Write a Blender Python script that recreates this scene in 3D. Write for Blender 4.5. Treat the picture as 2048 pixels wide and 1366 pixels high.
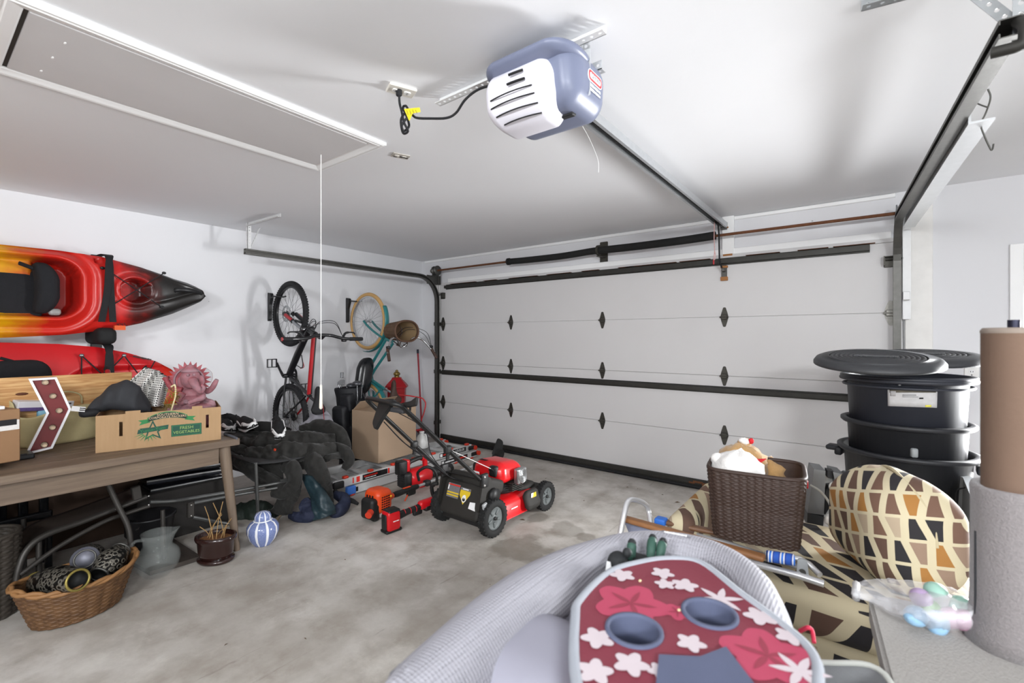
import bpy, bmesh, math, random
from mathutils import Vector, Matrix, Euler, noise
V = Vector
rad = math.radians
pi = math.pi
random.seed(7)
for o in list(bpy.data.objects):
    bpy.data.objects.remove(o)
S = bpy.context.scene
COL = S.collection

# ---------------------------------------------------------------- camera, world, light, exposure
CAMZ = 1.415
YAW = math.atan2(701, 927)              # camera looks this far left of +Y (the garage door wall is across +Y)
cam = bpy.data.cameras.new('camera')
cam.sensor_width = 36
cam.lens = 927 / 2048 * 36
cam.shift_y = -8 / 2048
cam.clip_start = 0.02
cam.dof.use_dof = True
cam.dof.focus_distance = 4.2
cam.dof.aperture_fstop = 3.5
camo = bpy.data.objects.new('camera', cam)
camo.location = (0, 0, CAMZ)
camo.rotation_euler = (pi / 2, 0, YAW)
COL.objects.link(camo)
S.camera = camo
S.view_settings.view_transform = 'Standard'
S.view_settings.look = 'None'
S.view_settings.gamma = 1
S.view_settings.use_curve_mapping = False
S.view_settings.exposure = 0.3

W = bpy.data.worlds.new('overcast_sky')
S.world = W
W.use_nodes = True
wn = W.node_tree.nodes['Background']
wn.inputs[0].default_value = (0.96, 0.98, 1.0, 1)
wn.inputs[1].default_value = 1.0


def area_light(name, loc, rot, sx, sy, power, col=(1, 1, 1)):
    d = bpy.data.lights.new(name, 'AREA')
    d.shape = 'RECTANGLE'
    d.size, d.size_y, d.energy, d.color = sx, sy, power, col
    o = bpy.data.objects.new(name, d)
    o.location, o.rotation_euler = loc, rot
    COL.objects.link(o)
    return o


# daylight through the glazed side door, then a fill light added on the right
area_light('daylight_side_door', (1.38, 4.82, 0.85), (rad(-85), 0, rad(-46)), 0.8, 1.4, 175, (.98, .99, 1)).data.spread = rad(85)
area_light('added_right_fill', (3.3, -0.8, 0.75), (rad(112), 0, rad(112)), 2.4, 1.2, 85, (.95, .98, 1))  # unseen fill light added low and tilted up to brighten the ceiling


# ---------------------------------------------------------------- pixel -> place helpers (2048 x 1366 frame)
_fw = (-math.sin(YAW), math.cos(YAW))
_rt = (math.cos(YAW), math.sin(YAW))


def ray(x, y):
    k = (x - 1024) / 927
    return (_fw[0] + _rt[0] * k, _fw[1] + _rt[1] * k, -(y - 675) / 927)


def onX(x, y, v):
    d = ray(x, y); t = v / d[0]
    return V((v, t * d[1], CAMZ + t * d[2]))


def onY(x, y, v):
    d = ray(x, y); t = v / d[1]
    return V((t * d[0], v, CAMZ + t * d[2]))


def onZ(x, y, v):
    d = ray(x, y); t = (v - CAMZ) / d[2]
    return V((t * d[0], t * d[1], v))


def atT(x, y, t):
    d = ray(x, y)
    return V((t * d[0], t * d[1], CAMZ + t * d[2]))


# ---------------------------------------------------------------- materials
def lin(c):
    if isinstance(c, str):
        c = tuple(int(c[i:i + 2], 16) for i in (0, 2, 4))
    f = lambda u: u / 12.92 if u <= .04045 else ((u + .055) / 1.055) ** 2.4
    return tuple(f(x / 255) for x in c)


MATS = {}


class NT:
    """small node helper"""
    def __init__(self, name):
        m = bpy.data.materials.new(name)
        m.use_nodes = True
        self.m, self.t = m, m.node_tree
        self.b = self.t.nodes['Principled BSDF']
        MATS[name] = m

    def n(self, kind, ins=None, **kw):
        nd = self.t.nodes.new('ShaderNode' + kind)
        for k, v in kw.items():
            setattr(nd, k, v)
        for k, v in (ins or {}).items():
            if hasattr(v, 'is_linked') or isinstance(v, bpy.types.NodeSocket):
                self.t.links.new(v, nd.inputs[k])
            else:
                nd.inputs[k].default_value = v
        return nd

    def set(self, key, v):
        if isinstance(v, bpy.types.NodeSocket):
            self.t.links.new(v, self.b.inputs[key])
        else:
            self.b.inputs[key].default_value = v

    def obj(self):
        return self.n('TexCoord').outputs['Object']

    def ramp(self, fac, stops, interp='LINEAR'):
        r = self.n('ValToRGB', {'Fac': fac})
        r.color_ramp.interpolation = interp
        e = r.color_ramp.elements
        while len(e) < len(stops):
            e.new(0.5)
        for i, (p, c) in enumerate(stops):
            e[i].position = p
            c = lin(c) if isinstance(c, str) else c
            e[i].color = (*c[:3], 1)
        return r.outputs['Color']

    def mix(self, fac, a, b, mode='MIX'):
        mx = self.n('MixRGB', blend_type=mode)
        for k, v in (('Fac', fac), ('Color1', a), ('Color2', b)):
            if isinstance(v, bpy.types.NodeSocket):
                self.t.links.new(v, mx.inputs[k])
            elif k == 'Fac':
                mx.inputs[k].default_value = v
            else:
                v = lin(v) if isinstance(v, str) else v
                mx.inputs[k].default_value = (*v[:3], 1)
        return mx.outputs['Color']

    def math(self, op, a, b=0.0):
        nd = self.n('Math', operation=op)
        for i, v in enumerate((a, b)):
            if isinstance(v, bpy.types.NodeSocket):
                self.t.links.new(v, nd.inputs[i])
            else:
                nd.inputs[i].default_value = v
        return nd.outputs[0]

    def noise(self, scale, detail=4, vec=None, rough=.55):
        nd = self.n('TexNoise', {'Scale': scale, 'Detail': detail, 'Roughness': rough})
        self.t.links.new(vec or self.obj(), nd.inputs['Vector'])
        return nd.outputs['Fac']

    def bump(self, h, strength=.3, dist=.01):
        b = self.n('Bump', {'Strength': strength, 'Distance': dist, 'Height': h})
        self.t.links.new(b.outputs[0], self.b.inputs['Normal'])

    def mapping(self, scale=(1, 1, 1), rot=(0, 0, 0), loc=(0, 0, 0)):
        mp = self.n('Mapping', {'Scale': scale, 'Rotation': rot, 'Location': loc})
        self.t.links.new(self.obj(), mp.inputs['Vector'])
        return mp.outputs[0]


def mat(name, col, rough=.5, metal=0., var=.06, vs=6., bump=0., bs=60., spec=.5, trans=0., ior=1.45, alpha=1., sheen=0., coat=0.):
    """plain procedural material: base colour with a little noise variation and fine relief"""
    if name in MATS:
        return MATS[name]
    t = NT(name)
    c = lin(col)
    if var > 0:
        a = tuple(min(1, x * (1 + var)) for x in c)
        b = tuple(x * (1 - var) for x in c)
        t.set('Base Color', t.mix(t.noise(vs, 3), b, a))
    else:
        t.set('Base Color', (*c, 1))
    t.set('Roughness', rough)
    t.set('Metallic', metal)
    t.set('Specular IOR Level', spec)
    t.set('Transmission Weight', trans)
    t.set('IOR', ior)
    t.set('Alpha', alpha)
    t.set('Sheen Weight', sheen)
    t.set('Coat Weight', coat)
    if bump > 0:
        t.bump(t.noise(bs, 3), bump, .004)
    return t.m


# ---------------------------------------------------------------- mesh builder
def rotm(rx=0, ry=0, rz=0):
    return Euler((rad(rx), rad(ry), rad(rz))).to_matrix().to_4x4()


def mloc(x, y=None, z=None):
    return Matrix.Translation(V((x, y, z)) if y is not None else V(x))


def frame(z, x=None):
    """rotation matrix with its Z along z"""
    z = V(z).normalized()
    x = V(x) if x is not None else (V((0, 0, 1)) if abs(z.z) < .9 else V((1, 0, 0)))
    y = z.cross(x).normalized()
    x = y.cross(z).normalized()
    return Matrix((x, y, z)).transposed().to_4x4()


def cr(pts, n=6, closed=False):
    """Catmull-Rom curve through the points"""
    P = [V(p) for p in pts]
    out = []
    m = len(P)
    rng = range(m) if closed else range(m - 1)
    for i in rng:
        if closed:
            p0, p1, p2, p3 = P[i - 1], P[i], P[(i + 1) % m], P[(i + 2) % m]
        else:
            p0 = P[i - 1] if i else P[0] * 2 - P[1]
            p1, p2 = P[i], P[i + 1]
            p3 = P[i + 2] if i + 2 < m else P[-1] * 2 - P[-2]
        for k in range(n):
            t = k / n
            out.append(.5 * ((2 * p1) + (p2 - p0) * t + (2 * p0 - 5 * p1 + 4 * p2 - p3) * t * t + (3 * p1 - p0 - 3 * p2 + p3) * t ** 3))
    if not closed:
        out.append(P[-1].copy())
    return out


def bend(pts, r, n=5):
    """polyline with rounded corners"""
    P = [V(p) for p in pts]
    out = [P[0]]
    for i in range(1, len(P) - 1):
        a, b, c = P[i - 1], P[i], P[i + 1]
        u, w = (a - b), (c - b)
        k = min(r, u.length * .49, w.length * .49)
        s, e = b + u.normalized() * k, b + w.normalized() * k
        for j in range(n + 1):
            t = j / n
            out.append(s * (1 - t) ** 2 + b * 2 * t * (1 - t) + e * t * t)
    out.append(P[-1])
    return out


def rpoly(pts, r, n=4):
    """closed 2D polygon with rounded corners"""
    out = []
    m = len(pts)
    for i in range(m):
        a, b, c = V((*pts[i - 1], 0)), V((*pts[i], 0)), V((*pts[(i + 1) % m], 0))
        rr = r[i] if isinstance(r, (list, tuple)) else r
        u, w = a - b, c - b
        k = min(rr, u.length * .49, w.length * .49)
        if k < 1e-5:
            out.append((b.x, b.y)); continue
        s, e = b + u.normalized() * k, b + w.normalized() * k
        for j in range(n + 1):
            t = j / n
            q = s * (1 - t) ** 2 + b * 2 * t * (1 - t) + e * t * t
            out.append((q.x, q.y))
    return out


def rrect(w, h, r, n=4):
    return rpoly([(-w / 2, -h / 2), (w / 2, -h / 2), (w / 2, h / 2), (-w / 2, h / 2)], r, n)


def nz(p, s=1.0):
    return noise.noise(V(p) * s)


class MB:
    def __init__(self):
        self.v, self.f, self.s, self.mi = [], [], [], []
        self.cur = 0

    def add(self, vs, fs, smooth=False, M=None):
        k = len(self.v)
        for p in vs:
            p = V(p)
            self.v.append(M @ p if M is not None else p)
        for f in fs:
            self.f.append([i + k for i in f]); self.s.append(smooth); self.mi.append(self.cur)
        return self

    def box(self, c, s, M=None, bev=0.0):
        """box centred at c (in M's frame) with small chamfers"""
        hx, hy, hz = s[0] / 2, s[1] / 2, s[2] / 2
        T = (M if M is not None else Matrix()) @ mloc(c)
        if bev <= 0:
            vs = [(x, y, z) for x in (-hx, hx) for y in (-hy, hy) for z in (-hz, hz)]
            return self.add(vs, [(0, 1, 3, 2), (4, 6, 7, 5), (0, 4, 5, 1), (2, 3, 7, 6), (0, 2, 6, 4), (1, 5, 7, 3)], False, T)
        b = min(bev, hx * .98, hy * .98, hz * .98)
        vs, idx = [], {}
        for x in (-1, 1):
            for y in (-1, 1):
                for z in (-1, 1):
                    for a in range(3):
                        p = [x * (hx - b), y * (hy - b), z * (hz - b)]
                        p[a] += (x, y, z)[a] * b
                        idx[(x, y, z, a)] = len(vs); vs.append(p)
        fs = []
        for a in range(3):
            o = [i for i in range(3) if i != a]
            for sg in (-1, 1):
                f = []
                for u, w in ((-1, -1), (1, -1), (1, 1), (-1, 1)):
                    k = [0, 0, 0]; k[a] = sg; k[o[0]] = u; k[o[1]] = w
                    f.append(idx[(*k, a)])
                fs.append(f)
            for u in (-1, 1):
                for w in (-1, 1):
                    k0, k1 = [0] * 3, [0] * 3
                    k0[a], k1[a] = -1, 1
                    for k in (k0, k1):
                        k[o[0]], k[o[1]] = u, w
                    fs.append([idx[(*k0, o[0])], idx[(*k1, o[0])], idx[(*k1, o[1])], idx[(*k0, o[1])]])
        for x in (-1, 1):
            for y in (-1, 1):
                for z in (-1, 1):
                    fs.append([idx[(x, y, z, a)] for a in range(3)])
        return self.add(vs, fs, False, T)

    def rbox(self, c, s, r, k=3, M=None, fn=None):
        """rounded box (smooth); fn may displace each local point"""
        h = [x / 2 for x in s]
        r = r if isinstance(r, (tuple, list)) else (r, r, r)
        r = [min(r[i], h[i]) for i in range(3)]
        cs = [math.tan(pi / 4 * (i / (k - 1) if k > 1 else 1)) for i in range(k)]
        cs[0] = 1e-4
        L = [-x for x in reversed(cs)] + cs
        n = len(L)
        T = (M if M is not None else Matrix()) @ mloc(c)
        vs, fs, idx = [], [], {}

        def vid(q):
            key = tuple(round(x, 5) for x in q)
            if key not in idx:
                d = V(q).normalized()
                p = V([d[i] * r[i] + (h[i] - r[i]) * (1 if q[i] > 0 else -1) for i in range(3)])
                if fn:
                    p = V(fn(p))
                idx[key] = len(vs); vs.append(p)
            return idx[key]
        for a in range(3):
            o = [i for i in range(3) if i != a]
            for sg in (-1, 1):
                for i in range(n - 1):
                    for j in range(n - 1):
                        f = []
                        for u, w in ((L[i], L[j]), (L[i + 1], L[j]), (L[i + 1], L[j + 1]), (L[i], L[j + 1])):
                            q = [0, 0, 0]; q[a] = sg; q[o[0]] = u; q[o[1]] = w
                            f.append(vid(q))
                        fs.append(f)
        return self.add(vs, fs, True, T)

    def cyl(self, p0, p1, r0, r1=None, n=14, cap=True, smooth=True):
        p0, p1 = V(p0), V(p1)
        r1 = r0 if r1 is None else r1
        F = frame(p1 - p0)
        ring = [(math.cos(2 * pi * i / n), math.sin(2 * pi * i / n)) for i in range(n)]
        a = [p0 + F.to_3x3() @ V((x * r0, y * r0, 0)) for x, y in ring]
        b = [p1 + F.to_3x3() @ V((x * r1, y * r1, 0)) for x, y in ring]
        self.add(a + b, [(i, (i + 1) % n, n + (i + 1) % n, n + i) for i in range(n)], smooth)
        if cap:
            if r0 > 0: self.add(a, [list(range(n - 1, -1, -1))])
            if r1 > 0: self.add(b, [list(range(n))])
        return self

    def tube(self, pts, r, n=8, closed=False, cap=True, M=None, flat=1.0):
        """tube along points; r number or list; flat squashes the section"""
        P = [V(p) for p in pts]
        if M is not None:
            P = [M @ p for p in P]
        m = len(P)
        rs = r if isinstance(r, (list, tuple)) else [r] * m
        T = []
        for i in range(m):
            if closed:
                d = P[(i + 1) % m] - P[i - 1]
            else:
                d = P[min(i + 1, m - 1)] - P[max(i - 1, 0)]
            T.append(d.normalized() if d.length > 1e-9 else V((0, 0, 1)))
        F = frame(T[0])
        u = F.to_3x3() @ V((1, 0, 0))
        vs = []
        for i in range(m):
            u = (u - T[i] * u.dot(T[i])).normalized()
            w = T[i].cross(u)
            for j in range(n):
                a = 2 * pi * j / n
                vs.append(P[i] + (u * math.cos(a) + w * math.sin(a) * flat) * rs[i])
        fs = []
        for i in range(m if closed else m - 1):
            i2 = (i + 1) % m
            for j in range(n):
                j2 = (j + 1) % n
                fs.append((i * n + j, i * n + j2, i2 * n + j2, i2 * n + j))
        self.add(vs, fs, True)
        if cap and not closed:
            self.add(vs[:n], [list(range(n - 1, -1, -1))])
            self.add(vs[-n:], [list(range(n))])
        return self

    def lathe(self, prof, M=None, n=24, smooth=True, a0=0., a1=2 * pi):
        full = abs(a1 - a0 - 2 * pi) < 1e-6
        m = len(prof)
        k = n if full else n + 1
        vs = []
        for i in range(k):
            a = a0 + (a1 - a0) * i / n
            for r, z in prof:
                vs.append((r * math.cos(a), r * math.sin(a), z))
        fs = []
        for i in range(n):
            i2 = (i + 1) % k
            for j in range(m - 1):
                q = [i * m + j, i2 * m + j, i2 * m + j + 1, i * m + j + 1]
                if prof[j][0] < 1e-6: q = [q[0], q[2], q[3]]
                elif prof[j + 1][0] < 1e-6: q = [q[0], q[1], q[2]]
                fs.append(q)
        return self.add(vs, fs, smooth, M)

    def prism(self, poly, z0, z1, M=None, smooth=False, cap0=True, cap1=True):
        n = len(poly)
        a = [(x, y, z0) for x, y in poly]
        b = [(x, y, z1) for x, y in poly]
        self.add(a + b, [(i, (i + 1) % n, n + (i + 1) % n, n + i) for i in range(n)], smooth, M)
        if cap0: self.add(a, [list(range(n - 1, -1, -1))], False, M)
        if cap1: self.add(b, [list(range(n))], False, M)
        return self

    def ball(self, c, r, n=12, M=None, fn=None):
        r = r if isinstance(r, (tuple, list)) else (r, r, r)
        m = max(4, n // 2)
        vs = []
        for i in range(m + 1):
            th = pi * i / m
            for j in range(n):
                ph = 2 * pi * j / n
                p = V((r[0] * math.sin(th) * math.cos(ph), r[1] * math.sin(th) * math.sin(ph), r[2] * math.cos(th)))
                if fn: p = V(fn(p))
                vs.append(p + V(c))
        fs = []
        for i in range(m):
            for j in range(n):
                j2 = (j + 1) % n
                a, b, c_, d = i * n + j, i * n + j2, (i + 1) * n + j2, (i + 1) * n + j
                if i == 0: fs.append((a, c_, d))
                elif i == m - 1: fs.append((a, b, c_))
                else: fs.append((a, b, c_, d))
        return self.add(vs, fs, True, M)

    def torus(self, c, R, r, n=32, k=8, M=None, flat=1.0):
        T = (M if M is not None else Matrix()) @ mloc(c)
        vs = [((R + r * math.cos(2 * pi * j / k)) * math.cos(2 * pi * i / n), (R + r * math.cos(2 * pi * j / k)) * math.sin(2 * pi * i / n), r * flat * math.sin(2 * pi * j / k)) for i in range(n) for j in range(k)]
        fs = [(i * k + j, ((i + 1) % n) * k + j, ((i + 1) % n) * k + (j + 1) % k, i * k + (j + 1) % k) for i in range(n) for j in range(k)]
        return self.add(vs, fs, True, T)

    def grid(self, fn, nu, nv, cu=False, cv=False, smooth=True, M=None):
        """surface from fn(u,v), u,v in 0..1"""
        ku, kv = (nu if cu else nu + 1), (nv if cv else nv + 1)
        vs = [fn(i / nu, j / nv) for i in range(ku) for j in range(kv)]
        fs = [(i * kv + j, ((i + 1) % ku) * kv + j, ((i + 1) % ku) * kv + (j + 1) % kv, i * kv + (j + 1) % kv) for i in range(nu) for j in range(nv)]
        return self.add(vs, fs, smooth, M)

    def sheet(self, fn, nu, nv, th, cu=False, M=None):
        """thin solid surface: fn and fn moved by thickness th along the normal"""
        ku = nu if cu else nu + 1
        P = [[V(fn(i / nu, j / nv)) for j in range(nv + 1)] for i in range(ku)]
        top, bot = [], []
        for i in range(ku):
            for j in range(nv + 1):
                a = P[(i + 1) % ku if cu else min(i + 1, ku - 1)][j] - P[i - 1 if cu else max(i - 1, 0)][j]
                b = P[i][min(j + 1, nv)] - P[i][max(j - 1, 0)]
                nn = a.cross(b)
                nn = nn.normalized() if nn.length > 1e-12 else V((0, 0, 1))
                top.append(P[i][j] + nn * th / 2); bot.append(P[i][j] - nn * th / 2)
        k = nv + 1
        N = len(top)
        fs = []
        for i in range(nu):
            i2 = (i + 1) % ku
            for j in range(nv):
                q = (i * k + j, i2 * k + j, i2 * k + j + 1, i * k + j + 1)
                fs.append(q); fs.append(tuple(N + x for x in reversed(q)))
            fs.append((i * k, N + i * k, N + i2 * k, i2 * k))
            fs.append((i * k + nv, i2 * k + nv, N + i2 * k + nv, N + i * k + nv))
        if not cu:
            for j in range(nv):
                fs.append((j, j + 1, N + j + 1, N + j))
                e = nu * k
                fs.append((e + j, N + e + j, N + e + j + 1, e + j + 1))
        return self.add(top + bot, fs, True, M)

    def sweep(self, prof, path, side, M=None, smooth=False):
        """closed 2D profile (a along side, b along normal) swept on a planar path"""
        P = [V(p) for p in path]
        s = V(side).normalized()
        n, m = len(prof), len(P)
        vs = []
        for i in range(m):
            d = (P[min(i + 1, m - 1)] - P[max(i - 1, 0)]).normalized()
            nn = s.cross(d).normalized()
            # mitre widening
            for a, b in prof:
                vs.append(P[i] + s * a + nn * b)
        fs = [(i * n + j, i * n + (j + 1) % n, (i + 1) * n + (j + 1) % n, (i + 1) * n + j) for i in range(m - 1) for j in range(n)]
        self.add(vs, fs, smooth, M)
        self.add(vs[:n], [list(range(n - 1, -1, -1))], False, M)
        self.add(vs[-n:], [list(range(n))], False, M)
        return self

    def text(self, s, size, M, depth=.0008, align='CENTER', sx=1.0, shear=0.0):
        c = bpy.data.curves.new('t', 'FONT')
        c.body, c.size, c.align_x, c.align_y, c.shear = s, size, align, 'CENTER', shear
        c.extrude = depth / 2
        c.resolution_u = 2
        o = bpy.data.objects.new('t', c)
        COL.objects.link(o)
        me = bpy.data.meshes.new_from_object(o)
        vs = [(p.co.x * sx, p.co.y, p.co.z) for p in me.vertices]
        fs = [list(p.vertices) for p in me.polygons]
        self.add(vs, fs, False, M)
        bpy.data.objects.remove(o); bpy.data.curves.remove(c); bpy.data.meshes.remove(me)
        return self

    def perf(self, L, w, pitch, hole, M, th=.0025, ang=True):
        """perforated angle strip along local X: one leg in XY with real holes, the other (if ang) in XZ"""
        n = max(1, round(L / pitch)); p = L / n
        oc = [(math.cos(2 * pi * k / 8), math.sin(2 * pi * k / 8)) for k in range(8)]
        leg = [Matrix()] + ([Matrix(((1, 0, 0, 0), (0, 0, 1, 0), (0, 1, 0, 0), (0, 0, 0, 1)))] if ang else [])
        for Q in leg:
            for i in range(n):
                cx, cy = (i + .5) * p, w / 2
                out = []
                for x, y in oc:
                    k = max(abs(x), abs(y))
                    out.append((cx + x / k * p / 2, cy + y / k * w / 2))
                inn = [(cx + x * hole, cy + y * hole) for x, y in oc]
                for z in (0, th):
                    vs = [(a, b, z) for a, b in out] + [(a, b, z) for a, b in inn]
                    self.add(vs, [(k, (k + 1) % 8, 8 + (k + 1) % 8, 8 + k) for k in range(8)], False, M @ Q)
                vs = [(a, b, 0) for a, b in inn] + [(a, b, th) for a, b in inn]
                self.add(vs, [(k, (k + 1) % 8, 8 + (k + 1) % 8, 8 + k) for k in range(8)], False, M @ Q)
            e = [(0, 0, 0), (L, 0, 0), (L, w, 0), (0, w, 0), (0, 0, th), (L, 0, th), (L, w, th), (0, w, th)]
            self.add(e, [(0, 1, 5, 4), (1, 2, 6, 5), (2, 3, 7, 6), (3, 0, 4, 7)], False, M @ Q)
        return self

    def marks(self, w, h, M, lines=2, seed=1, fill=.75, depth=.0006):
        """unreadable print: rows of short strokes in an area w x h, in M's XY plane"""
        rn = random.Random(seed)
        lh = h / lines
        for i in range(lines):
            x = -w / 2
            y = h / 2 - (i + .5) * lh
            while x < w / 2 - lh * .2:
                k = min(lh * rn.uniform(.18, .5), w / 2 - x)
                hh = lh * rn.uniform(.45, .7)
                self.box((x + k / 2, y, 0), (k * fill, hh, depth), M)
                x += k
        return self

    def warp(self, fn):
        self.v = [V(fn(p)) for p in self.v]
        return self

    def mesh(self, name):
        me = bpy.data.meshes.new(name)
        me.from_pydata([tuple(p) for p in self.v], [], self.f)
        me.polygons.foreach_set('use_smooth', self.s)
        me.polygons.foreach_set('material_index', self.mi)
        bm = bmesh.new(); bm.from_mesh(me)
        bmesh.ops.remove_doubles(bm, verts=bm.verts, dist=1e-7) if False else None
        bmesh.ops.recalc_face_normals(bm, faces=bm.faces)
        bm.to_mesh(me); bm.free()
        me.update()
        return me

    def build(self, name, m, parent=None, label=None, stuff=False):
        me = self.mesh(name)
        for x in (m if isinstance(m, (list, tuple)) else [m]):
            me.materials.append(x)
        o = bpy.data.objects.new(name, me)
        COL.objects.link(o)
        if parent is not None:
            o.parent = parent
        if label:
            o['label'] = label
        if stuff:
            o['kind'] = 'stuff'
        return o


def tag(o, label, cat=None, group=None, kind=None):
    if label: o['label'] = label
    if cat: o['category'] = cat
    if group: o['group'] = group
    if kind: o['kind'] = kind
    return o


def thing(name, label, cat, loc=(0, 0, 0), rot=(0, 0, 0), group=None):
    o = bpy.data.objects.new(name, None)
    o.empty_display_size = .1
    COL.objects.link(o)
    o.location = loc
    o.rotation_euler = tuple(rad(a) for a in rot)
    return tag(o, label, cat, group)


def dup(root, loc=None, rot=None, label=None):
    r = root.copy(); COL.objects.link(r)
    if loc is not None: r.location = loc
    if rot is not None: r.rotation_euler = tuple(rad(a) for a in rot)
    if label: r['label'] = label
    for ch in root.children:
        c = ch.copy(); COL.objects.link(c); c.parent = r
        for g in ch.children:
            d = g.copy(); COL.objects.link(d); d.parent = c
    return r


def struct(name, mb, m, label=None, parent=None):
    o = mb.build(name, m, parent)
    if parent is None:
        o['kind'] = 'structure'
        if label: o['label'] = label
    return o

# ================================================================ THE ROOM
XL, XR, YF, YB, ZC = -5.07, 3.2, 4.55, -2.65, 2.51


def wall_mat(name, col, spots=.5):
    t = NT(name)
    base = t.mix(t.noise(1.3, 5), tuple(c * .95 for c in lin(col)), lin(col))
    sp = t.n('TexVoronoi', {'Scale': 3.1, 'Randomness': 1.0}, feature='F1')
    t.t.links.new(t.obj(), sp.inputs['Vector'])
    msk = t.math('LESS_THAN', sp.outputs['Distance'], .02)
    t.set('Base Color', t.mix(t.math('MULTIPLY', msk, spots), base, '6d6862'))
    t.set('Roughness', .72)
    t.bump(t.noise(45, 4), .10, .003)
    return t.m


LAMP_W = 48
t = NT('fill_lamp_diffuser')  # glowing face of the fill lamps added behind the camera
t.set('Base Color', (1, 1, 1, 1)); t.set('Emission Color', (1, .98, .95, 1)); t.set('Emission Strength', 4.0)
M_lamp = t.m
M_wall = wall_mat('painted_wall', 'dedee1')
M_ceil = wall_mat('painted_ceiling', 'f1f2f5', 0)
M_trim = mat('white_trim_paint', 'f0f0f0', .45, var=.03)
M_white = mat('white_plastic', 'ecebe9', .4, var=.02)


def floor_mat():
    t = NT('stained_concrete')
    co = t.obj()
    n1 = t.noise(.9, 7, rough=.62)
    n2 = t.noise(5.5, 6)
    n3 = t.noise(60, 3)
    n4 = t.noise(2.6, 9, rough=.7)
    scr = t.noise(3.0, 6, t.mapping((9, .5, 1), (0, 0, rad(-38))))
    c = t.ramp(n1, [(.3, '9f988f'), (.5, 'bcb7b0'), (.68, 'd4d0cb')])
    c = t.mix(t.math('MULTIPLY', t.ramp(n2, [(.42, (0, 0, 0)), (.66, (1, 1, 1))]), .42), c, '83786b')
    c = t.mix(t.math('MULTIPLY', n3, .18), c, '77716a')
    c = t.mix(t.math('MULTIPLY', t.ramp(n4, [(.54, (0, 0, 0)), (.66, (1, 1, 1))]), .45), c, 'd3cfc8')
    c = t.mix(t.math('MULTIPLY', t.ramp(n4, [(.34, (1, 1, 1)), (.45, (0, 0, 0))]), .40), c, '82776a')
    c = t.mix(t.math('MULTIPLY', t.ramp(scr, [(.655, (0, 0, 0)), (.67, (1, 1, 1)), (.69, (0, 0, 0))]), .45), c, '6d6359')
    # tyre streaks running towards the garage door
    w = t.noise(1.0, 5, t.mapping((2.5, .25, 1), (0, 0, rad(12))))
    c = t.mix(t.math('MULTIPLY', t.ramp(w, [(.54, (0, 0, 0)), (.70, (1, 1, 1))]), .5), c, '7b6f60')
    # damp and oil stains with their own outlines
    sep = t.n('SeparateXYZ'); t.t.links.new(co, sep.inputs[0])
    wob = t.noise(4.5, 5)
    for (sx, sy, r, st, col, ex) in stains:
        dx = t.math('MULTIPLY', t.math('SUBTRACT', sep.outputs[0], sx), ex)
        dy = t.math('SUBTRACT', sep.outputs[1], sy)
        d = t.math('SQRT', t.math('ADD', t.math('POWER', dx, 2), t.math('POWER', dy, 2)))
        d = t.math('ADD', d, t.math('MULTIPLY', t.math('SUBTRACT', wob, .5), r * 2.2))
        f = t.ramp(t.math('DIVIDE', d, r * 1.6), [(.45, (1, 1, 1)), (.62, (0, 0, 0))])
        c = t.mix(t.math('MULTIPLY', f, st), c, col)
    t.set('Base Color', c)
    t.set('Roughness', t.math('ADD', t.math('MULTIPLY', n2, .25), .55))
    t.bump(t.math('ADD', n2, t.math('MULTIPLY', n3, .5)), .16, .006)
    return t.m


stains = []
for (px, py, r, st, col, ex) in ((1035, 1098, .20, .55, '6f685c', .8), (1130, 1060, .16, .45, '6f685c', 1.2), (1075, 1035, .12, .5, '5d564b', 1.4),
                                 (800, 1175, .22, .35, '857c6f', 1.0), (930, 1170, .16, .3, '857c6f', 1.3), (620, 1290, .3, .25, '8a8175', 1.2),
                                 (1170, 1075, .07, .5, '645c50', 1.0), (870, 1250, .2, .3, '8d8478', 1)):
    p = onZ(px, py, 0)
    stains.append((p.x, p.y, r, st, col, ex))
M_floor = floor_mat()

b = MB().box(((XL + XR) / 2 - 0, 1, -.05), (XR - XL + .4, 7.6, .1))
struct('floor', b, M_floor, 'grey-beige stained concrete garage floor')
b = MB().box((0, 0, -.09), (60, 60, .06))
struct('driveway', b, mat('outdoor_paving', 'a8a49c', .9), 'pale paving outside the garage')
b = MB().box(((XL + XR) / 2, 1, ZC + .05), (XR - XL + .4, 7.6, .1))
struct('ceiling', b, M_ceil, 'white painted flat garage ceiling')
b = MB().box((XL - .06, 1, ZC / 2), (.12, 7.6, ZC))
struct('wall_left', b, M_wall, 'white painted side wall with the kayaks and bikes on it')
# front wall: piers and header round the garage door and the side door
DX0, DX1, DH = -4.56, .19, 2.09
SX0, SX1, SH = .86, 1.68, 1.98
b = MB()
for x0, x1, z0, z1 in ((XL, DX0, 0, ZC), (DX0, DX1, DH, ZC), (DX1, SX0, 0, ZC), (SX0, SX1, SH, ZC), (SX1, XR, 0, ZC)):
    b.box(((x0 + x1) / 2, YF + .07, (z0 + z1) / 2), (x1 - x0, .14, z1 - z0))
struct('wall_front', b, M_wall, 'white painted wall around the garage door')
# right wall: unseen opening added to let light in; back wall: solid
b = MB()
for y0, y1, z0, z1 in ((YB, -2.0, 0, ZC), (-2.0, 1.4, 2.25, ZC), (1.4, YF, 0, ZC)):
    b.box((XR + .06, (y0 + y1) / 2, (z0 + z1) / 2), (.12, y1 - y0, z1 - z0))
struct('wall_right', b, M_wall, 'white painted wall with an unseen opening added for light')
b = MB()
b.box(((XL + XR) / 2, YB - .06, ZC / 2), (XR - XL, .12, ZC))
struct('wall_back', b, M_wall, 'white painted rear wall')
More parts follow.
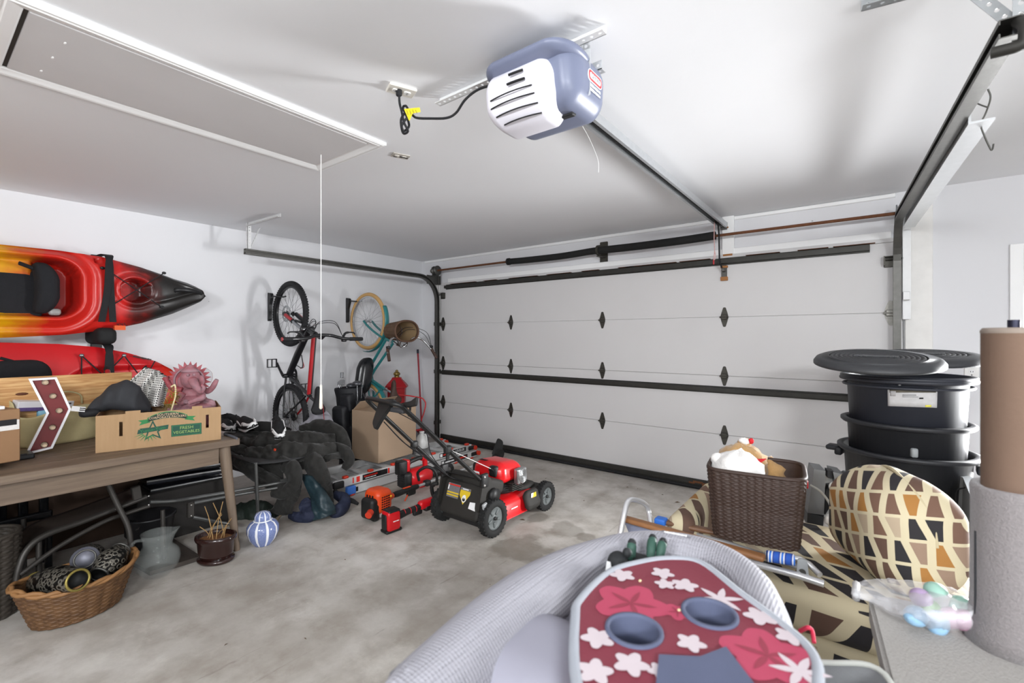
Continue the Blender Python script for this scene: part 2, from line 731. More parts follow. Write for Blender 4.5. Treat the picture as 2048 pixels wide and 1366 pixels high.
# unseen fill lamps added behind the camera to brighten the far end
for lx, ly, aim, lb in ((2.0, -1.6, (-2.4, 4.2, .8), 'right-hand'), (-.2, -2.3, (-3.4, 4.5, 1.2), 'rear')):
    cl_ = thing('added_fill_lamp', 'unseen white fill lamp added on the ceiling at the %s end of the garage' % lb, 'lamp', (lx, ly, ZC))
    d_ = (V(aim) - V((lx, ly, 2.33))).normalized()
    Fm = mloc(0, 0, -.18) @ frame(-d_)
    MB().box((0, 0, .02), (.34, .9, .05), Fm, bev=.006).build('lamp_body', M_trim, cl_)
    MB().rbox((0, 0, -.008), (.31, .86, .02), .008, 3, Fm).build('diffuser', M_lamp, cl_)
    MB().cyl((0, 0, 0), (0, 0, -.16), .015, n=10).build('bracket', M_trim, cl_)
    la = area_light('fill_lamp_light', V((lx, ly, 2.33)) + d_ * .03, frame(-d_).to_euler(), .3, .85, LAMP_W, (.95, .98, 1))
    la.data.spread = rad(140)
# baseboard-less garage: jamb boards beside the big door, with flaking paint
M_jamb = mat('flaking_jamb_paint', 'e6e4e1', .6, var=.10, vs=9, bump=.3, bs=20)
b = MB().box((.33, YF - .012, 1.22), (.155, .03, 2.42), bev=.004)
struct('trim_1', b, M_jamb, 'white flaking jamb board right of the garage door')
b = MB().box((-4.73, YF - .012, 1.1), (.10, .03, 2.18), bev=.004)
struct('trim_2', b, M_jamb, 'white jamb board at the corner side of the garage door')
b = MB().box(((-4.55 + .2) / 2, YF - .012, 2.17), (4.7, .024, .10), bev=.004)
struct('trim_3', b, M_trim, 'white head board above the garage door')
b = MB().box((-2.4, YF - .008, 2.49), (5.2, .016, .03), bev=.004)
struct('trim_4', b, M_trim, 'thin white strip where the ceiling meets the door wall')

# side door (daylight comes through its panes)
d2 = thing('door_2', 'white glazed side door beside the garage door wall', 'door', (SX0, YF, 0))
d2['kind'] = 'structure'
del d2['category']
w = SX1 - SX0
b = MB()
for x0, x1, z0, z1 in ((-.065, 0, 0, SH + .065), (w, w + .065, 0, SH + .065), (0, w, SH, SH + .065)):
    b.box(((x0 + x1) / 2, -.011, (z0 + z1) / 2), (x1 - x0, .022, z1 - z0), bev=.003)
b.build('casing', M_trim, d2)
b = MB()
for x0, x1, z0, z1 in ((0, .1, 0, SH), (w - .1, w, 0, SH), (.1, w - .1, 0, .3), (.1, w - .1, SH - .12, SH)):
    b.box(((x0 + x1) / 2, .05, (z0 + z1) / 2), (x1 - x0, .04, z1 - z0), bev=.003)
b.build('door_leaf', M_trim, d2)
M_glass = mat('window_glass', 'ffffff', .02, var=0, alpha=.06)
MB().box((w / 2, .05, (SH + .18) / 2), (w - .2, .006, SH - .42)).build('pane', M_glass, d2)

# ================================================================ GARAGE DOOR
M_door = mat('door_section_paint', 'cdcbcb', .55, var=.03, vs=2, bump=.05, bs=30)
M_iron = mat('dark_galvanised_steel', '5b5a57', .45, .75, var=.25, vs=25, bump=.1, bs=80)
M_dark = mat('blackened_strut_steel', '3b3a37', .5, .55, var=.25, vs=14, bump=.1)
M_galv = mat('galvanised_steel', 'a9acae', .35, .8, var=.12, vs=40)
M_galvp = mat('painted_galvanised', 'd8d8d8', .45, .1, var=.06, vs=30)
M_rust = mat('rusty_steel', '6b442c', .8, .2, var=.4, vs=30, bump=.3, bs=90)
M_black = mat('black_rubber', '17171a', .75, var=.2)
M_blackp = mat('black_plastic', '1b1b1d', .42, var=.15)
M_wood = mat('raw_wood', '9c6b3f', .75, var=.25, vs=20)
GX0, GX1 = -4.63, .235
gd = thing('door_1', 'white sectional overhead garage door of four plain panels', None, ((GX0 + GX1) / 2, 4.5, 0))
gd['kind'] = 'structure'
hw = (GX1 - GX0) / 2
for i in range(4):
    MB().box((0, .022, .533 * i + .2675 + (.012 if i == 0 else 0)), (2 * hw, .044, .531 - (.024 if i == 0 else 0)), bev=.0035).build('door_section', M_door, gd)
MB().box((0, .022, 2.150), (2 * hw, .03, .03)).build('top_rail', M_door, gd)
b = MB().box((0, -.012, .07), (2 * hw - .02, .03, .05), bev=.006)
b.box((0, .0, .042), (2 * hw, .045, .012), bev=.004)
b.build('bottom_retainer', M_dark, gd)
b = MB().rbox((0, .005, .02), (2 * hw, .055, .04), .018, 3)
b.build('bottom_seal', M_black, gd, 'black rubber seal along the bottom edge')
b = MB()
for i in range(9):
    b.box((hw - .95 - i * .07 + random.uniform(-.02, .02), -.03, .062 + random.uniform(-.004, .02)), (random.uniform(.05, .11), .006, random.uniform(.012, .03)), bev=.002)
b.build('rust_scale', M_rust, gd, stuff=True)


def hinge_mesh():
    b = MB()
    for s in (1, -1):
        poly = rpoly([(-.034, 0), (.034, 0), (.026, s * .035), (.010, s * .088), (-.010, s * .088), (-.026, s * .035)], .006, 2)
        if s < 0: poly = poly[::-1]
        Q = Matrix(((1, 0, 0, 0), (0, 0, -1, 0), (0, 1, 0, 0), (0, 0, 0, 1)))
        b.prism(poly, .0, .004, Q)
        b.cyl((0, -.004, s * .066), (0, -.009, s * .066), .006, n=8)
        b.cyl((-.014, -.004, s * .032), (-.014, -.009, s * .032), .006, n=8)
        b.cyl((.014, -.004, s * .032), (.014, -.009, s * .032), .006, n=8)
        b.box((0, -.014, s * .012), (.05, .022, .02), bev=.004)
    b.cyl((-.036, -.02, 0), (.036, -.02, 0), .008, n=10)
    return b


hm = hinge_mesh().mesh('hinge'); hm.materials.append(mat('hinge_steel', '4d4b46', .5, .7, var=.3, vs=60))
hm2 = hm.copy(); hm2.materials.clear(); hm2.materials.append(mat('hinge_steel_bright', '8d8b85', .5, .6, var=.25, vs=60))
for k, X in enumerate((-4.585, -3.418, -2.2, -.995, .17)):
    for j in (1, 2, 3):
        o = bpy.data.objects.new('hinge', hm); COL.objects.link(o); o.parent = gd
        o.location = (X - (GX0 + GX1) / 2, 0, .533 * j)
        if k in (0, 4): o.scale = (1.25, 1, 1.05)
        if k == 4:
            o.data = hm2
for X in (-4.585, .17):
    b = MB()
    x = X - (GX0 + GX1) / 2
    sg = 1 if x > 0 else -1
    b.box((x, -.004, 1.985), (.085, .008, .085), bev=.003)
    b.box((x, -.03, 2.02), (.085, .06, .006))
    b.box((x + sg * -.04, -.03, 1.99), (.006, .055, .07))
    b.cyl((x - sg * .03, -.04, 2.0), (x + sg * .07, -.04, 2.0), .007, n=8)
    b.build('top_roller_bracket', mat('hinge_steel', '4d4b46'), gd)
# struts: hat-section stiffeners
for z, xa, xb in ((.94, GX0 + .02, GX1 - .02), (2.10, -4.53, .045)):
    prof = [(-.032, 0), (-.018, 0), (-.015, .038), (.015, .038), (.018, 0), (.032, 0), (.032, .004), (.021, .004), (.018, .042), (-.018, .042), (-.021, .004), (-.032, .004)]
    b = MB()
    path = [(xa - (GX0 + GX1) / 2, 0, z), (xb - (GX0 + GX1) / 2, 0, z)]
    b.sweep([(p[0], p[1]) for p in prof], path, (0, 0, 1))
    # profile normal must point into the room (-Y)
    if sum(v.y for v in b.v) > 0:
        b.warp(lambda p: (p.x, -p.y, p.z))
    b.build('strut', M_dark, gd)
    if z > 2:
        b = MB()
        for i in range(14):
            x = xa + (xb - xa) * (i + random.random()) / 14 - (GX0 + GX1) / 2
            b.box((x, -.022, z + .0335), (random.uniform(.15, .34), .04, .003))
        b.build('rust_scale', M_rust, gd, stuff=True)

# pull-arm bracket on the door
b = MB().box((-.995 + 2.1975, -.01, 2.0), (.045, .02, .13), bev=.003)
b.box((-.995 + 2.1975, -.035, 2.02), (.03, .05, .03), bev=.003)
b.build('arm_bracket', M_iron, gd)
for z_, h_ in ((1.945, .035), (2.052, .02)):
    MB().box((-.995 + 2.1975, -.012, z_), (.06, .024, h_), bev=.003).build('wood_block', M_wood, gd)

# ---------------------------------------------------------------- tracks
def track_path(yv, z0, zh, yend, r=.32):
    pts = [V((0, yv, z0))]
    zc, yc = zh - r, yv - r
    pts.append(V((0, yv, zc)))
    for i in range(1, 11):
        a = pi / 2 * i / 10
        pts.append(V((0, yc + r * math.cos(a), zc + r * math.sin(a))))
    pts.append(V((0, yend, zh)))
    return pts


def channel(open_side):
    # C profile, open towards the door (open_side = +1 -> +X)
    s = open_side
    return [(-s * .0, -.026), (-s * .0, .026), (s * .045, .026), (s * .045, .012), (s * .042, .012), (s * .042, .023), (s * .003, .023), (s * .003, -.023), (s * .042, -.023), (s * .042, -.012), (s * .045, -.012), (s * .045, -.026)]


def make_track(name, X, side, label, zh, yend, m, xend=None):
    t = thing(name, label, 'door track', (X, 0, 0))
    P = track_path(4.43, .02, zh, yend)
    b = MB().sweep(channel(side), P, (1, 0, 0))
    if xend is not None:
        b.warp(lambda p: (p.x + (xend - X) * max(0, (4.1 - p.y)) / (4.1 - yend), p.y, p.z))
    b.build('rail', m, t)
    return t


tl = make_track('door_track', -4.655, 1, 'dark curved steel track on the kayak wall side of the garage door', 2.225, 1.96, M_iron)
for z in (.25, .95, 1.6):
    MB().box((-.02, 4.475, z), (.03, .11, .05), bev=.003).build('jamb_bracket', M_iron, tl)
b = MB().box((-.02, 4.40, 2.20), (.006, .24, .12), bev=.002).box((-.02, 4.49, 2.2), (.1, .004, .12))
b.build('flag_bracket', M_iron, tl)
tr = make_track('door_track', .225, -1, 'dark curved steel track beside the white jamb board with a bright stiffening angle', 2.25, 1.80, M_iron, xend=.34)
for z in (.25, .95, 1.72):
    MB().box((.03, 4.475, z), (.04, .11, .06), bev=.003).build('jamb_bracket', M_galvp, tr)
b = MB()
# bright wall angle along the upper part of the bend and the reinforcing angle on the horizontal run
b.sweep([(.004, -.03), (.012, -.03), (.012, .024), (.075, .024), (.075, .032), (.004, .032)], [(0, 4.40, 2.24), (0, 2.40, 2.24)], (1, 0, 0))
b.warp(lambda p: (p.x + .115 * max(0, 4.1 - p.y) / 2.3, p.y, p.z))
b.build('stiffening_angle', mat('bright_galvanised', 'd2d4d6', .3, .55, var=.08, vs=30), tr)
b = MB().sweep([(0.0, -.022), (.05, -.022), (.05, -.019), (.003, -.019), (.003, .03), (0, .03)], [(.01, 4.47, 1.55), (.01, 4.47, 2.30)], (1, 0, 0))
b.build('wall_angle', M_galvp, tr)
# vertical hanger from the ceiling to the far end of this track
b = MB()
b.perf(.30, .032, .03, .006, mloc(.135, 1.84, 2.22) @ rotm(0, -90, 0))
b.build('hanger', M_galv, tr)
A_ = atT(2047, 42, 1.30); B_ = atT(1985, -6, 1.34)
d_ = (B_ - A_).normalized()
b = MB().perf(.26, .032, .03, .006, mloc(A_ - V((.225, 0, 0))) @ frame(V((0, 0, 1)).cross(d_), d_) , ang=False)
b.build('brace', M_galv, tr)
b = MB().tube(bend([(.11, 1.82, 2.27), (.12, 1.79, 2.24), (.12, 1.80, 2.19), (.06, 1.82, 2.20)], .02), .016, 8)
b.build('end_bolt', M_dark, tr)
# hanger bracket of the left track: perforated angle up to a ceiling angle
b = MB()
b.perf(.30, .032, .03, .006, mloc(-.01, 2.0, 2.21) @ rotm(0, -90, 0))
b.build('hanger', M_galvp, tl)
pa = onZ(497, 446, 2.505); pb = onZ(562, 427, 2.505)
b = MB().perf((pb - pa).length, .032, .03, .006, mloc(pa.x + 4.655, pa.y, 2.475) @ rotm(0, 0, math.degrees(math.atan2(pb.y - pa.y, pb.x - pa.x))) @ rotm(90, 0, 0))
b.build('ceiling_angle', M_galvp, tl)
p0 = onX(512, 452, -4.66)
b = MB().perf(.26, .026, .03, .006, mloc(-.01, 2.02, 2.24) @ rotm(0, 0, 90) @ rotm(0, -68, 0), ang=False)
b.build('brace', M_galvp, tl)

# ---------------------------------------------------------------- torsion shaft
ts = thing('torsion_shaft', 'rusty torsion shaft with a black sleeved spring above the garage door', 'torsion spring', (-2.2, 4.41, 2.325))
MB().cyl((-2.52, 0, 0), (2.5, 0, 0), .0125, n=10).build('shaft', M_rust, ts)
b = MB()
pts = [(-1.19, 0, .0), (-.9, 0, -.008), (-.45, 0, -.012), (-.1, 0, .0), (.0, 0, .0)]
b.tube(cr(pts, 6), .036, 14)
b.tube(cr([(0, 0, 0), (.4, 0, -.006), (.85, 0, -.004), (1.15, 0, .004)], 6), .038, 14)
b.cyl((-1.2, 0, 0), (-1.17, 0, 0), .042, n=14)
sp = b.build('spring_sleeve', mat('black_foam_sleeve', '1a1a1a', .85, var=.35, vs=12, bump=.5, bs=30), ts)
b = MB().prism(rpoly([(-.045, -.13), (.045, -.13), (.045, .13), (-.045, .13)], .01), 0, .004, mloc(0, .126, -.02) @ rotm(90, 0, 0))
b.box((0, .06, -.06), (.05, .13, .006)).cyl((-.012, 0, 0), (.012, 0, 0), .055, n=16)
b.build('centre_bracket', mat('hinge_steel', '4d4b46'), ts)
for s in (-1, 1):
    b = MB()
    x = 2.43 * s
    b.lathe([(.012, -.035), (.062, -.035), (.062, -.028), (.048, -.024), (.046, .018), (.054, .024), (.066, .026), (.066, .034), (.012, .034)], mloc(x, 0, 0) @ rotm(0, 90, 0), 20)
    b.build('cable_drum', M_galv if s > 0 else M_iron, ts)
    b = MB().box((x + s * .075, .06, -.02), (.004, .13, .15), bev=.001).cyl((x + s * .05, 0, 0), (x + s * .09, 0, 0), .028, n=12)
    b.build('bearing_plate', M_galv if s > 0 else M_iron, ts)
    MB().tube([(x - s * .0, .05, 0), (x + s * .02, .03, -2.2)], .0022, 5).build('lift_cable', M_iron, ts)

# ---------------------------------------------------------------- opener
OX, OY = -1.0, 1.53
op = thing('garage_door_opener', 'blue-grey garage door opener with a pale slotted light cover under the ceiling', 'door opener', (OX, OY, 2.325))
M_opb = mat('opener_blue_grey', '6d7389', .38, .0, var=.05)
M_opw = mat('opener_frosted_cover', 'e3e1ea', .35, var=.02)
M_slot = mat('slot_black', '141416', .6, var=0)


def op_warp(p):
    x = p.x * (1.0 - .12 * max(0, -p.z / .12) ** 1.5)
    y = p.y - (.035 * (1 - (p.x / .2) ** 2) * (p.y < 0)) * max(0, min(1, .5 + p.z / .1))
    return (x, y, p.z)


MB().rbox((.012, .02, .035), (.385, .27, .215), (.06, .07, .075), 5, fn=op_warp).build('housing', M_opb, op)
MB().rbox((.006, -.055, .112), (.40, .235, .062), (.085, .10, .03), 5, fn=lambda p: (p.x, p.y - .03 * (1 - (p.x / .2) ** 2) * (p.y < 0), p.z)).build('housing_brow', M_opb, op)


def cov_warp(p):
    z = p.z
    x = p.x * (1.0 - .16 * max(0, -z / .1) ** 1.6)
    y = p.y - .03 * (1 - (p.x / .17) ** 2)
    y += .05 * max(0, -z / .1) ** 2
    return (x, y, z)


CVX, CVZ = -.03, .0
cov = MB().rbox((CVX, -.072, CVZ), (.315, .17, .205), (.055, .06, .075), 5, fn=cov_warp).build('light_cover', M_opw, op)
for i, (z, w_, x0) in enumerate(((.048, .06, .03), (.016, .075, .03), (-.014, .19, -.0), (-.040, .20, .0), (-.066, .19, .005), (-.088, .17, .01))):
    n = 10
    ys = []
    for a in range(n + 1):
        x = x0 - w_ / 2 + w_ * a / n
        xx = x / (1 - .16 * max(0, -z / .1) ** 1.6)
        y = -.157 - .03 * (1 - (xx / .17) ** 2) + .05 * max(0, -z / .1) ** 2
        y += .06 * (1 - math.sqrt(max(0, 1 - (max(0, -z - .0275) / .075) ** 2)))
        ys.append((x + CVX, y - .001, z + CVZ))
    MB().tube(ys, .0028 if i > 1 else .005, 6).build('vent_slot', M_slot, op)
# logo on the side that faces the right wall
LM = mloc(.2045, .035, .052) @ rotm(90, 0, 90)
b = MB().prism(rrect(.110, .044, .02), -.001, .0015, LM)
b.build('logo_border', mat('logo_white', 'f2f2f2', .5, var=0), op)
b = MB().prism(rrect(.104, .038, .017), .0012, .002, LM)
b.build('logo_field', mat('logo_red', 'b8343c', .4, var=0), op)
b = MB().prism(rrect(.086, .022, .01), .0018, .0024, LM)
b.build('logo_bar', mat('logo_white', 'f2f2f2'), op)
b = MB().text('GENIE', .025, LM @ mloc(0, 0, .003), .0008, sx=1.15)
b.build('logo_lettering', mat('logo_grey', '8d8f96', .5, var=0), op)
b = MB().marks(.085, .032, LM @ mloc(.004, -.042, .0004), 2, 5)
b.build('side_print', mat('logo_white', 'f2f2f2'), op, stuff=True)
b = MB().box((.10, -.02, -.072), (.085, .03, .012), rotm(8, 0, 0), bev=.003)
b.build('control_panel', M_slot, op)
b = MB().box((.035, -.02, -.072), (.025, .022, .012), rotm(8, 0, 0), bev=.002)
b.build('indicator_lens', M_opw, op)
# rail to the door
b = MB()
prof = [(-.035, -.02), (-.035, .025), (.035, .025), (.035, -.02), (.018, -.02), (.018, -.014), (.029, -.014), (.029, .019), (-.029, .019), (-.029, -.014), (-.018, -.014), (-.018, -.02)]
b.sweep(prof, [(0, .12, .095), (0, 2.93, .095)], (1, 0, 0))
rl = b.build('rail', mat('rail_bright_steel', 'b9bcbf', .3, .7, var=.1, vs=30), op)
MB().box((0, 1.52, .092), (.012, 2.78, .014), bev=.003).build('drive_screw', M_black, op)
b = MB().box((0, 2.90, .1), (.03, .1, .04), bev=.003).box((0, 2.97, .1), (.05, .06, .07), bev=.004)
b.build('rail_end_bracket', M_iron, op)
MB().box((.03, 3.0, .02), (.10, .025, .36), bev=.004).build('header_plate', M_trim, op)
MB().box((.03, 2.985, -.165), (.08, .02, .018), bev=.002).build('wood_shim', M_wood, op)
MB().box((.01, 2.985, .085), (.05, .02, .012), bev=.002).build('wood_shim', M_wood, op)
b = MB().tube(bend([(-.012, 2.80, .10), (-.012, 2.84, .02), (-.012, 2.86, -.24), (-.002, 2.90, -.285)], .05), .007, 6)
b.box((-.01, 2.80, .095), (.05, .11, .03), bev=.004)
b.build('door_arm', M_black, op)
c = [(-.02, 2.72, .09), (-.022, 2.715, -.05), (-.018, 2.715, -.16), (-.028, 2.715, -.24)]
b = MB().tube(cr(c, 6), .003, 5).tube(cr([(-.018, 2.715, -.16), (-.012, 2.715, -.2), (-.016, 2.715, -.235), (-.028, 2.715, -.24)], 5), .003, 5)
b.build('release_cord', mat('red_white_cord', 'd9a9a6', .7, var=.4, vs=120), op)
MB().rbox((-.026, 2.715, -.26), (.012, .012, .04), .005, 2).build('release_handle', mat('handle_red', 'b3202a', .4), op)
# mounting angles
M_gl = mat('galvanised_light', 'c9cbcd', .4, .5, var=.08, vs=30)
for L_, Q_ in ((.20, mloc(.17, .0, -.02) @ rotm(0, -90, 0) @ rotm(180, 0, 0)), (.12, mloc(-.15, -.0, .06) @ rotm(0, -90, 0)), (.34, mloc(-.14, .10, .125))):
    MB().perf(L_, .034, .032, .0065, Q_).build('hanging_angle', M_gl, op)
pa, pb = onZ(880, 206, 2.49), onZ(1213, 60, 2.49)
b = MB().perf((pb - pa).length, .034, .032, .0065, mloc(pa.x - OX, pa.y - OY, 2.475 - 2.325) @ rotm(0, 0, math.degrees(math.atan2((pb - pa).y, (pb - pa).x))) @ rotm(90, 0, 0))
b.build('ceiling_angle', M_galvp, op)

# second ceiling angle near the right track
pa, pb = onZ(1722, 15, 2.49), onZ(1832, -14, 2.49)
b = MB().perf((pb - pa).length, .034, .032, .0065, mloc(pa.x, pa.y, 2.476) @ rotm(0, 0, math.degrees(math.atan2((pb - pa).y, (pb - pa).x))) @ rotm(90, 0, 0))
tag(b.build('ceiling_angle_iron', M_galv), 'perforated steel angle screwed to the ceiling beside the right-hand door track hanger', 'angle iron')

# ceiling outlets
M_ivory = mat('aged_outlet_plate', 'dcd8cf', .5, var=.08, vs=40)
po = onZ(803, 178, ZC)
ol = thing('ceiling_outlet', 'ceiling power outlet with a black plug hanging from it', 'outlet', (po.x, po.y, ZC), (0, 0, 67))
MB().box((0, 0, -.006), (.12, .075, .012), bev=.003).build('cover_plate', M_ivory, ol)
for s in (-1, 1):
    MB().prism(rrect(.03, .026, .009), -.016, -.011, mloc(s * .025, 0, 0)).build('socket', M_white, ol)
b = MB()
for s in (-1, 1):
    for q in (-1, 1):
        b.box((s * .025 + .0, q * .005, -.0165), (.008, .002, .002))
b.build('socket_slots', M_slot, ol, stuff=True)
pj_ = onZ(801, 311, ZC)
jb = thing('junction_plate', 'small worn junction plate on the ceiling near the hatch corner', 'outlet', (pj_.x, pj_.y, ZC), (0, 0, 67))
MB().box((0, 0, -.003), (.105, .065, .006), bev=.002).build('cover_plate', mat('worn_plate', 'b5b0a8', .6, var=.3, vs=60), jb)
for s in (-1, 1):
    MB().prism(rrect(.028, .024, .009), -.009, -.005, mloc(s * .022, 0, 0)).build('socket', M_ivory, jb)
b = MB().box((.02, .0, -.0095), (.05, .012, .001)).box((-.03, .01, -.0095), (.02, .01, .001))
b.build('dark_holes', M_slot, jb, stuff=True)

# opener cord, knotted
pc = thing('power_cord', 'knotted black power cord with a yellow warning tag from opener to ceiling outlet', 'cord')
t0 = 2.02
pts = [atT(798, 182, 2.03), atT(799, 205, t0), atT(803, 222, t0), atT(808, 245, t0 - .02), atT(816, 262, t0), atT(806, 266, t0 + .02), atT(802, 240, t0), atT(812, 224, t0 - .02), atT(816, 232, t0 - .02),
       atT(804, 250, t0 - .02), atT(808, 262, t0), atT(818, 252, t0 + .02), atT(814, 235, t0 + .02), atT(806, 216, t0 + .02), atT(812, 212, t0), atT(818, 222, t0 - .02), atT(826, 231, t0 - .02), atT(835, 236, t0 - .02), atT(860, 237, 1.99), atT(893, 236, 1.96), atT(912, 226, 1.94), atT(930, 200, 1.9), atT(955, 180, 1.87), atT(990, 168, 1.82)]
MB().tube(cr(pts, 5), .0052, 7).build('cable', M_black, pc)
p = atT(798, 184, 2.03)
MB().rbox((p.x, p.y, p.z + .005), (.026, .022, .05), .008, 2).build('plug', M_black, pc)
q = [atT(808, 218, 1.98), atT(838, 215, 1.97), atT(840, 224, 1.97), atT(824, 227, 1.97), atT(818, 241, 1.98)]
b = MB().add(q + [x + V((.002, .002, 0)) for x in q], [(0, 1, 2, 3, 4), (9, 8, 7, 6, 5)] + [(i, (i + 1) % 5, 5 + (i + 1) % 5, 5 + i) for i in range(5)])
b.build('warning_tag', mat('tag_yellow', 'e3c91c', .5, var=.1, vs=60), pc)
b = MB()
for i in range(4):
    a = atT(813 + i * 6, 219 + (i % 2), 1.965); c = atT(816 + i * 6, 230 - i, 1.965)
    b.tube([a, c], .001, 4)
b.build('tag_print', M_slot, pc, stuff=True)
# thin white wire from the opener
w0 = atT(1168, 262, 1.75)
tag(MB().tube(cr([atT(1165, 252, 1.78), atT(1180, 280, 1.8), atT(1196, 320, 1.82), atT(1197, 345, 1.82)], 6), .0006, 5).build('antenna_wire', M_white), 'thin white antenna wire dangling below the opener', 'wire')

# ---------------------------------------------------------------- attic hatch
HX0, HX1, HY0, HY1 = -2.82, -2.138, .178, 1.655
hc = thing('attic_hatch', 'white attic hatch panel framed by moulded trim in the ceiling', 'hatch', ((HX0 + HX1) / 2, (HY0 + HY1) / 2, ZC))
hx, hy = (HX1 - HX0) / 2, (HY1 - HY0) / 2


def casing_piece(a, b_, inward):
    """moulded casing between a and b_ (mitred), profile stepping inwards"""
    prof = [(0, 0), (0, -.014), (.012, -.019), (.022, -.017), (.03, -.020), (.05, -.015), (.064, -.012), (.07, -.008), (.07, 0)]
    a, b_, inw = V(a), V(b_), V(inward)
    d = (b_ - a).normalized()
    vs = []
    for e, sg in ((a, 1), (b_, -1)):
        for (o, z) in prof:
            vs.append(e + inw * o + d * (sg * o) + V((0, 0, z)))
    n = len(prof)
    return MB().add(vs, [(i, i + 1, n + i + 1, n + i) for i in range(n - 1)] + [tuple(range(n)), tuple(range(n, 2 * n))])


for a, c, inn in (((-hx, -hy, 0), (hx, -hy, 0), (0, 1, 0)), ((hx, -hy, 0), (hx, hy, 0), (-1, 0, 0)), ((hx, hy, 0), (-hx, hy, 0), (0, -1, 0)), ((-hx, hy, 0), (-hx, -hy, 0), (1, 0, 0))):
    casing_piece(a, c, inn).build('casing', M_trim, hc)
MB().box((0, 0, -.003), (2 * hx - .14, 2 * hy - .14, .004)).build('shadow_gap', mat('gap_dark', '3a3734', .8), hc)
MB().box((0.003, .004, -.008), (2 * hx - .152, 2 * hy - .158, .010), bev=.002).build('panel', mat('hatch_panel_paint', 'd3d1d2', .65, var=.05, vs=3), hc)
b = MB()
for i in range(3):
    b.ball((-hx + .16 + i * .16, -hy + .17 + .01 * i, -.013), (.012, .004, .002), 8)
b.build('paint_blister', M_trim, hc, stuff=True)
pcd = onZ(642, 305, ZC)
cd = thing('pull_cord', 'white pull cord with a long handle hanging from the attic hatch', 'cord', (pcd.x, pcd.y, ZC - .012))
MB().cyl((0, 0, 0), (0, 0, -1.40), .0022, n=6).build('string', M_white, cd)
MB().lathe([(0, -1.36), (.006, -1.365), (.007, -1.40), (.010, -1.48), (.0105, -1.50), (.004, -1.508), (0, -1.508)], None, 10).build('handle', mat('cord_handle', 'e9e4d8', .5), cd)

# wall outlet by the bins
pw = onY(1943, 750, YF)
wo = thing('wall_outlet', 'white wall outlet plate right of the stacked bins', 'outlet', (pw.x, YF, pw.z))
MB().box((0, -.004, 0), (.075, .008, .118), bev=.003).build('cover_plate', M_white, wo)
for s in (-1, 1):
    MB().prism(rrect(.03, .028, .01), 0, .003, mloc(0, -.008, s * .024) @ rotm(90, 0, 0)).build('socket', M_trim, wo)
b = MB()
for s in (-1, 1):
    for q in (-1, 1):
        b.box((q * .006, -.0115, s * .024), (.003, .002, .009))
b.cyl((0, -.008, 0), (0, -.010, 0), .004, n=8)
b.build('socket_slots', M_slot, wo, stuff=True)

# wire hook on the right track
hk = thing('wire_hook', 'bent grey wire hook hanging from the right-hand door track', 'hook')
T_ = 1.95
pts = [atT(1976, 178, 1.72), atT(1981, 196, 1.72), atT(1972, 225, 1.74), atT(1962, 248, 1.75), atT(1968, 270, 1.75), atT(1981, 298, 1.75), atT(1985, 298, 1.75), atT(1987, 288, 1.75)]
MB().tube(cr(pts, 6), .0028, 6).build('hook_wire', M_iron, hk)
pts = [atT(1958, 172, 1.76), atT(1943, 198, 1.78), atT(1957, 208, 1.74), atT(1976, 215, 1.72)]
MB().tube(cr(pts, 5), .0028, 6).build('clip_wire', M_iron, hk)

# ================================================================ KAYAKS ON THE LEFT WALL
def lerp_tab(tab, x):
    if x <= tab[0][0]: return tab[0][1]
    for (a, b_), (c, d) in zip(tab, tab[1:]):
        if x <= c:
            return b_ + (d - b_) * (x - a) / (c - a)
    return tab[-1][1]


def smooth01(t):
    t = max(0., min(1., t))
    return t * t * (3 - 2 * t)


def sd_rr(y, z, cy, cz, hy, hz, r):
    qy, qz = abs(y - cy) - hy + r, abs(z - cz) - hz + r
    return math.hypot(max(qy, 0), max(qz, 0)) + min(max(qy, qz), 0) - r


def kayak_material(name, gradient):
    t = NT(name)
    sep = t.n('SeparateXYZ'); t.t.links.new(t.obj(), sep.inputs[0])
    n = t.noise(5.0, 5)
    n2 = t.noise(14, 4, t.mapping((1, .5, 2)))
    y = t.math('ADD', sep.outputs[1], t.math('MULTIPLY', t.math('SUBTRACT', n, .5), .35))
    y = t.math('ADD', y, t.math('MULTIPLY', t.math('SUBTRACT', n2, .5), .14))
    f = t.math('DIVIDE', t.math('ADD', y, 1.5), 3.4)
    t.set('Base Color', t.ramp(f, [((p + 1.5) / 3.4, c) for p, c in gradient]))
    t.set('Roughness', .33)
    t.set('Specular IOR Level', .45)
    t.bump(t.noise(90, 2), .04, .003)
    return t.m


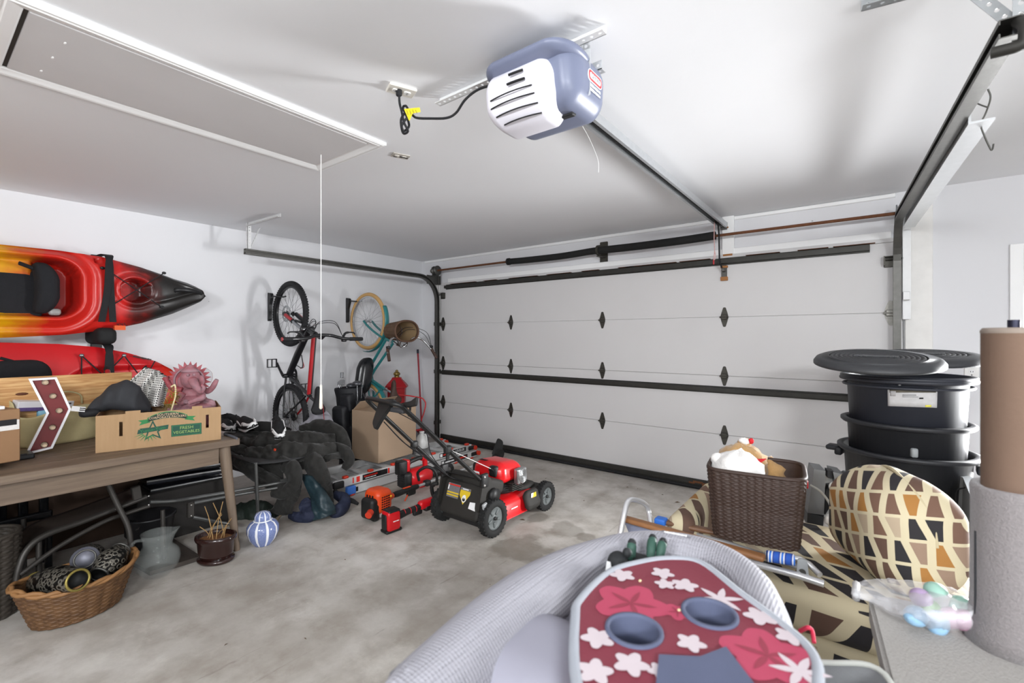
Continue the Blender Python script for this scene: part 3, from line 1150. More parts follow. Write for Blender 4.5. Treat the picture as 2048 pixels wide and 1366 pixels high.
def make_kayak(name, label, top, bot, Xd, ymin, feat, m, xw=XL + .015):
    """hull hung on its side, deck facing the room; top/bot: outline tables (Y -> Z) at deck plane Xd"""
    ymax = max(top[-1][0], bot[-1][0])
    t = thing(name, label, 'kayak', (Xd, 0, 0))
    nu, nv = 190, 64
    ys = []
    for i in range(nu + 1):
        k = i / nu
        ys.append(ymin + (ymax - ymin) * (k if k < .8 else .8 + .2 * math.sin((k - .8) / .2 * pi / 2)))

    def deck(u, v):
        y = ys[int(round(u * nu))]
        zt, zb = lerp_tab(top, y), lerp_tab(bot, y)
        if zt < zb: zt = zb = (zt + zb) / 2
        q = v * 2 - 1
        z = (zt + zb) / 2 + q * (zt - zb) / 2
        hw_ = (zt - zb) / 2
        x = -.055 * abs(q) ** 5 * min(1, hw_ / .15) + .02 * (1 - q * q) * min(1, hw_ / .2)
        x += -.05 * smooth01((y - (ymax - .35)) / .35)
        return V((x + feat(y, z), y, z))

    def hull(u, v):
        y = ys[int(round(u * nu))]
        zt, zb = lerp_tab(top, y), lerp_tab(bot, y)
        if zt < zb: zt = zb = (zt + zb) / 2
        q = v * 2 - 1
        hw_ = (zt - zb) / 2
        z = (zt + zb) / 2 + q * hw_
        d = (Xd - xw) * (1 - .55 * smooth01((y - ymax + .9) / .9)) * min(1, hw_ / .12 + .15)
        e = -.055 * min(1, hw_ / .15) - .05 * smooth01((y - (ymax - .35)) / .35)
        return V((e - (d + e) * (1 - abs(q) ** 2.6) ** .6, y, z))
    b = MB()
    b.grid(deck, nu, nv)
    b.grid(hull, nu, 28)
    b.build('hull', m, t)
    return t


top1 = [(0, 486.6), (118.6, 499), (208.7, 512.5), (285.6, 533.4), (351.5, 556.4), (380, 564.5), (397, 572), (408, 579), (413, 586), (414.2, 592)]
bot1 = [(0, 676), (131.8, 669.6), (219.7, 659.7), (285.6, 646.5), (351.5, 626.7), (380, 615), (397, 607.5), (408, 602), (413, 596), (414.2, 592.3)]
X1 = -4.72


def outline(tab, X):
    o = [(p.y, p.z) for p in (onX(x, y, X) for x, y in tab)]
    y0 = o[0][0]
    sl = (o[1][1] - o[0][1]) / (o[1][0] - o[0][0])
    pre = [(y0 - d, o[0][1] + (-sl * d if d < .3 else -sl * (.6 - d) * .3)) for d in (1.4, 1.0, .6, .3)]
    return pre + o


T1, B1 = outline(top1, X1), outline(bot1, X1)
T1[0] = (T1[0][0], T1[4][1] - .12); B1[0] = (B1[0][0], B1[4][1] + .12)
ck = [onX(x, y, X1) for x, y in ((158, 575), (0, 575), (175, 517), (150, 634))]
ckz0, ckz1 = onX(110, 632, X1).z, onX(110, 519, X1).z
cky = ck[0].y
hp = onX(270, 581, X1)
sc_ = onX(195.6, 521, X1)
seat_y = onX(73, 560, X1).y
tip = onX(390, 580, X1)


def feat1(y, z):
    s = sd_rr(y, z, cky - .55, (ckz0 + ckz1) / 2 + .0, .55, (ckz1 - ckz0) / 2, .13)
    x = 0
    # raised coaming with a channel outside it
    x += .022 * math.exp(-((s - .028) / .016) ** 2) - .016 * math.exp(-((s - .085) / .018) ** 2) + .012 * math.exp(-((s - .125) / .015) ** 2)
    if s < .012:
        deep = .29 if y > seat_y + .03 else .29 - .18 * smooth01((seat_y + .03 - y) / .05)
        x -= deep * smooth01((.012 - s) / .03)
    d = math.hypot(y - hp.y, z - hp.z)
    x += .014 * math.exp(-((d - .112) / .012) ** 2) - .010 * math.exp(-((d - .145) / .012) ** 2)
    x -= .16 * smooth01((.098 - d) / .014)
    d = math.hypot(y - sc_.y, z - sc_.z)
    x -= .05 * smooth01((.022 - d) / .008)
    # moulded ridges running to the nose
    for k in (1, -1):
        zz = tip.z + k * .13 * (1 - smooth01((y - hp.y - .05) / .5))
        if y > hp.y + .1: x += .012 * math.exp(-((z - zz) / .018) ** 2)
    return x


M_k1 = kayak_material('kayak_yellow_red_black', [(-1.5, 'd0980e'), (.40, 'd49c12'), (.52, 'c2621a'), (.64, 'c02418'), (1.08, 'c02220'), (1.20, '4a1714'), (1.32, '211f1e'), (1.9, '1b1a1a')])
k1 = make_kayak('kayak', 'yellow, red and black kayak strapped high on the white wall', T1, B1, X1, T1[0][0], feat1, M_k1)
L0 = V((X1, 0, 0))
# nose carry handle, hatch cords, seat
b = MB()
a, c = onX(345, 582, X1 + .0) - L0, onX(405, 588, X1 - .03) - L0
b.tube(cr([a + V((-.05, 0, -.02)), a + V((.01, .03, .012)), (a + c) / 2 + V((.03, 0, .02)), c + V((.0, -.02, .012)), c + V((-.05, 0, 0))], 6), .020, 8, flat=.7)
b.build('carry_handle', M_blackp, k1)
for p, q in (((222, 545), (325, 615)), ((222, 612), (330, 545))):
    MB().tube([onX(p[0], p[1], X1 + .03) - L0, onX((p[0] + q[0]) / 2, (p[1] + q[1]) / 2, X1 + .028) - L0, onX(q[0], q[1], X1 + .02) - L0], .004, 6).build('deck_cord', M_black, k1)
for x_, y_ in ((324, 614), (328, 546), (205, 536)):
    p = onX(x_, y_, X1 + .018) - L0
    MB().ball(p, (.01, .016, .012), 10).build('pad_eye', M_blackp, k1)
M_seat = mat('black_seat_fabric', '17181c', .9, var=.2, vs=30, bump=.3, bs=150)
p0, p1 = onX(94, 527, X1 - .10) - L0, onX(94, 629, X1 - .10) - L0
b = MB().rbox(((p0 + p1) / 2), (.24, .13, (p0.z - p1.z) * .98), (.06, .05, .12), 4, fn=lambda p: (p.x, p.y + .05 * (p.z / .2) ** 2 * -1, p.z))
b.build('seat_backrest', M_seat, k1)
p = onX(18, 590, X1 - .10) - L0
b = MB().rbox((p.x - .015, p.y, p.z), (.06, .36, .37), (.03, .1, .1), 4)
b.build('seat_pad', M_seat, k1)
a, c = onX(38, 526, X1 + .02) - L0, onX(78, 541, X1 - .06) - L0
MB().tube([a, c], .014, 6, flat=.5).build('seat_strap', M_seat, k1)
p = onX(109, 624, X1 - .05) - L0
MB().rbox(p, (.05, .07, .05), .02, 3).build('clear_bag', mat('clear_crumpled_plastic', 'c8cac8', .25, var=.2, vs=60, trans=.6), k1)
b = MB().text('TYL', .04, Matrix(((0, 0, 1, 0), (1, 0, 0, 0), (0, 1, 0, 0), (0, 0, 0, 1))).copy() if False else mloc(*(onX(244, 650, X1 + .008) - L0)) @ rotm(90, 0, 90) @ rotm(-18, 0, 13), .002)
b.build('hull_lettering', M_black, k1)

# lower red kayak
X2 = -4.70
top2 = [(0, 685), (120, 688), (200, 694.5), (260, 706), (320, 724), (352, 740), (364, 756), (372, 778)]
T2 = outline(top2, X2)
z2c = onX(372, 780, X2).z
B2 = [(y, z2c - (z - z2c) * 1.0 + .0) for y, z in T2]
B2[-1] = (T2[-1][0], T2[-1][1] - .002)
T2[0] = (T2[0][0], T2[4][1] - .12); B2[0] = (B2[0][0], B2[4][1] + .12)
wl = onX(75, 720, X2)


def feat2(y, z):
    s = sd_rr(y, z, wl.y - .62, z2c, .62, .235, .14)
    x = .016 * math.exp(-((s - .02) / .02) ** 2)
    if s < .01:
        x -= .15 * smooth01((.01 - s) / .06)
    # tank well behind the seat
    s = sd_rr(y, z, wl.y + .55, z2c, .42, .21, .18)
    if s < .03:
        x -= .045 * smooth01((.03 - s) / .05)
    return x


M_k2 = kayak_material('kayak_red', [(-1.5, 'b3161c'), (.3, 'b6171d'), (1.3, 'bb1a20'), (1.50, 'c33a20'), (1.58, 'd88a28'), (1.9, 'd88a28')])
k2 = make_kayak('kayak', 'plain red sit-on kayak hung below the multicoloured one', T2, B2, X2, T2[0][0], feat2, M_k2)
L2 = V((X2, 0, 0))
b = MB()
zig = [(163, 752), (163, 711), (208, 752), (248, 711), (275, 746)]
for p, q in zip(zig, zig[1:]):
    MB().tube([onX(p[0], p[1], X2 + .018) - L2, onX(q[0], q[1], X2 + .018) - L2], .0045, 6).build('bungee_cord', M_black, k2)
MB().tube([onX(310, 722, X2 + .018) - L2, onX(288, 760, X2 + .018) - L2], .0045, 6).build('bungee_cord', M_black, k2)
for x_, y_ in ((163, 711), (248, 711)):
    MB().ball(onX(x_, y_, X2 + .02) - L2, (.012, .016, .014), 10).build('pad_eye', mat('pad_eye_steel', '8a8a8c', .3, .8), k2)
p = onX(45, 742, X2 + .0) - L2
MB().rbox(p + V((-.03, -.02, -.12)), (.16, .36, .40), (.06, .12, .12), 4).build('seat_backrest', M_seat, k2)
MB().tube(cr([onX(0, 716, X2) - L2, onX(30, 724, X2) - L2, onX(70, 736, X2) - L2], 5), .010, 6).build('seat_strap', M_seat, k2)
b = MB().marks(.13, .02, mloc(*(onX(285, 716, X2 - .006) - L2)) @ rotm(90, 0, 90) @ rotm(8, 0, -16), 1, 9, .8, .003)
b.build('hull_print', mat('print_dark', '231f20', .5), k2, stuff=True)


# wall racks: padded arm below + webbing strap round each kayak
def kayak_rack(label, X, top, bot, padz, xs):
    py = onX(xs, top, X).y
    t = thing('kayak_wall_rack', label, 'wall rack', (XL, py, padz), group=None)
    o = V((XL, py, padz))
    b = MB().box((.018, 0, .25), (.03, .07, .80), bev=.004)
    b.build('wall_plate', M_blackp, t)
    zt, zb = onX(xs, top, X).z, onX(xs, bot, X).z
    if padz < zb + .02:
        b = MB().rbox((.21, -.01, -.02), (.40, .13, .13), (.05, .045, .045), 4)
        b.build('padded_arm', mat('black_pad', '131314', .8, var=.2, bump=.2, bs=40), t)
        MB().box((.405, .01, .045), (.02, .07, .035), rotm(0, 0, 8)).build('orange_tag', mat('tag_orange', 'd4531b', .6), t)
    # strap over the deck
    w = .021
    M_st = mat('black_webbing', '131316', .8, var=.2, vs=80, bump=.3, bs=200)

    def strap(dy0, dy1, off):
        pts = [V((.06, dy0 * .3, zt - padz + .035)), V((X - XL - .03, dy0, zt - padz + .018)), V((X - XL + .035 + off, dy0 * .7 + dy1 * .3, zt - padz - .06)), V((X - XL + .042 + off, (dy0 + dy1) / 2, (zt + zb) / 2 - padz)), V((X - XL + .03 + off, dy1, zb - padz + .05))]
        C_ = cr(pts, 6)
        b = MB()
        vs, fs = [], []
        for p in C_:
            vs += [p + V((0, -w, 0)), p + V((0, w, 0)), p + V((.004, w, 0)), p + V((.004, -w, 0))]
        for i in range(len(C_) - 1):
            for j in range(4):
                fs.append((i * 4 + j, i * 4 + (j + 1) % 4, i * 4 + 4 + (j + 1) % 4, i * 4 + 4 + j))
        b.add(vs, fs).build('strap', M_st, t)
    strap(.0, .03, 0)
    strap(.02, -.04, .006)
    return t


r1 = kayak_rack('black padded wall rack and strap holding the multicoloured kayak', X1, 513, 657, onX(212, 667, X1).z, 214)
r2 = kayak_rack('black webbing strap and rack holding the plain red kayak', X2, 695, 800, .62, 214)

# ================================================================ PINE BOARD, TABLE
t = NT('pine_board_wood')
g_ = t.noise(2.2, 5, t.mapping((1, .35, 5)), .6)
g2 = t.noise(16, 3, t.mapping((1, .06, 3)))
ln = t.math('PINGPONG', t.math('MULTIPLY', g_, 9.0), .5)
c_ = t.ramp(ln, [(.0, 'b07c48'), (.25, 'c79a63'), (.5, 'd6ae78')])
t.set('Base Color', t.mix(t.math('MULTIPLY', g2, .5), c_, 'bd8f5a'))
t.set('Roughness', .6)
M_pine = t.m
bo = MB().box((0, -.2, .214), (.022, 2.45, .428), bev=.002).build('pine_board', M_pine)
bo.location = (-4.135, -.03, .7425)
tag(bo, 'wide pale pine board standing on edge along the back of the table', 'board')
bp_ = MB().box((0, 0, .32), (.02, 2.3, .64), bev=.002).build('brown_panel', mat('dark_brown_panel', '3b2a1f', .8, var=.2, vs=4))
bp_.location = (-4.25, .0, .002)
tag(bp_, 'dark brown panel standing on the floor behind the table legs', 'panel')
MB().ball((.012, onX(44, 788, -4.12).y + .03, onX(44, 788, -4.12).z - .7425), (.002, .03, .009), 10).build('knot', mat('knot_dark', '5a3018', .7), bo)


def wood_mat(name, c0, c1, c2, ax='Y', scale=1.0):
    t = NT(name)
    sc = {'X': (.15, 3, 3), 'Y': (3, .15, 3), 'Z': (3, 3, .15)}[ax]
    n = t.noise(9 * scale, 6, t.mapping(sc), .65)
    n2 = t.noise(60 * scale, 3, t.mapping(sc))
    c = t.ramp(n, [(.3, c0), (.5, c1), (.7, c2)])
    t.set('Base Color', t.mix(t.math('MULTIPLY', n2, .35), c, c0))
    t.set('Roughness', .55)
    t.bump(n2, .15, .003)
    return t.m


M_tab = wood_mat('weathered_table_wood', '5a4b3e', '6f5e4f', '85735f', 'Y')
M_tabz = wood_mat('weathered_table_leg_wood', '5a4b3e', '6a5a4b', '7a6856', 'Z')
TX0, TX1, TY0, TY1, TZ = -4.15, -3.32, -.32, 1.375, .742
tb = thing('wooden_table', 'weathered brown wooden table with round splayed legs', 'table', ((TX0 + TX1) / 2, (TY0 + TY1) / 2, 0))
hx, hy = (TX1 - TX0) / 2, (TY1 - TY0) / 2
for i in range(5):
    w5 = 2 * hx / 5
    MB().box((-hx + w5 * (i + .5), 0, TZ - .022), (w5 - .0015, 2 * hy, .044), bev=.003).build('top_plank', M_tab, tb)
for sx in (-1, 1):
    MB().box((sx * (hx - .055), 0, TZ - .044 - .055), (.024, 2 * hy - .22, .11), bev=.002).build('apron', M_tab, tb)
for sy in (-1, 1):
    MB().box((0, sy * (hy - .09), TZ - .099), (2 * hx - .2, .024, .11), bev=.002).build('apron', M_tab, tb)
for sx in (-1, 1):
    for sy in (-1, 1):
        a, c = V((sx * (hx - .06), sy * (hy - .075), TZ - .044)), V((sx * (hx + .0), sy * (hy - .02), 0))
        b = MB().cyl(a, c, .036, .020, n=18)
        b.build('leg', M_tabz, tb)

# ================================================================ THINGS ON THE TABLE
t = NT('corrugated_cardboard')
n = t.noise(60, 3, t.mapping((1, 1, .1)))
t.set('Base Color', t.mix(n, '9c7c58', 'ab8c68'))
t.set('Roughness', .8)
M_card = t.m
M_cardd = mat('cardboard_dark', '8d6b4d', .85, var=.08, vs=20)
M_green = mat('print_green', '2f7a46', .7, var=.1)
M_dgreen = mat('print_dark_green', '1e4a3c', .7, var=.1)
M_lgreen = mat('print_light_green', '8faa5c', .7, var=.1)
M_pcream = mat('print_cream', 'cdb592', .7, var=.05)
pa, pb = onZ(191, 907, TZ), onZ(442, 879, TZ)
ang = math.degrees(math.atan2(pb.y - pa.y, pb.x - pa.x))
BL = (pb - pa).length
vb = thing('vegetable_box', 'open brown cardboard box printed with fresh vegetables in green', 'box', pa + V((0, 0, .001)), (0, 0, ang))
BH, BD = .215, .38     # local: x along the front, y into the room's wall, z up
# local +y points away from the camera (towards the wall)
th = .005


def panel_with_holes(L, H, tabs, holes, M):
    """cardboard panel in XZ, thickness th along +y; holes are hand slots; tabs raise the top edge"""
    b = MB()
    xs = sorted(set([0, L] + [h[0] for h in holes] + [h[0] + h[2] for h in holes] + [q for tb_ in tabs for q in (tb_[0], tb_[1])]))
    for x0, x1 in zip(xs, xs[1:]):
        xm = (x0 + x1) / 2
        top = H + max([tb_[2] for tb_ in tabs if tb_[0] <= xm <= tb_[1]] + [0])
        zs = [0, top]
        hh = [h for h in holes if h[0] <= xm <= h[0] + h[2]]
        segs = [(0, top)] if not hh else [(0, hh[0][1]), (hh[0][1] + hh[0][3], top)]
        for z0, z1 in segs:
            b.box((xm, th / 2, (z0 + z1) / 2), (x1 - x0, th, z1 - z0), M)
    return b


tabs = [(BL * .215, BL * .33, .016), (BL * .745, BL * .835, .016)]
holes = [(BL * .17, .085, .016, .085), (BL * .865, .085, .016, .085)]
panel_with_holes(BL, BH, tabs, holes, Matrix()).build('front_wall', M_card, vb)
panel_with_holes(BL, BH, tabs, holes, mloc(0, BD - th, 0)).build('back_wall', M_card, vb)
for x in (0, BL - th):
    MB().box((x + th / 2, BD / 2, BH / 2), (th, BD - 2 * th, BH)).build('end_wall', M_cardd, vb)
MB().box((BL / 2, BD / 2, .003), (BL - .01, BD - .01, .006)).build('base', M_cardd, vb)
PF = mloc(0, -.0006, 0) @ rotm(90, 0, 0)          # print plane on the front face: x right, y up, z out
bx_ = lambda u, v_: mloc(u * BL, v_ * BH, 0)
# ribbon banner
arc = []
for i in range(21):
    a = -1 + 2 * i / 20
    arc.append((a * .100, .030 * (1 - a * a) + .012))
poly = arc[::-1] + [(a * .100, -.014 + .016 * (1 - a * a)) for a in [-1 + 2 * i / 20 for i in range(21)]]
Q = PF @ bx_(.545, .785)
MB().prism(poly, 0, .0006, Q).build('banner_edge', M_green, vb)
MB().prism([(x * .95, y * .86 + .001) for x, y in poly], .0004, .0010, Q).build('banner_field', mat('banner_dark', '27312c', .7), vb)
for s in (-1, 1):
    MB().prism([(s * .096, .004), (s * .145, .000), (s * .128, -.012), (s * .14, -.030), (s * .085, -.016)][::s], 0, .0006, Q).build('banner_tail', M_green, vb)
b = MB().text('SOUTHERN', .021, Q @ mloc(0, .0245, .0014), .0005).build('banner_lettering', M_pcream, vb)
b = MB().text('CORPORATE PACKERS', .0185, Q @ mloc(0, .008, .0014), .0005).build('banner_lettering', M_pcream, vb)
# star mark
Q = PF @ bx_(.425, .46)
star = []
for i in range(10):
    r_ = .066 if i % 2 == 0 else .028
    a = pi / 2 + i * pi / 5
    star.append((r_ * math.cos(a) * 1.05, r_ * math.sin(a)))
MB().prism(star, 0, .0006, Q).build('star_edge', M_dgreen, vb)
MB().prism([(x * .70, y * .70) for x, y in star], .0004, .001, Q).build('star_field', M_card, vb)
MB().prism([(-.075, -.012), (.075, .004), (.078, .030), (-.07, .014)], .0008, .0014, Q).build('star_band', M_dgreen, vb)
MB().text('Yumo-Yum', .027, Q @ mloc(0, .008, .0018) @ rotm(0, 0, 6), .0005).build('star_lettering', M_green, vb)
b = MB()
for i in range(7):
    a = rad(205 + i * 16)
    b.prism([(.03 * math.cos(a - .12) - .02, .03 * math.sin(a - .12)), (.078 * math.cos(a) - .02, .066 * math.sin(a)), (.03 * math.cos(a + .12) - .02, .03 * math.sin(a + .12))], .001, .0016, Q)
b.build('leaf_print', M_green, vb, stuff=True)
Q = PF @ bx_(.70, .40)
MB().prism([(-.079, -.036), (.079, -.036), (.079, .036), (-.079, .036)], 0, .0006, Q).build('sign_print', M_dgreen, vb)
b = MB()
for x0, y0, w2, h2 in ((0, .031, .148, .0022), (0, -.031, .148, .0022), (-.073, 0, .0022, .064), (.073, 0, .0022, .064)):
    b.box((x0, y0, .0008), (w2, h2, .0006), Q)
b.build('sign_rule', M_green, vb)
MB().text('FRESH', .026, Q @ mloc(0, .014, .001), .0005).build('sign_lettering', M_lgreen, vb)
MB().text('VEGETABLES', .0245, Q @ mloc(0, -.012, .001), .0005).build('sign_lettering', M_lgreen, vb)

# chevron marquee sign
ps = {k: atT(x, y, tt) for k, (x, y, tt) in {'tl': (57, 757, 2.68), 'tr': (113.7, 756, 2.68), 'tip': (144, 823, 2.68), 'br': (105.5, 900, 2.68), 'bl': (50.4, 907, 2.68), 'in': (92.6, 828, 2.68)}.items()}
cs_ = thing('chevron_sign', 'red chevron marquee sign with a white edge and five bulbs', 'sign', atT(78, 905, 2.68), (0, 0, 0))
o0 = cs_.location.copy()
view = V(ray(95, 830)).normalized()
nrm = V((-view.x, -view.y, 0)).normalized()
rgt = V((0, 0, 1)).cross(nrm).normalized() * 1
FM = Matrix((rgt, V((0, 0, 1)), nrm)).transposed().to_4x4()
FMi = FM.to_3x3().transposed()
poly = []
for k in ('bl', 'br', 'tip', 'tr', 'tl', 'in'):
    q = FMi @ (ps[k] - o0)
    poly.append((q.x, q.y))
cx_ = sum(p[0] for p in poly) / 6; cy_ = sum(p[1] for p in poly) / 6


def inset(poly, d):
    out = []
    n = len(poly)
    for i in range(n):
        p0, p1, p2 = V((*poly[i - 1], 0)), V((*poly[i], 0)), V((*poly[(i + 1) % n], 0))
        a, c = (p1 - p0).normalized(), (p2 - p1).normalized()
        na, nc = V((-a.y, a.x, 0)), V((-c.y, c.x, 0))
        bi = (na + nc).normalized()
        k = d / max(.2, bi.dot(na))
        q = p1 + bi * k
        out.append((q.x, q.y))
    return out


ins = inset(poly, .011)
n = len(poly)
b = MB()
vs = [(x, y, .0) for x, y in poly] + [(x, y, -.05) for x, y in poly] + [(x, y, .0) for x, y in ins] + [(x, y, -.022) for x, y in ins]
fs = []
for i in range(n):
    j = (i + 1) % n
    fs += [(i, j, n + j, n + i), (i, 2 * n + i, 2 * n + j, j), (2 * n + i, 3 * n + i, 3 * n + j, 2 * n + j)]
fs.append(list(range(n, 2 * n)))
b.add(vs, fs, False, FM).build('white_frame', mat('sign_white_enamel', 'e4e2e6', .35, var=.04), cs_)
MB().prism(ins, -.024, -.020, FM).build('red_face', mat('sign_red_enamel', '6d0f12', .5, var=.25, vs=8), cs_)
M_bulb = mat('bulb_glass', 'e2dcd8', .05, var=0, trans=.95, ior=1.25)
for (x, y) in ((90.5, 765.5), (106, 794), (119, 824.5), (105, 857.5), (88.5, 891)):
    q = FMi @ (atT(x, y, 2.68) - o0)
    bb = MB().ball((q.x, q.y, -.006), (.017, .017, .02), 14, FM).build('bulb', M_bulb, cs_)
    MB().cyl(FM @ V((q.x, q.y, -.022)), FM @ V((q.x, q.y, -.008)), .011, n=10).build('socket', mat('lamp_socket', 'b8a58c', .4, .5), bb)
q = FMi @ (atT(88, 908, 2.68) - o0)
MB().box((q.x, q.y - .013, -.025), (.28, .026, .09), FM, bev=.003).build('base_bar', mat('dark_base_metal', '34353a', .4, .4), cs_)

# dark tray under the left carton
p = onZ(12, 925, TZ)
tr_ = tag(MB().box((0, 0, .014), (.16, .26, .028), bev=.006).box((.05, .05, .03), (.05, .1, .006), bev=.002).build('black_tray', mat('tray_black', '1d1e22', .35, var=.1)), 'flat black plastic tray lying on the table under the plain carton', 'tray')
tr_.location = (p.x - .08, p.y - .02, TZ)
# carton at the picture's edge of the table
p = onZ(22, 917, TZ + .03)
cb = thing('small_carton', 'plain brown carton with a torn paper label on the table', 'box', (p.x, p.y, TZ + .031), (0, 0, 14))
M_cart = mat('carton_brown', '8f6d4e', .75, var=.1, vs=8)
MB().box((-.0, -.14, .135), (.20, .28, .27), bev=.004).build('body', M_cart, cb)
MB().box((-.03, -.15, .278), (.16, .22, .016), bev=.002).build('paper_pad', M_trim, cb)
MB().box((.101, -.055, .19), (.002, .10, .05)).build('torn_label', mat('label_paper', 'd9d6d2', .6, var=.2, vs=60), cb)
MB().box((.1025, -.05, .205), (.001, .07, .03)).build('label_black_patch', M_slot, cb)

# cream tote bag with things in it
p = onZ(100, 893, TZ)
tg = thing('cream_tote', 'open cream fabric tote bag behind the chevron sign', 'bag', (p.x - .17, p.y + .06, TZ), (0, 0, 14))
M_tote = mat('cream_canvas', 'c2b68a', .9, var=.12, vs=12, bump=.3, bs=80)


def tote(u, v):
    a = 2 * pi * u
    k = .5 + .5 * v
    rx, ry = .12 + .03 * v, .20 + .03 * v
    s = 3.0
    ca, sa = math.cos(a), math.sin(a)
    x = rx * abs(ca) ** (2 / s) * (1 if ca > 0 else -1)
    y = ry * abs(sa) ** (2 / s) * (1 if sa > 0 else -1)
    z = .002 + .27 * v + .025 * v * math.sin(3 * a + 1) - (.06 * v if ca > .3 else 0)
    w3 = .018 * nz((x * 8, y * 8, z * 8 + 3)) * (.3 + v)
    return (x + w3, y + w3, z)


MB().sheet(tote, 48, 14, .004, cu=True).build('fabric', M_tote, tg)
MB().box((0, 0, .006), (.2, .36, .008)).build('bag_base', M_tote, tg)
h = [(.1, -.1, .24), (.12, -.09, .30), (.11, 0, .325), (.12, .07, .30), (.10, .09, .24)]
MB().tube(cr([(x - .02, y, z) for x, y, z in h], 6), .012, 6, flat=.4).build('bag_handle', M_tote, tg)
# inside: white boxed item, blue case
wb = thing('white_carton', 'slim white carton lying across the open cream tote', 'box', tg.matrix_basis @ V((-.0, -.06, .225)) if False else (p.x - .15, p.y - .02, TZ + .215), (0, 0, 14))
MB().box((0, 0, .04), (.12, .27, .05), rotm(-6, 8, 0), bev=.003).build('carton', mat('carton_white', 'd9d8dd', .5, var=.05), wb)
MB().box((.055, .0, .018), (.02, .26, .022), rotm(-6, 8, 0), bev=.002).build('printed_edge', mat('carton_print_purple', '5b4a7c', .5, var=.5, vs=60), wb)
MB().marks(.06, .014, rotm(-6, 8, 0) @ mloc(.061, .09, .05) @ rotm(90, 0, 90), 1, 4).build('carton_print', M_slot, wb, stuff=True)
bc = tag(MB().rbox((0, 0, .075), (.05, .09, .15), .015, 3).build('blue_case', mat('light_blue_plastic', '77a7bd', .5, var=.05)), 'light blue plastic case standing in the cream tote', 'case')
bc.location = (p.x - .10, p.y + .0, TZ + .07)
# tag strip beside the black bag
tl_ = tag(MB().box((0, 0, 0), (.002, .07, .03), rotm(-14, 0, 0)).build('price_tag', mat('tag_paper', 'dddcdc', .6, var=.05)), 'white printed swing tag hanging by the black bag', 'tag')
tl_.location = atT(157, 818, 2.74)
tl_.rotation_euler = (0, 0, rad(20))
MB().marks(.03, .022, rotm(-14, 0, 0) @ mloc(.0014, .02, 0) @ rotm(90, 0, 90), 2, 8).build('tag_print', M_slot, tl_, stuff=True)

# black bag (hood-like) slumped over the box corner
M_bagb = mat('charcoal_nylon', '2b2c30', .75, var=.15, vs=10, bump=.25, bs=60)
pk = [atT(172, 828, 2.83), atT(300, 826, 3.0), atT(262, 768, 2.95)]
bb = thing('charcoal_bag', 'slumped charcoal nylon bag resting on the edge of the vegetable box', 'bag', atT(240, 830, 2.95))
o0 = bb.location.copy()


def bag(u, v):
    # v: 0 left tip -> 1 right end ; u: round
    a = 2 * pi * u
    ax = [(168, 826), (195, 812), (225, 800), (255, 798), (280, 806), (302, 822)]
    hh = [(.010), (.055), (.10), (.125), (.105), (.02)]
    k = v * 5
    i = min(4, int(k)); f = k - i
    x = ax[i][0] * (1 - f) + ax[i + 1][0] * f
    y = ax[i][1] * (1 - f) + ax[i + 1][1] * f
    r_ = hh[i] * (1 - smooth01(f)) + hh[i + 1] * smooth01(f)
    c = atT(x, y, 2.84 + .16 * v) - o0
    up = V((0, 0, 1)); dep = V((-.85, .5, 0))
    sx = math.cos(a); sz = math.sin(a)
    q = c + up * (sz * r_ * (1.0 if sz > 0 else .55)) + dep * (sx * r_ * .9)
    return q + V((1, 1, 1)) * .014 * nz(q, 9) * min(1, r_ / .05)


MB().grid(bag, 40, 36, cu=True).build('body', M_bagb, bb)
p = atT(178, 826, 2.82) - o0
MB().rbox(p, (.08, .09, .05), .024, 3, fn=lambda q: q + V((1, 1, 1)) * .008 * nz(q, 20)).build('dark_cuff', M_black, bb)

# red rod leaning behind the bag
a, c = atT(231, 778, 3.1), atT(215, 742, 3.3)
rr = thing('red_rod', 'short red tubular handle poking up behind the charcoal bag', 'handle', a)
MB().cyl((0, 0, -.12), c - a, .016, n=12).build('tube', mat('red_paint_rod', 'a0141c', .4), rr)
MB().cyl(c - a, (c - a) * 1.12, .018, n=12).build('end_grip', M_black, rr)

# black and white checked cloth
t = NT('checked_cloth')
ch = t.n('TexVoronoi', {'Scale': 75.0, 'Randomness': 0.0}, feature='F1')
t.t.links.new(t.mapping((1, 1, 1), (0, 0, .5)), ch.inputs['Vector'])
st = t.n('TexWave', {'Scale': 3.3, 'Distortion': .4}, wave_type='BANDS', bands_direction='Y')
t.t.links.new(t.obj(), st.inputs['Vector'])
dots = t.math('LESS_THAN', ch.outputs['Distance'], .0058)
t.set('Base Color', t.mix(t.ramp(ch.outputs['Distance'], [(.38, (0, 0, 0)), (.42, (1, 1, 1))]), '101012', 'e8e6e2'))
t.set('Roughness', .85)
M_chk = t.m
cl = thing('checked_cloth', 'bunched black and white checked cloth in the vegetable box', 'cloth', atT(300, 812, 3.1))
o0 = cl.location.copy()
cg = [[(252, 788), (262, 760), (290, 736), (302, 738)], [(275, 800), (285, 770), (306, 742), (318, 742)], [(300, 812), (308, 778), (322, 752), (330, 752)], [(326, 814), (332, 790), (340, 765), (345, 762)]]


def cloth(u, v):
    uu, vv = u * 3, v * 3
    i, j = min(2, int(uu)), min(2, int(vv))
    f, g = uu - i, vv - j
    q = [0, 0]
    for d in range(2):
        q[d] = (cg[i][j][d] * (1 - f) + cg[i + 1][j][d] * f) * (1 - g) + (cg[i][j + 1][d] * (1 - f) + cg[i + 1][j + 1][d] * f) * g
    p = atT(q[0], q[1], 3.08 + .22 * v + .05 * math.sin(u * 14) * (1 - v * .5)) - o0
    return p


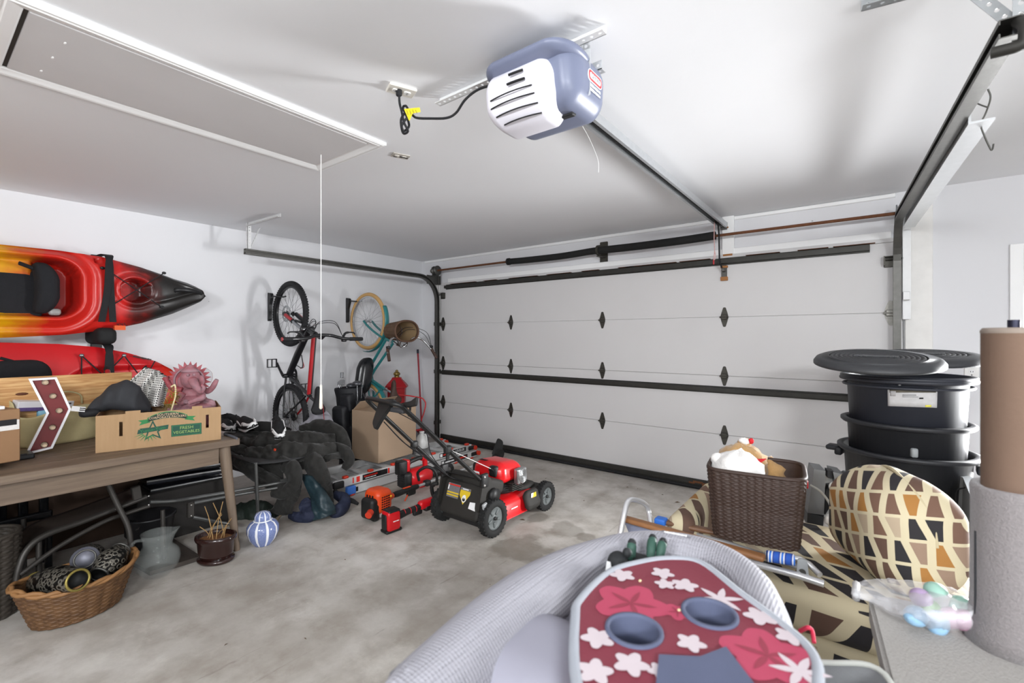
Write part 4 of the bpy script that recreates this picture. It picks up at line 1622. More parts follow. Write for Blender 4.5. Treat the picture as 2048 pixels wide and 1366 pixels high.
MB().sheet(cloth, 36, 24, .006).build('checked_panel', M_chk, cl)
b = MB().grid(lambda u, v: (lambda c_, a: c_ + V((.0, .0, 1)) * (.035 * math.sin(a)) + V((-.6, .5, 0)) * (.045 * math.cos(a)) + V((1, 1, 1)) * .01 * nz((u * 3, v * 6, 2), 2))(atT(290 + 45 * v, 742 + 22 * v, 3.3) - o0, 2 * pi * u), 16, 14, cu=True)
b.build('black_fold', M_black, cl)

# gold garland with beads
gl = thing('gold_garland', 'gold tinsel garland with a string of pale beads beside the statue', 'garland', atT(346, 815, 3.0))
o0 = gl.location.copy()
b = MB()
for i in range(160):
    k = random.random()
    c = atT(341 + 9 * math.sin(k * 5), 782 + 32 * k, 3.0) - o0
    d = V((random.gauss(0, 1), random.gauss(0, 1), random.gauss(0, 1))).normalized()
    b.add([c, c + d * .035, c + d * .035 + V((.002, .003, .002))], [(0, 1, 2)])
b.build('tinsel', mat('gold_tinsel', 'a3923a', .25, .7, var=.3, vs=40), gl, stuff=True)
b = MB()
pts = cr([atT(343, 773, 2.97), atT(350, 771, 2.96), atT(351, 790, 2.96), atT(347, 806, 2.97), atT(343, 820, 2.98)], 6)
for i in range(len(pts)):
    b.ball(pts[i] - o0, .0055, 6)
b.build('bead_string', mat('pearl_bead', 'd9cba0', .3, var=.1), gl, stuff=True)

# clear plastic bag behind the statue
cpb = tag(MB().rbox((0, 0, 0), (.02, .10, .14), (.01, .045, .06), 4, fn=lambda q: q + V((1, .3, .3)) * .012 * nz(q, 25)).build('clear_bag', mat('clear_film', 'e8e8ea', .12, var=0, trans=.85, ior=1.1)), 'crumpled clear plastic bag behind the statue halo', 'bag')
cpb.location = atT(411, 755, 3.28)
cpb.rotation_euler = (0, 0, rad(20))

# ---------------------------------------------------------------- red statue
t = NT('worn_red_stone')
n = t.noise(22, 6); n2 = t.noise(70, 4)
c = t.ramp(n, [(.3, '6d2a33'), (.5, '9a434b'), (.7, 'a8636a')])
geo = t.n('NewGeometry')
pt = t.math('MULTIPLY', t.ramp(geo.outputs['Pointiness'], [(.50, (0, 0, 0)), (.58, (1, 1, 1))]), .6)
t.set('Base Color', t.mix(pt, c, '8c838a'))
t.set('Roughness', .65)
t.bump(n2, .3, .004)
M_stat = t.m
T_S = 3.16
st_ = thing('seated_statue', 'red weathered seated statue with an elephant head, spiked halo and raised arms', 'statue', atT(383, 838, T_S) + V((0, 0, -.08)))
o0 = st_.location.copy()


def sp(x, y, d=0.0):
    return atT(x, y, T_S - d) - o0


vw = V(ray(385, 770)).normalized()
stR = V((vw.y, -vw.x, 0)).normalized()        # picture right
stF = V((-vw.x, -vw.y, 0)).normalized()       # towards the camera
SM = Matrix((stR, stF, V((0, 0, 1)))).transposed().to_4x4()
PX = T_S / 927


def sblob(mb, x, y, rx, ry, rz, d=0.0, n=14):
    mb.ball((0, 0, 0), (rx * PX, ry * PX, rz * PX), n, mloc(sp(x, y, d)) @ SM)


b = MB()
sblob(b, 385, 795, 21, 16, 26, 0, 18)          # trunk of the body
sblob(b, 384, 806, 24, 20, 18, .02, 18)        # belly
sblob(b, 372, 822, 22, 24, 14, .04)            # crossed leg
sblob(b, 405, 818, 22, 20, 12, .04)
sblob(b, 352, 822, 16, 16, 12, .03)
b.rbox(sp(385, 838), (.26, .16, .10), .03, 3, SM.copy() if False else None)
b.build('body', M_stat, st_)
b = MB()
sblob(b, 381, 757, 17, 17, 20, .05, 18)        # head
b.tube(cr([sp(385, 760, .10), sp(390, 770, .13), sp(396, 778, .13), sp(402, 783, .11), sp(407, 776, .11), sp(403, 770, .11)], 6), [x * PX for x in [8, 7.9, 7.8, 7.7, 7.6, 7.5, 7.3, 7.1, 6.9, 6.7, 6.5, 6.3, 6.1, 5.9, 5.7, 5.5, 5.3, 5.1, 4.9, 4.7, 4.5, 4.3, 4.1, 3.9, 3.7, 3.5, 3.3, 3.1, 2.9, 2.7, 2.5]], 10)
sblob(b, 366, 764, 9, 3.5, 13, .03)            # ears
sblob(b, 400, 762, 8, 3.5, 12, .03)
sblob(b, 376, 750, 3, 3, 3, .11, 8); sblob(b, 388, 749, 3, 3, 3, .11, 8)
b.build('elephant_head', M_stat, st_)
b = MB()
b.lathe([(0, .05), (.02, .046), (.03, .03), (.05, .012), (.052, 0), (0, 0)], mloc(sp(380, 744, .05)), 18)
b.build('crown', M_stat, st_)
hal = MB()
N = 15
pol = []
for i in range(N * 2):
    a = rad(-25) + (pi + rad(50)) * i / (N * 2 - 1)
    r_ = (28 if i % 2 else 38) * PX
    pol.append((r_ * math.cos(a), r_ * math.sin(a)))
HM = mloc(sp(378, 760, -.02)) @ Matrix((stR, V((0, 0, 1)), stF)).transposed().to_4x4()
hal.prism(pol, -.008, .008, HM)
hal.torus((0, 0, .008), 24 * PX, 2.2 * PX, 36, 6, HM)
hal.build('spiked_halo', M_stat, st_)


def limb(pts, rs, name):
    P = cr([sp(*p) for p in pts], 6)
    R_ = [lerp_tab([(i / (len(rs) - 1), r) for i, r in enumerate(rs)], k / (len(P) - 1)) * PX for k in range(len(P))]
    MB().tube(P, R_, 10).build(name, M_stat, st_)


limb([(366, 780, .03), (350, 778, .04), (340, 772, .05), (334, 762, .06), (331, 755, .06)], [7, 6, 5, 4.5, 6.5], 'arm')
limb([(402, 778, .03), (415, 782, .04), (424, 776, .05), (429, 768, .06), (434, 759, .06)], [7, 6, 5, 5, 3.5], 'arm')
limb([(365, 786, .06), (358, 798, .08), (362, 806, .10), (372, 803, .12)], [7, 6, 5, 4], 'arm')
limb([(402, 786, .06), (404, 795, .10), (392, 800, .13), (378, 806, .14)], [7, 6, 5, 4], 'arm')
b = MB()
for k in range(4):
    b.tube(cr([sp(402, 790 + k * 4, .02), sp(412, 800 + k * 4, .03), sp(424, 804 + k * 4, .02), sp(428, 814 + k * 2, .0)], 5), 4.5 * PX, 8)
b.build('draped_robe', M_stat, st_)

# ================================================================ UNDER AND BESIDE THE TABLE
M_frame = mat('bronze_tube_steel', '3a3734', .42, .35, var=.12, vs=20)
M_tubeg = mat('grey_tube_steel', '5f605f', .35, .6, var=.12, vs=20)
M_sling = mat('brown_sling_fabric', '3d332c', .85, var=.1, vs=40, bump=.25, bs=220)
# brown sling patio chair pushed under the table
e = [onX(292, 990, -3.62), onX(170, 1037, -3.55), onX(95, 1064, -3.50), onX(58, 1090, -3.48), onX(38, 1130, -3.46), onX(28, 1190, -3.44)]
e[-1].z = max(e[-1].z, .09)
sc = thing('sling_patio_chair', 'brown sling patio chair pushed under the wooden table', 'chair', (e[2].x - .28, e[2].y, 0))
o0 = V(sc.location)
C_ = cr([p - o0 for p in e], 8)
sl = MB().sheet(lambda u, v: C_[int(round(u * (len(C_) - 1)))] + V((-.42 * v, .02 * v, -.05 * v - .03 * math.sin(pi * v))), len(C_) - 1, 12, .008)
sl.build('sling', M_sling, sc)
for k in (0, 1):
    MB().tube([p + V((.0 - .42 * k, .02 * k, -.012 - .05 * k)) for p in C_], .016, 10).build('side_rail', M_frame, sc)
# under-rail, leg and brackets
MB().tube(cr([onX(298, 1012, -3.60) - o0, onX(250, 1028, -3.57) - o0, onX(205, 1045, -3.53) - o0, onX(120, 1092, -3.49) - o0, onX(40, 1150, -3.45) - o0], 6), .013, 8).build('lower_rail', M_frame, sc)
MB().tube(bend([onX(206, 946, -3.56) - o0, onX(232, 1003, -3.54) - o0, onX(258, 1055, -3.5) - o0, onX(265, 1120, -3.46) - o0], .05), .015, 10).build('arm_tube', M_frame, sc)
MB().tube(bend([onX(206, 946, -3.56) - o0, onX(200, 946, -3.9) - o0, onX(196, 960, -4.05) - o0], .05), .015, 10).build('arm_tube', M_frame, sc)
p = onX(296, 1000, -3.60) - o0
MB().box(p, (.03, .045, .085), rotm(8, 0, 0), bev=.004).build('corner_plate', M_frame, sc)
for dz in (-.028, .028):
    MB().ball(p + V((.016, .0, dz)), (.004, .006, .006), 8).build('rivet', mat('rivet_steel', 'b5b2ae', .3, .8), sc)
for k, y_ in ((0, .45), (0, 1.0), (1, .45), (1, 1.0)):
    q = V((-3.49 - .5 * k, y_, 0)) - o0
    MB().tube([q + V((0, 0, .005)), q + V((-.02, .0, .33))], .013, 8).build('leg', M_frame, sc)

# second chair frame further along (clothes lie on it)
s2 = thing('grey_tube_chair', 'grey tubular chair frame under the heap of dark clothes', 'chair', (-3.75, 1.75, 0))
o0 = V(s2.location)
XA = -3.62
tubes = [[(300, 1004), (345, 1003), (460, 984), (600, 958)], [(388, 1006), (470, 990), (600, 968)], [(386, 1034), (430, 1043), (470, 1050)]]
for tb_ in tubes[:2]:
    MB().tube(bend([onX(x, y, XA) - o0 for x, y in tb_], .06), .012, 8).build('frame_tube', M_tubeg, s2)
MB().tube([onX(x, y, XA) - o0 for x, y in tubes[2]], .012, 8).build('frame_tube', M_tubeg, s2)
MB().tube(bend([onX(560, 962, XA) - o0, onX(640, 945, XA) - o0, onX(650, 960, XA - .3) - o0, onX(560, 940, XA - .5) - o0], .06), .012, 8).build('frame_tube', M_tubeg, s2)
p = onX(381, 1020, XA) - o0
MB().box(p, (.028, .04, .10), bev=.004).build('corner_plate', M_frame, s2)
for dz in (-.036, .036):
    MB().ball(p + V((.015, .0, dz)), (.004, .006, .006), 8).build('rivet', mat('rivet_steel', 'b5b2ae'), s2)
for x_, y_ in ((-3.6, 1.62), (-3.6, 2.15), (-4.1, 1.64), (-4.1, 2.15)):
    q = V((x_, y_, 0)) - o0
    MB().tube([q + V((0, 0, .003)), q + V((0, -.02, .48))], .013, 8).build('leg', M_tubeg, s2)
MB().sheet(lambda u, v: V((-3.62 - .5 * v, 1.6 + .6 * u, .47 - .03 * math.sin(pi * u))) - o0, 8, 6, .008).build('sling', mat('dark_sling', '2a2a2b', .85, var=.1), s2)

# stack of black folded plastic chairs (ribbed)
fs_ = [((285, 948), (447, 928)), ((292, 962), (447, 938)), ((300, 978), (450, 950)), ((330, 992), (455, 966))]
for i, ((xa, ya), (xb, yb)) in enumerate(fs_):
    Xi = -3.98 + .02 * i
    a, c = onX(xa, ya, Xi), onX(xb, yb, Xi)
    d = c - a
    o = thing('folded_chair', ['black folded chair on top of the stack under the table', 'black folded chair second in the stack under the table', 'black folded chair third in the stack under the table', 'black folded chair at the bottom of the stack with a padded seat'][i], 'chair', (a.x - .14, (a.y + c.y) / 2, a.z - .03), (math.degrees(math.atan2(d.z, d.y)), 0, 0), 'folded black chairs under the table')
    L_ = d.length
    m = mat('glossy_black_plastic', '202126', .22, var=.1) if i < 3 else mat('black_vinyl', '22222a', .35, var=.1, bump=.15, bs=120)
    MB().rbox((0, 0, 0), (.30, L_, .035 if i < 3 else .07), .014 if i < 3 else .03, 3).build('seat_slab', m, o)
    MB().tube([(.15, -L_ / 2, .012), (.15, L_ / 2, .012)], .009, 8).build('edge_tube', mat('satin_steel', 'a4a5a6', .25, .85), o)
# added support for the stack, coloured near-black to read as shaded space
ct = tag(MB().box((0, 0, .17), (.30, .56, .34), bev=.004).build('support_crate', mat('crate_shade_black', '1d1a18', .8, var=.15)), 'added crate coloured near-black for the dark space under the folded chairs', 'crate')
ct.location = (-4.02, 1.24, 0)

# black slatted chair back
bs = thing('slatted_chair', 'black plastic chair with a slatted back behind the brown sling chair', 'chair', (-4.12, .28, 0))
o0 = V(bs.location)
M_bl = mat('gloss_black_chair', '101114', .25, var=.05)
MB().rbox((0, 0, .63), (.03, .62, .07), .014, 3).build('top_rail', M_bl, bs)
MB().rbox((0.01, 0, .30), (.03, .62, .05), .014, 3).build('bottom_rail', M_bl, bs)
for i in range(7):
    MB().rbox((0.005, -.27 + .09 * i, .465), (.022, .045, .31), .009, 2).build('slat', mat('slat_grey', '6e7071', .35, .3, var=.05) if False else M_bl, bs)
MB().rbox((.10, 0, .22), (.18, .58, .04), .018, 3).build('seat', M_bl, bs)
for sx in (.0, .16):
    for sy in (-.27, .27):
        MB().cyl((sx, sy, 0), (sx, sy, .22 if sx else .29), .018, n=8).build('leg', M_bl, bs)

# dark bucket and floor panel
p = onZ(312, 1075, 0)
bk = thing('black_bucket', 'round black bucket in the shade beneath the table', 'bucket', (p.x + .26, p.y - .1, 0))
MB().lathe([(0, 0), (.10, 0), (.13, .24), (.14, .245), (.14, .255), (.125, .255), (.10, .02), (0, .02)], None, 24).build('shell', M_blackp, bk)
MB().tube([(0.13 * math.cos(a), .13 * math.sin(a) * .3 - .11, .22 + .0 * a) for a in [pi * i / 8 for i in range(9)]], .003, 5).build('bail', M_iron, bk)
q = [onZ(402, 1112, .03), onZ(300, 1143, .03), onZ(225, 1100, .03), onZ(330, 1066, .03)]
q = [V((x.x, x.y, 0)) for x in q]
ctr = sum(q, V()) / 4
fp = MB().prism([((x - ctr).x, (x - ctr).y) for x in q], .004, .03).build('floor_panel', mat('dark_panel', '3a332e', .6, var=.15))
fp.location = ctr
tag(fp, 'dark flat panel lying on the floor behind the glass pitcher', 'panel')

# ---------------------------------------------------------------- wicker basket with lanterns
def woven(mb, shape, nu, nv, amp, stakes, rows, th=.004):
    """weave relief: strands pass over and under the stakes; shape(u,v)->(point, outward)"""
    def f(u, v):
        p, o = shape(u, v)
        r = math.floor(v * rows)
        ph = 2 * pi * (u * stakes / 2) + (pi if r % 2 else 0)
        k = math.sin(ph) * amp * .6 + amp * 1.6 * abs(math.sin(pi * u * stakes / 2)) ** .5 + amp * .6 * abs(math.sin(pi * v * rows))
        return V(p) + V(o) * k
    mb.grid(f, nu, nv, cu=True)
    return mb


t = NT('honey_wicker')
n = t.noise(25, 4); n2 = t.noise(140, 2)
t.set('Base Color', t.mix(n2, t.ramp(n, [(.3, '553a22'), (.6, '7c5a38')]), '4a2f1a'))
t.set('Roughness', .6)
t.bump(n2, .3, .004)
M_wick = t.m
bc_ = (onZ(62, 1200, .2) + onZ(262, 1133, .2)) / 2
wb_ = thing('wicker_basket', 'oval honey-coloured wicker basket holding metal lanterns', 'basket', (bc_.x - .14, bc_.y, 0), (0, 0, 4))
o0 = V(wb_.location)


def oval(u, v):
    a = 2 * pi * u
    k = .70 + .30 * v
    x, y = .175 * k * math.cos(a), .24 * k * math.sin(a)
    z = .004 + (.185 + .035 * abs(math.sin(a)) ** 3) * v
    return (x, y, z), V((math.cos(a), math.sin(a) * .8, .15)).normalized()


b = woven(MB(), oval, 168, 72, .0035, 42, 18)
b.lathe([(0, .006), (.12, .006)], Matrix.Diagonal((1, 1.36, 1, 1)), 24)
b.grid(lambda u, v: V(oval(u, v)[0]) * .97 + V((0, 0, .004)), 60, 8, cu=True)
b.build('woven_body', M_wick, wb_)
rim = [V(oval(i / 48, 1)[0]) for i in range(48)]
for ph in (0, 1):
    MB().tube([p + V((math.cos(i * 1.1 + ph * pi) * .006, math.sin(i * 1.1 + ph * pi) * .006, math.sin(i * 1.1 + ph * pi) * .008)) for i, p in enumerate(rim)], .010, 6, closed=True).build('braided_rim', mat('wicker_rim', '8a633c', .6, var=.2, vs=30), wb_)

t = NT('pierced_lantern_metal')
v_ = t.n('TexVoronoi', {'Scale': 42.0}, feature='F1'); t.t.links.new(t.obj(), v_.inputs['Vector'])
r_ = t.ramp(v_.outputs['Distance'], [(.28, (0, 0, 0)), (.36, (1, 1, 1)), (.5, (1, 1, 1)), (.62, (0, 0, 0))])
t.set('Base Color', t.mix(r_, '141312', '77736a'))
t.set('Metallic', .6); t.set('Roughness', .4)
t.bump(r_, .6, .004)
M_lan = t.m
M_brass = mat('dull_brass', '8d7f43', .4, .6, var=.15)


def lantern(label, loc, axis, L, r, endm):
    t = thing('metal_lantern', label, 'lantern', loc, group='pierced lanterns in the basket')
    F = frame(axis)
    prof = [(.62 * r, 0), (.66 * r, .004)] + [(r * (.66 + .34 * math.sin(pi * k / 12)), .01 + (L - .02) * k / 12) for k in range(13)] + [(.62 * r, L)]
    MB().lathe(prof, F, 28).build('pierced_body', M_lan, t)
    for z in (0, L):
        MB().torus((0, 0, z), .64 * r, .006, 28, 6, F).build('rim', endm, t)
    MB().lathe([(0, L * .85), (.6 * r, L * .85), (.6 * r, L - .004)], F, 20).build('inner_cup', mat('cup_dark', '0d0d0d', .6), t)
    return t


lp = atT(72, 1165, 2.36)
ld = (atT(156, 1160, 2.24) - lp)
lantern('pierced brass-rimmed lantern lying with its mouth to the room in the basket', lp, ld, ld.length * 1.0, .072, M_brass)
lp = atT(242, 1100, 2.56); ld = atT(198, 1150, 2.40) - lp
lantern('dark pierced lantern leaning mouth down in the basket beside the chair leg', lp, ld, ld.length, .068, M_iron)
lp = atT(170, 1118, 2.50)
ld = V((.72, -.28, .25)).normalized() * -.2
l3 = lantern('pierced lantern showing its round grey base behind the other two', lp, ld, .2, .07, M_iron)
MB().lathe([(0, -.002), (.062, -.002), (.062, .002), (0, .002)], frame(ld), 24).build('base_disc', mat('grey_disc', '6d6e78', .45, .4, var=.1), l3)
b = MB()
for i in range(26):
    p = V((random.uniform(-.08, .08), random.uniform(-.15, .15), .045 + random.random() * .05))
    b.ball(p, (random.uniform(.008, .02), random.uniform(.008, .02), .006), 7)
ch_ = b.build('basket_litter', mat('dry_litter', '6b5a3c', .9, var=.5, vs=60))
ch_.location = wb_.location
tag(ch_, 'dry leaves and scraps in the bottom of the wicker basket', 'litter', kind='stuff')

# dark wicker planter at the edge
p = onZ(-32, 1238, 0)
wp = thing('wicker_planter', 'tall dark woven planter standing by the wicker basket', 'planter', (p.x - .02, p.y, 0))
b = woven(MB(), lambda u, v: ((.13 * (.92 + .08 * v) * math.cos(2 * pi * u), .13 * (.92 + .08 * v) * math.sin(2 * pi * u), .002 + .41 * v), (math.cos(2 * pi * u), math.sin(2 * pi * u), 0)), 120, 120, .003, 30, 30)
b.build('woven_body', mat('dark_wicker', '3a342e', .6, var=.2, vs=40), wp)
MB().torus((0, 0, .412), .128, .010, 32, 8).build('rim', mat('dark_wicker', '3a342e'), wp)

# ---------------------------------------------------------------- glass pitcher
p = onZ(318, 1158, 0)
gp = thing('glass_pitcher', 'round clear glass pitcher with a wide neck on the floor', 'pitcher', (p.x - .06, p.y + .01, 0.001))
t = NT('clear_glass')
t.set('Base Color', (.75, .8, .78, 1)); t.set('Alpha', .06); t.set('Roughness', .02); t.set('IOR', 1.5); t.set('Specular IOR Level', 1.0)
M_cglass = t.m
out = [(.0, .0), (.06, .0), (.068, .006), (.10, .045), (.115, .09), (.108, .135), (.082, .165), (.072, .18), (.074, .22), (.083, .255)]
inn = [(.080, .255), (.0705, .22), (.0685, .18), (.079, .163), (.1045, .134), (.1115, .09), (.097, .047), (.066, .010), (0, .008)]


def spout(q):
    k = max(0, (q.z - .19) / .065)
    a = math.atan2(q.y, q.x)
    d = math.exp(-((a - 1.2) / .35) ** 2) * k
    return (q.x * (1 + .35 * d), q.y * (1 + .35 * d), q.z + .012 * d)


MB().lathe(out + inn, None, 40).warp(spout).build('vessel', M_cglass, gp)
MB().tube(cr([(.02, -.072, .235), (.03, -.115, .245), (.035, -.150, .20), (.03, -.145, .15), (.02, -.108, .125)], 6), .009, 8).build('handle', M_cglass, gp)

# ---------------------------------------------------------------- plant pot
p = onZ(436, 1132, 0)
pp = thing('plant_pot', 'oval dark brown glazed pot with dead plant stems', 'plant pot', (p.x - .085, p.y + .02, 0), (0, 0, 37))
M_pot = mat('brown_glaze', '2a1613', .18, var=.2, vs=20, coat=.5)
OV = Matrix.Diagonal((1.12, .86, 1, 1))
MB().lathe([(0, .0), (.088, .0), (.098, .012), (.098, .024), (.0, .024)], OV, 36).build('saucer', M_pot, pp)
MB().lathe([(.0, .022), (.082, .022), (.092, .06), (.098, .13), (.106, .138), (.110, .150), (.108, .165), (.098, .168), (.092, .16), (.088, .135), (0, .135)], OV, 36).build('pot', M_pot, pp)
MB().lathe([(0, .15), (.04, .152), (.07, .148), (.09, .14)], OV, 24).warp(lambda q: (q.x, q.y, q.z + .01 * nz(q, 60))).build('soil', mat('dry_fibre', '6a4424', .95, var=.5, vs=90, bump=.6, bs=120), pp)
for i in range(11):
    a = i * 2.4
    x0, y0 = .05 * math.cos(a), .035 * math.sin(a)
    hgt = random.uniform(.1, .24) if i % 3 else .08
    lean = V((random.uniform(-.06, .1), random.uniform(-.05, .02), 0))
    MB().tube(cr([(x0, y0, .145), V((x0, y0, .145 + hgt * .5)) + lean * .35, V((x0, y0, .145 + hgt)) + lean], 4), .0026, 5).build('dead_stem', mat('dead_stem_straw', '9a7b50', .8, var=.25, vs=40), pp)

# ---------------------------------------------------------------- ginger jar
p = onZ(525, 1096, 0)
gj = thing('ginger_jar', 'blue and white striped lidded ginger jar on the floor', 'jar', (p.x - .06, p.y + .03, 0), (0, 0, 12))
t = NT('blue_white_china')
co = t.obj()
gr = t.n('TexGradient', gradient_type='RADIAL'); t.t.links.new(co, gr.inputs['Vector'])
saw = t.math('PINGPONG', t.math('MULTIPLY', gr.outputs['Fac'], 9.0), .5)
blue = t.mix(t.noise(160, 2), '47558c', '8d9ac0')
t.set('Base Color', t.mix(t.ramp(saw, [(.10, (1, 1, 1)), (.13, (0, 0, 0))]), blue, 'dfe0e4'))
t.set('Roughness', .15)
M_china = t.m
MB().lathe([(0, 0), (.052, 0), (.056, .006), (.085, .045), (.100, .09), (.098, .125), (.080, .153), (.055, .166), (0, .166)], None, 40).build('body', M_china, gj)
MB().torus((0, 0, .166), .054, .005, 36, 6).build('collar', mat('china_white', 'd9dbe0', .2, var=.03), gj)
MB().lathe([(.0, .168), (.050, .168), (.053, .172), (.052, .195), (.042, .214), (.02, .224), (0, .226)], None, 36).build('lid', M_china, gj)

# ---------------------------------------------------------------- heap of dark clothes on the grey chair
M_cl = mat('washed_black_cotton', '201f1d', .92, var=.25, vs=8, bump=.35, bs=45, sheen=.1)
M_cl2 = mat('black_fleece', '1a1a1a', .95, var=.25, vs=10, bump=.3, bs=60)
M_teal = mat('dark_teal_nylon', '21333a', .45, var=.25, vs=8, bump=.3, bs=25)
M_navy = mat('navy_cloth', '20263c', .8, var=.25, vs=12, bump=.3, bs=40)


def drape(name, label, rows, m, cat='clothing', wr=.02, th=.008, nu=40, nv=30, part='fabric', seed=0, parent=None, group=None):
    """cloth through rows of (px, py, t) control points, with folds"""
    G = [[atT(*c) for c in r] for r in rows]
    base = sum((p for r in G for p in r), V()) / sum(len(r) for r in G)
    if parent is None:
        low = min(p.z for r in G for p in r)
        t = thing(name, label, cat, (base.x, base.y, low), group=group)
    else:
        t = parent
    o = V(t.location)
    cols = [cr([p - o for p in r], 10) for r in G]

    def f(u, v):
        n = len(cols)
        line = [c[int(round(v * (len(c) - 1)))] for c in cols]
        k = u * (n - 1)
        i = min(n - 2, int(k)); g = k - i
        p0 = line[i - 1] if i else line[0] * 2 - line[1]
        p1, p2 = line[i], line[i + 1]
        p3 = line[i + 2] if i + 2 < n else line[-1] * 2 - line[-2]
        p = .5 * ((2 * p1) + (p2 - p0) * g + (2 * p0 - 5 * p1 + 4 * p2 - p3) * g * g + (3 * p1 - p0 - 3 * p2 + p3) * g ** 3)
        q = p * 7 + V((seed, 0, 0))
        return p + V((.8, -.55, .5)) * wr * (nz(q) + .7 * nz(q * 2.3 + V((3, 1, 7))) + .9 * (1 - abs(nz((p.x * 9 + p.z * 12 + seed, p.y * 5, 1)))) ** 3 + .35 * nz(q * 5))
    nv = 10 * (min(len(r) for r in rows) - 1)
    MB().sheet(f, nu, nv, th).build(part, m, t)
    return t


def roll(name, label, pts, rs, m, cat='clothing', wr=.25, parent=None, part='fabric', seed=0, group=None, n=24, flat=.75):
    P = [atT(*p) for p in pts]
    if parent is None:
        lo = min(P, key=lambda p: p.z)
        t = thing(name, label, cat, lo, group=group)
    else:
        t = parent
    o = V(t.location)
    C_ = cr([p - o for p in P], 12)
    R_ = [lerp_tab([(i / (len(rs) - 1), r) for i, r in enumerate(rs)], k / (len(C_) - 1)) for k in range(len(C_))]
    b = MB().tube(C_, R_, n, flat=flat)
    mean = sum(R_) / len(R_)
    b.warp(lambda p: p + V((.6, -.5, .6)) * mean * wr * (nz((p.x * 14 + seed, p.y * 14, p.z * 14)) + .7 * nz((p.x * 30, p.y * 30 + seed, p.z * 30)) + .8 * (1 - abs(nz((p.x * 16 + seed, p.y * 16, p.z * 22)))) ** 3))
    b.build(part, m, t)
    return t


jk = drape('black_jacket', 'large washed-black jacket draped over the grey chair', [[(452, 862, 4.1), (520, 866, 4.2), (600, 866, 4.3), (670, 868, 4.4)], [(440, 885, 3.95), (520, 890, 4.0), (600, 892, 4.05), (690, 886, 4.2)],
    [(436, 905, 3.85), (515, 915, 3.86), (600, 915, 3.88), (695, 905, 4.05)], [(446, 935, 3.80), (520, 935, 3.8), (600, 920, 3.82), (690, 915, 4.0)], [(480, 945, 3.78), (540, 965, 3.76), (590, 930, 3.78), (660, 925, 3.9)]], M_cl, wr=.055, nu=56)
drape('', '', [[(448, 900, 3.82), (500, 905, 3.82), (560, 908, 3.80)], [(452, 925, 3.74), (505, 932, 3.72), (565, 935, 3.72)], [(490, 942, 3.70), (530, 960, 3.70), (572, 985, 3.70)]], M_cl, parent=jk, part='front_panel', wr=.045, seed=5)
roll('', '', [(560, 925, 3.74), (585, 940, 3.68), (588, 965, 3.64), (570, 985, 3.62), (548, 985, 3.62)], [.05, .075, .07, .06, .045], M_cl, parent=jk, part='sleeve', wr=.35)
roll('', '', [(600, 858, 4.25), (640, 852, 4.25), (675, 866, 4.2), (690, 890, 4.15), (695, 905, 4.1)], [.03, .06, .07, .06, .04], M_cl, parent=jk, part='collar', wr=.3, seed=3)
roll('', '', [(668, 895, 4.05), (690, 905, 4.0), (698, 922, 3.97), (688, 938, 3.95)], [.05, .06, .055, .03], M_cl, parent=jk, part='cuff', wr=.3, seed=8)
p = atT(508, 915, 3.70) - V(jk.location)
MB().box(p, (.02, .045, .02), rotm(-12, 0, 30), bev=.004).build('orange_tab', mat('tab_orange', 'd1401c', .6), jk)
roll('', '', [(470, 900, 3.8), (520, 912, 3.75), (570, 905, 3.78), (620, 905, 3.84), (670, 898, 3.98)], [.04, .07, .075, .07, .05], M_cl, parent=jk, part='bunched_fold', wr=.55, seed=31)
roll('', '', [(455, 880, 4.0), (500, 890, 3.95), (560, 882, 4.0), (620, 885, 4.05), (670, 880, 4.15)], [.04, .07, .08, .09, .05], M_cl, parent=jk, part='bunched_fold', wr=.55, seed=37)
roll('', '', [(450, 908, 3.74), (480, 925, 3.7), (515, 950, 3.66), (550, 968, 3.64), (575, 985, 3.62)], [.03, .05, .06, .06, .04], M_cl, parent=jk, part='sleeve', wr=.5, seed=41)
tr2 = drape('black_trousers', 'black work trousers hanging from the clothes heap to the floor', [[(568, 970, 3.66), (590, 960, 3.66), (605, 955, 3.68)], [(556, 995, 3.62), (580, 1000, 3.60), (600, 990, 3.62)], [(545, 1018, 3.60), (570, 1022, 3.57), (590, 1010, 3.6)], [(532, 1020, 3.60), (560, 1030, 3.57), (585, 1028, 3.58)]], M_cl, wr=.035, seed=11)
roll('', '', [(600, 920, 3.85), (625, 925, 3.82), (640, 955, 3.76), (648, 985, 3.72), (655, 1010, 3.70)], [.07, .09, .09, .08, .06], M_cl, parent=tr2, part='leg_fabric', wr=.25, seed=2)
hd = roll('black_hoodie', 'black hoodie bundled behind the shoes at the wall end of the clothes heap', [(430, 862, 4.25), (452, 846, 4.3), (474, 850, 4.3), (500, 862, 4.3), (530, 858, 4.3), (580, 868, 4.35)], [.05, .085, .08, .07, .07, .05], M_cl2, wr=.25, seed=4)
roll('black_beanie', 'rounded black knitted hat on the golf bag side of the heap', [(640, 862, 4.5), (655, 856, 4.5), (678, 872, 4.45), (692, 892, 4.4)], [.04, .08, .07, .04], M_cl2, wr=.2, seed=6, cat='hat')
tj = drape('teal_raincoat', 'dark teal raincoat sliding off the heap to the floor', [[(602, 950, 3.74), (618, 952, 3.70), (632, 955, 3.72)], [(612, 975, 3.66), (635, 975, 3.62), (652, 985, 3.64)], [(622, 1000, 3.60), (645, 1005, 3.56), (668, 1010, 3.60)], [(625, 1042, 3.54), (648, 1036, 3.52), (672, 1026, 3.60)]], M_teal, wr=.022, seed=20)
roll('navy_towel', 'crumpled navy blue cloth lying on the floor by the raincoat', [(580, 1030, 3.60), (600, 1036, 3.58), (620, 1030, 3.56), (612, 1012, 3.62), (622, 1000, 3.64)], [.03, .045, .05, .05, .03], M_navy, wr=.4, seed=9, cat='cloth')
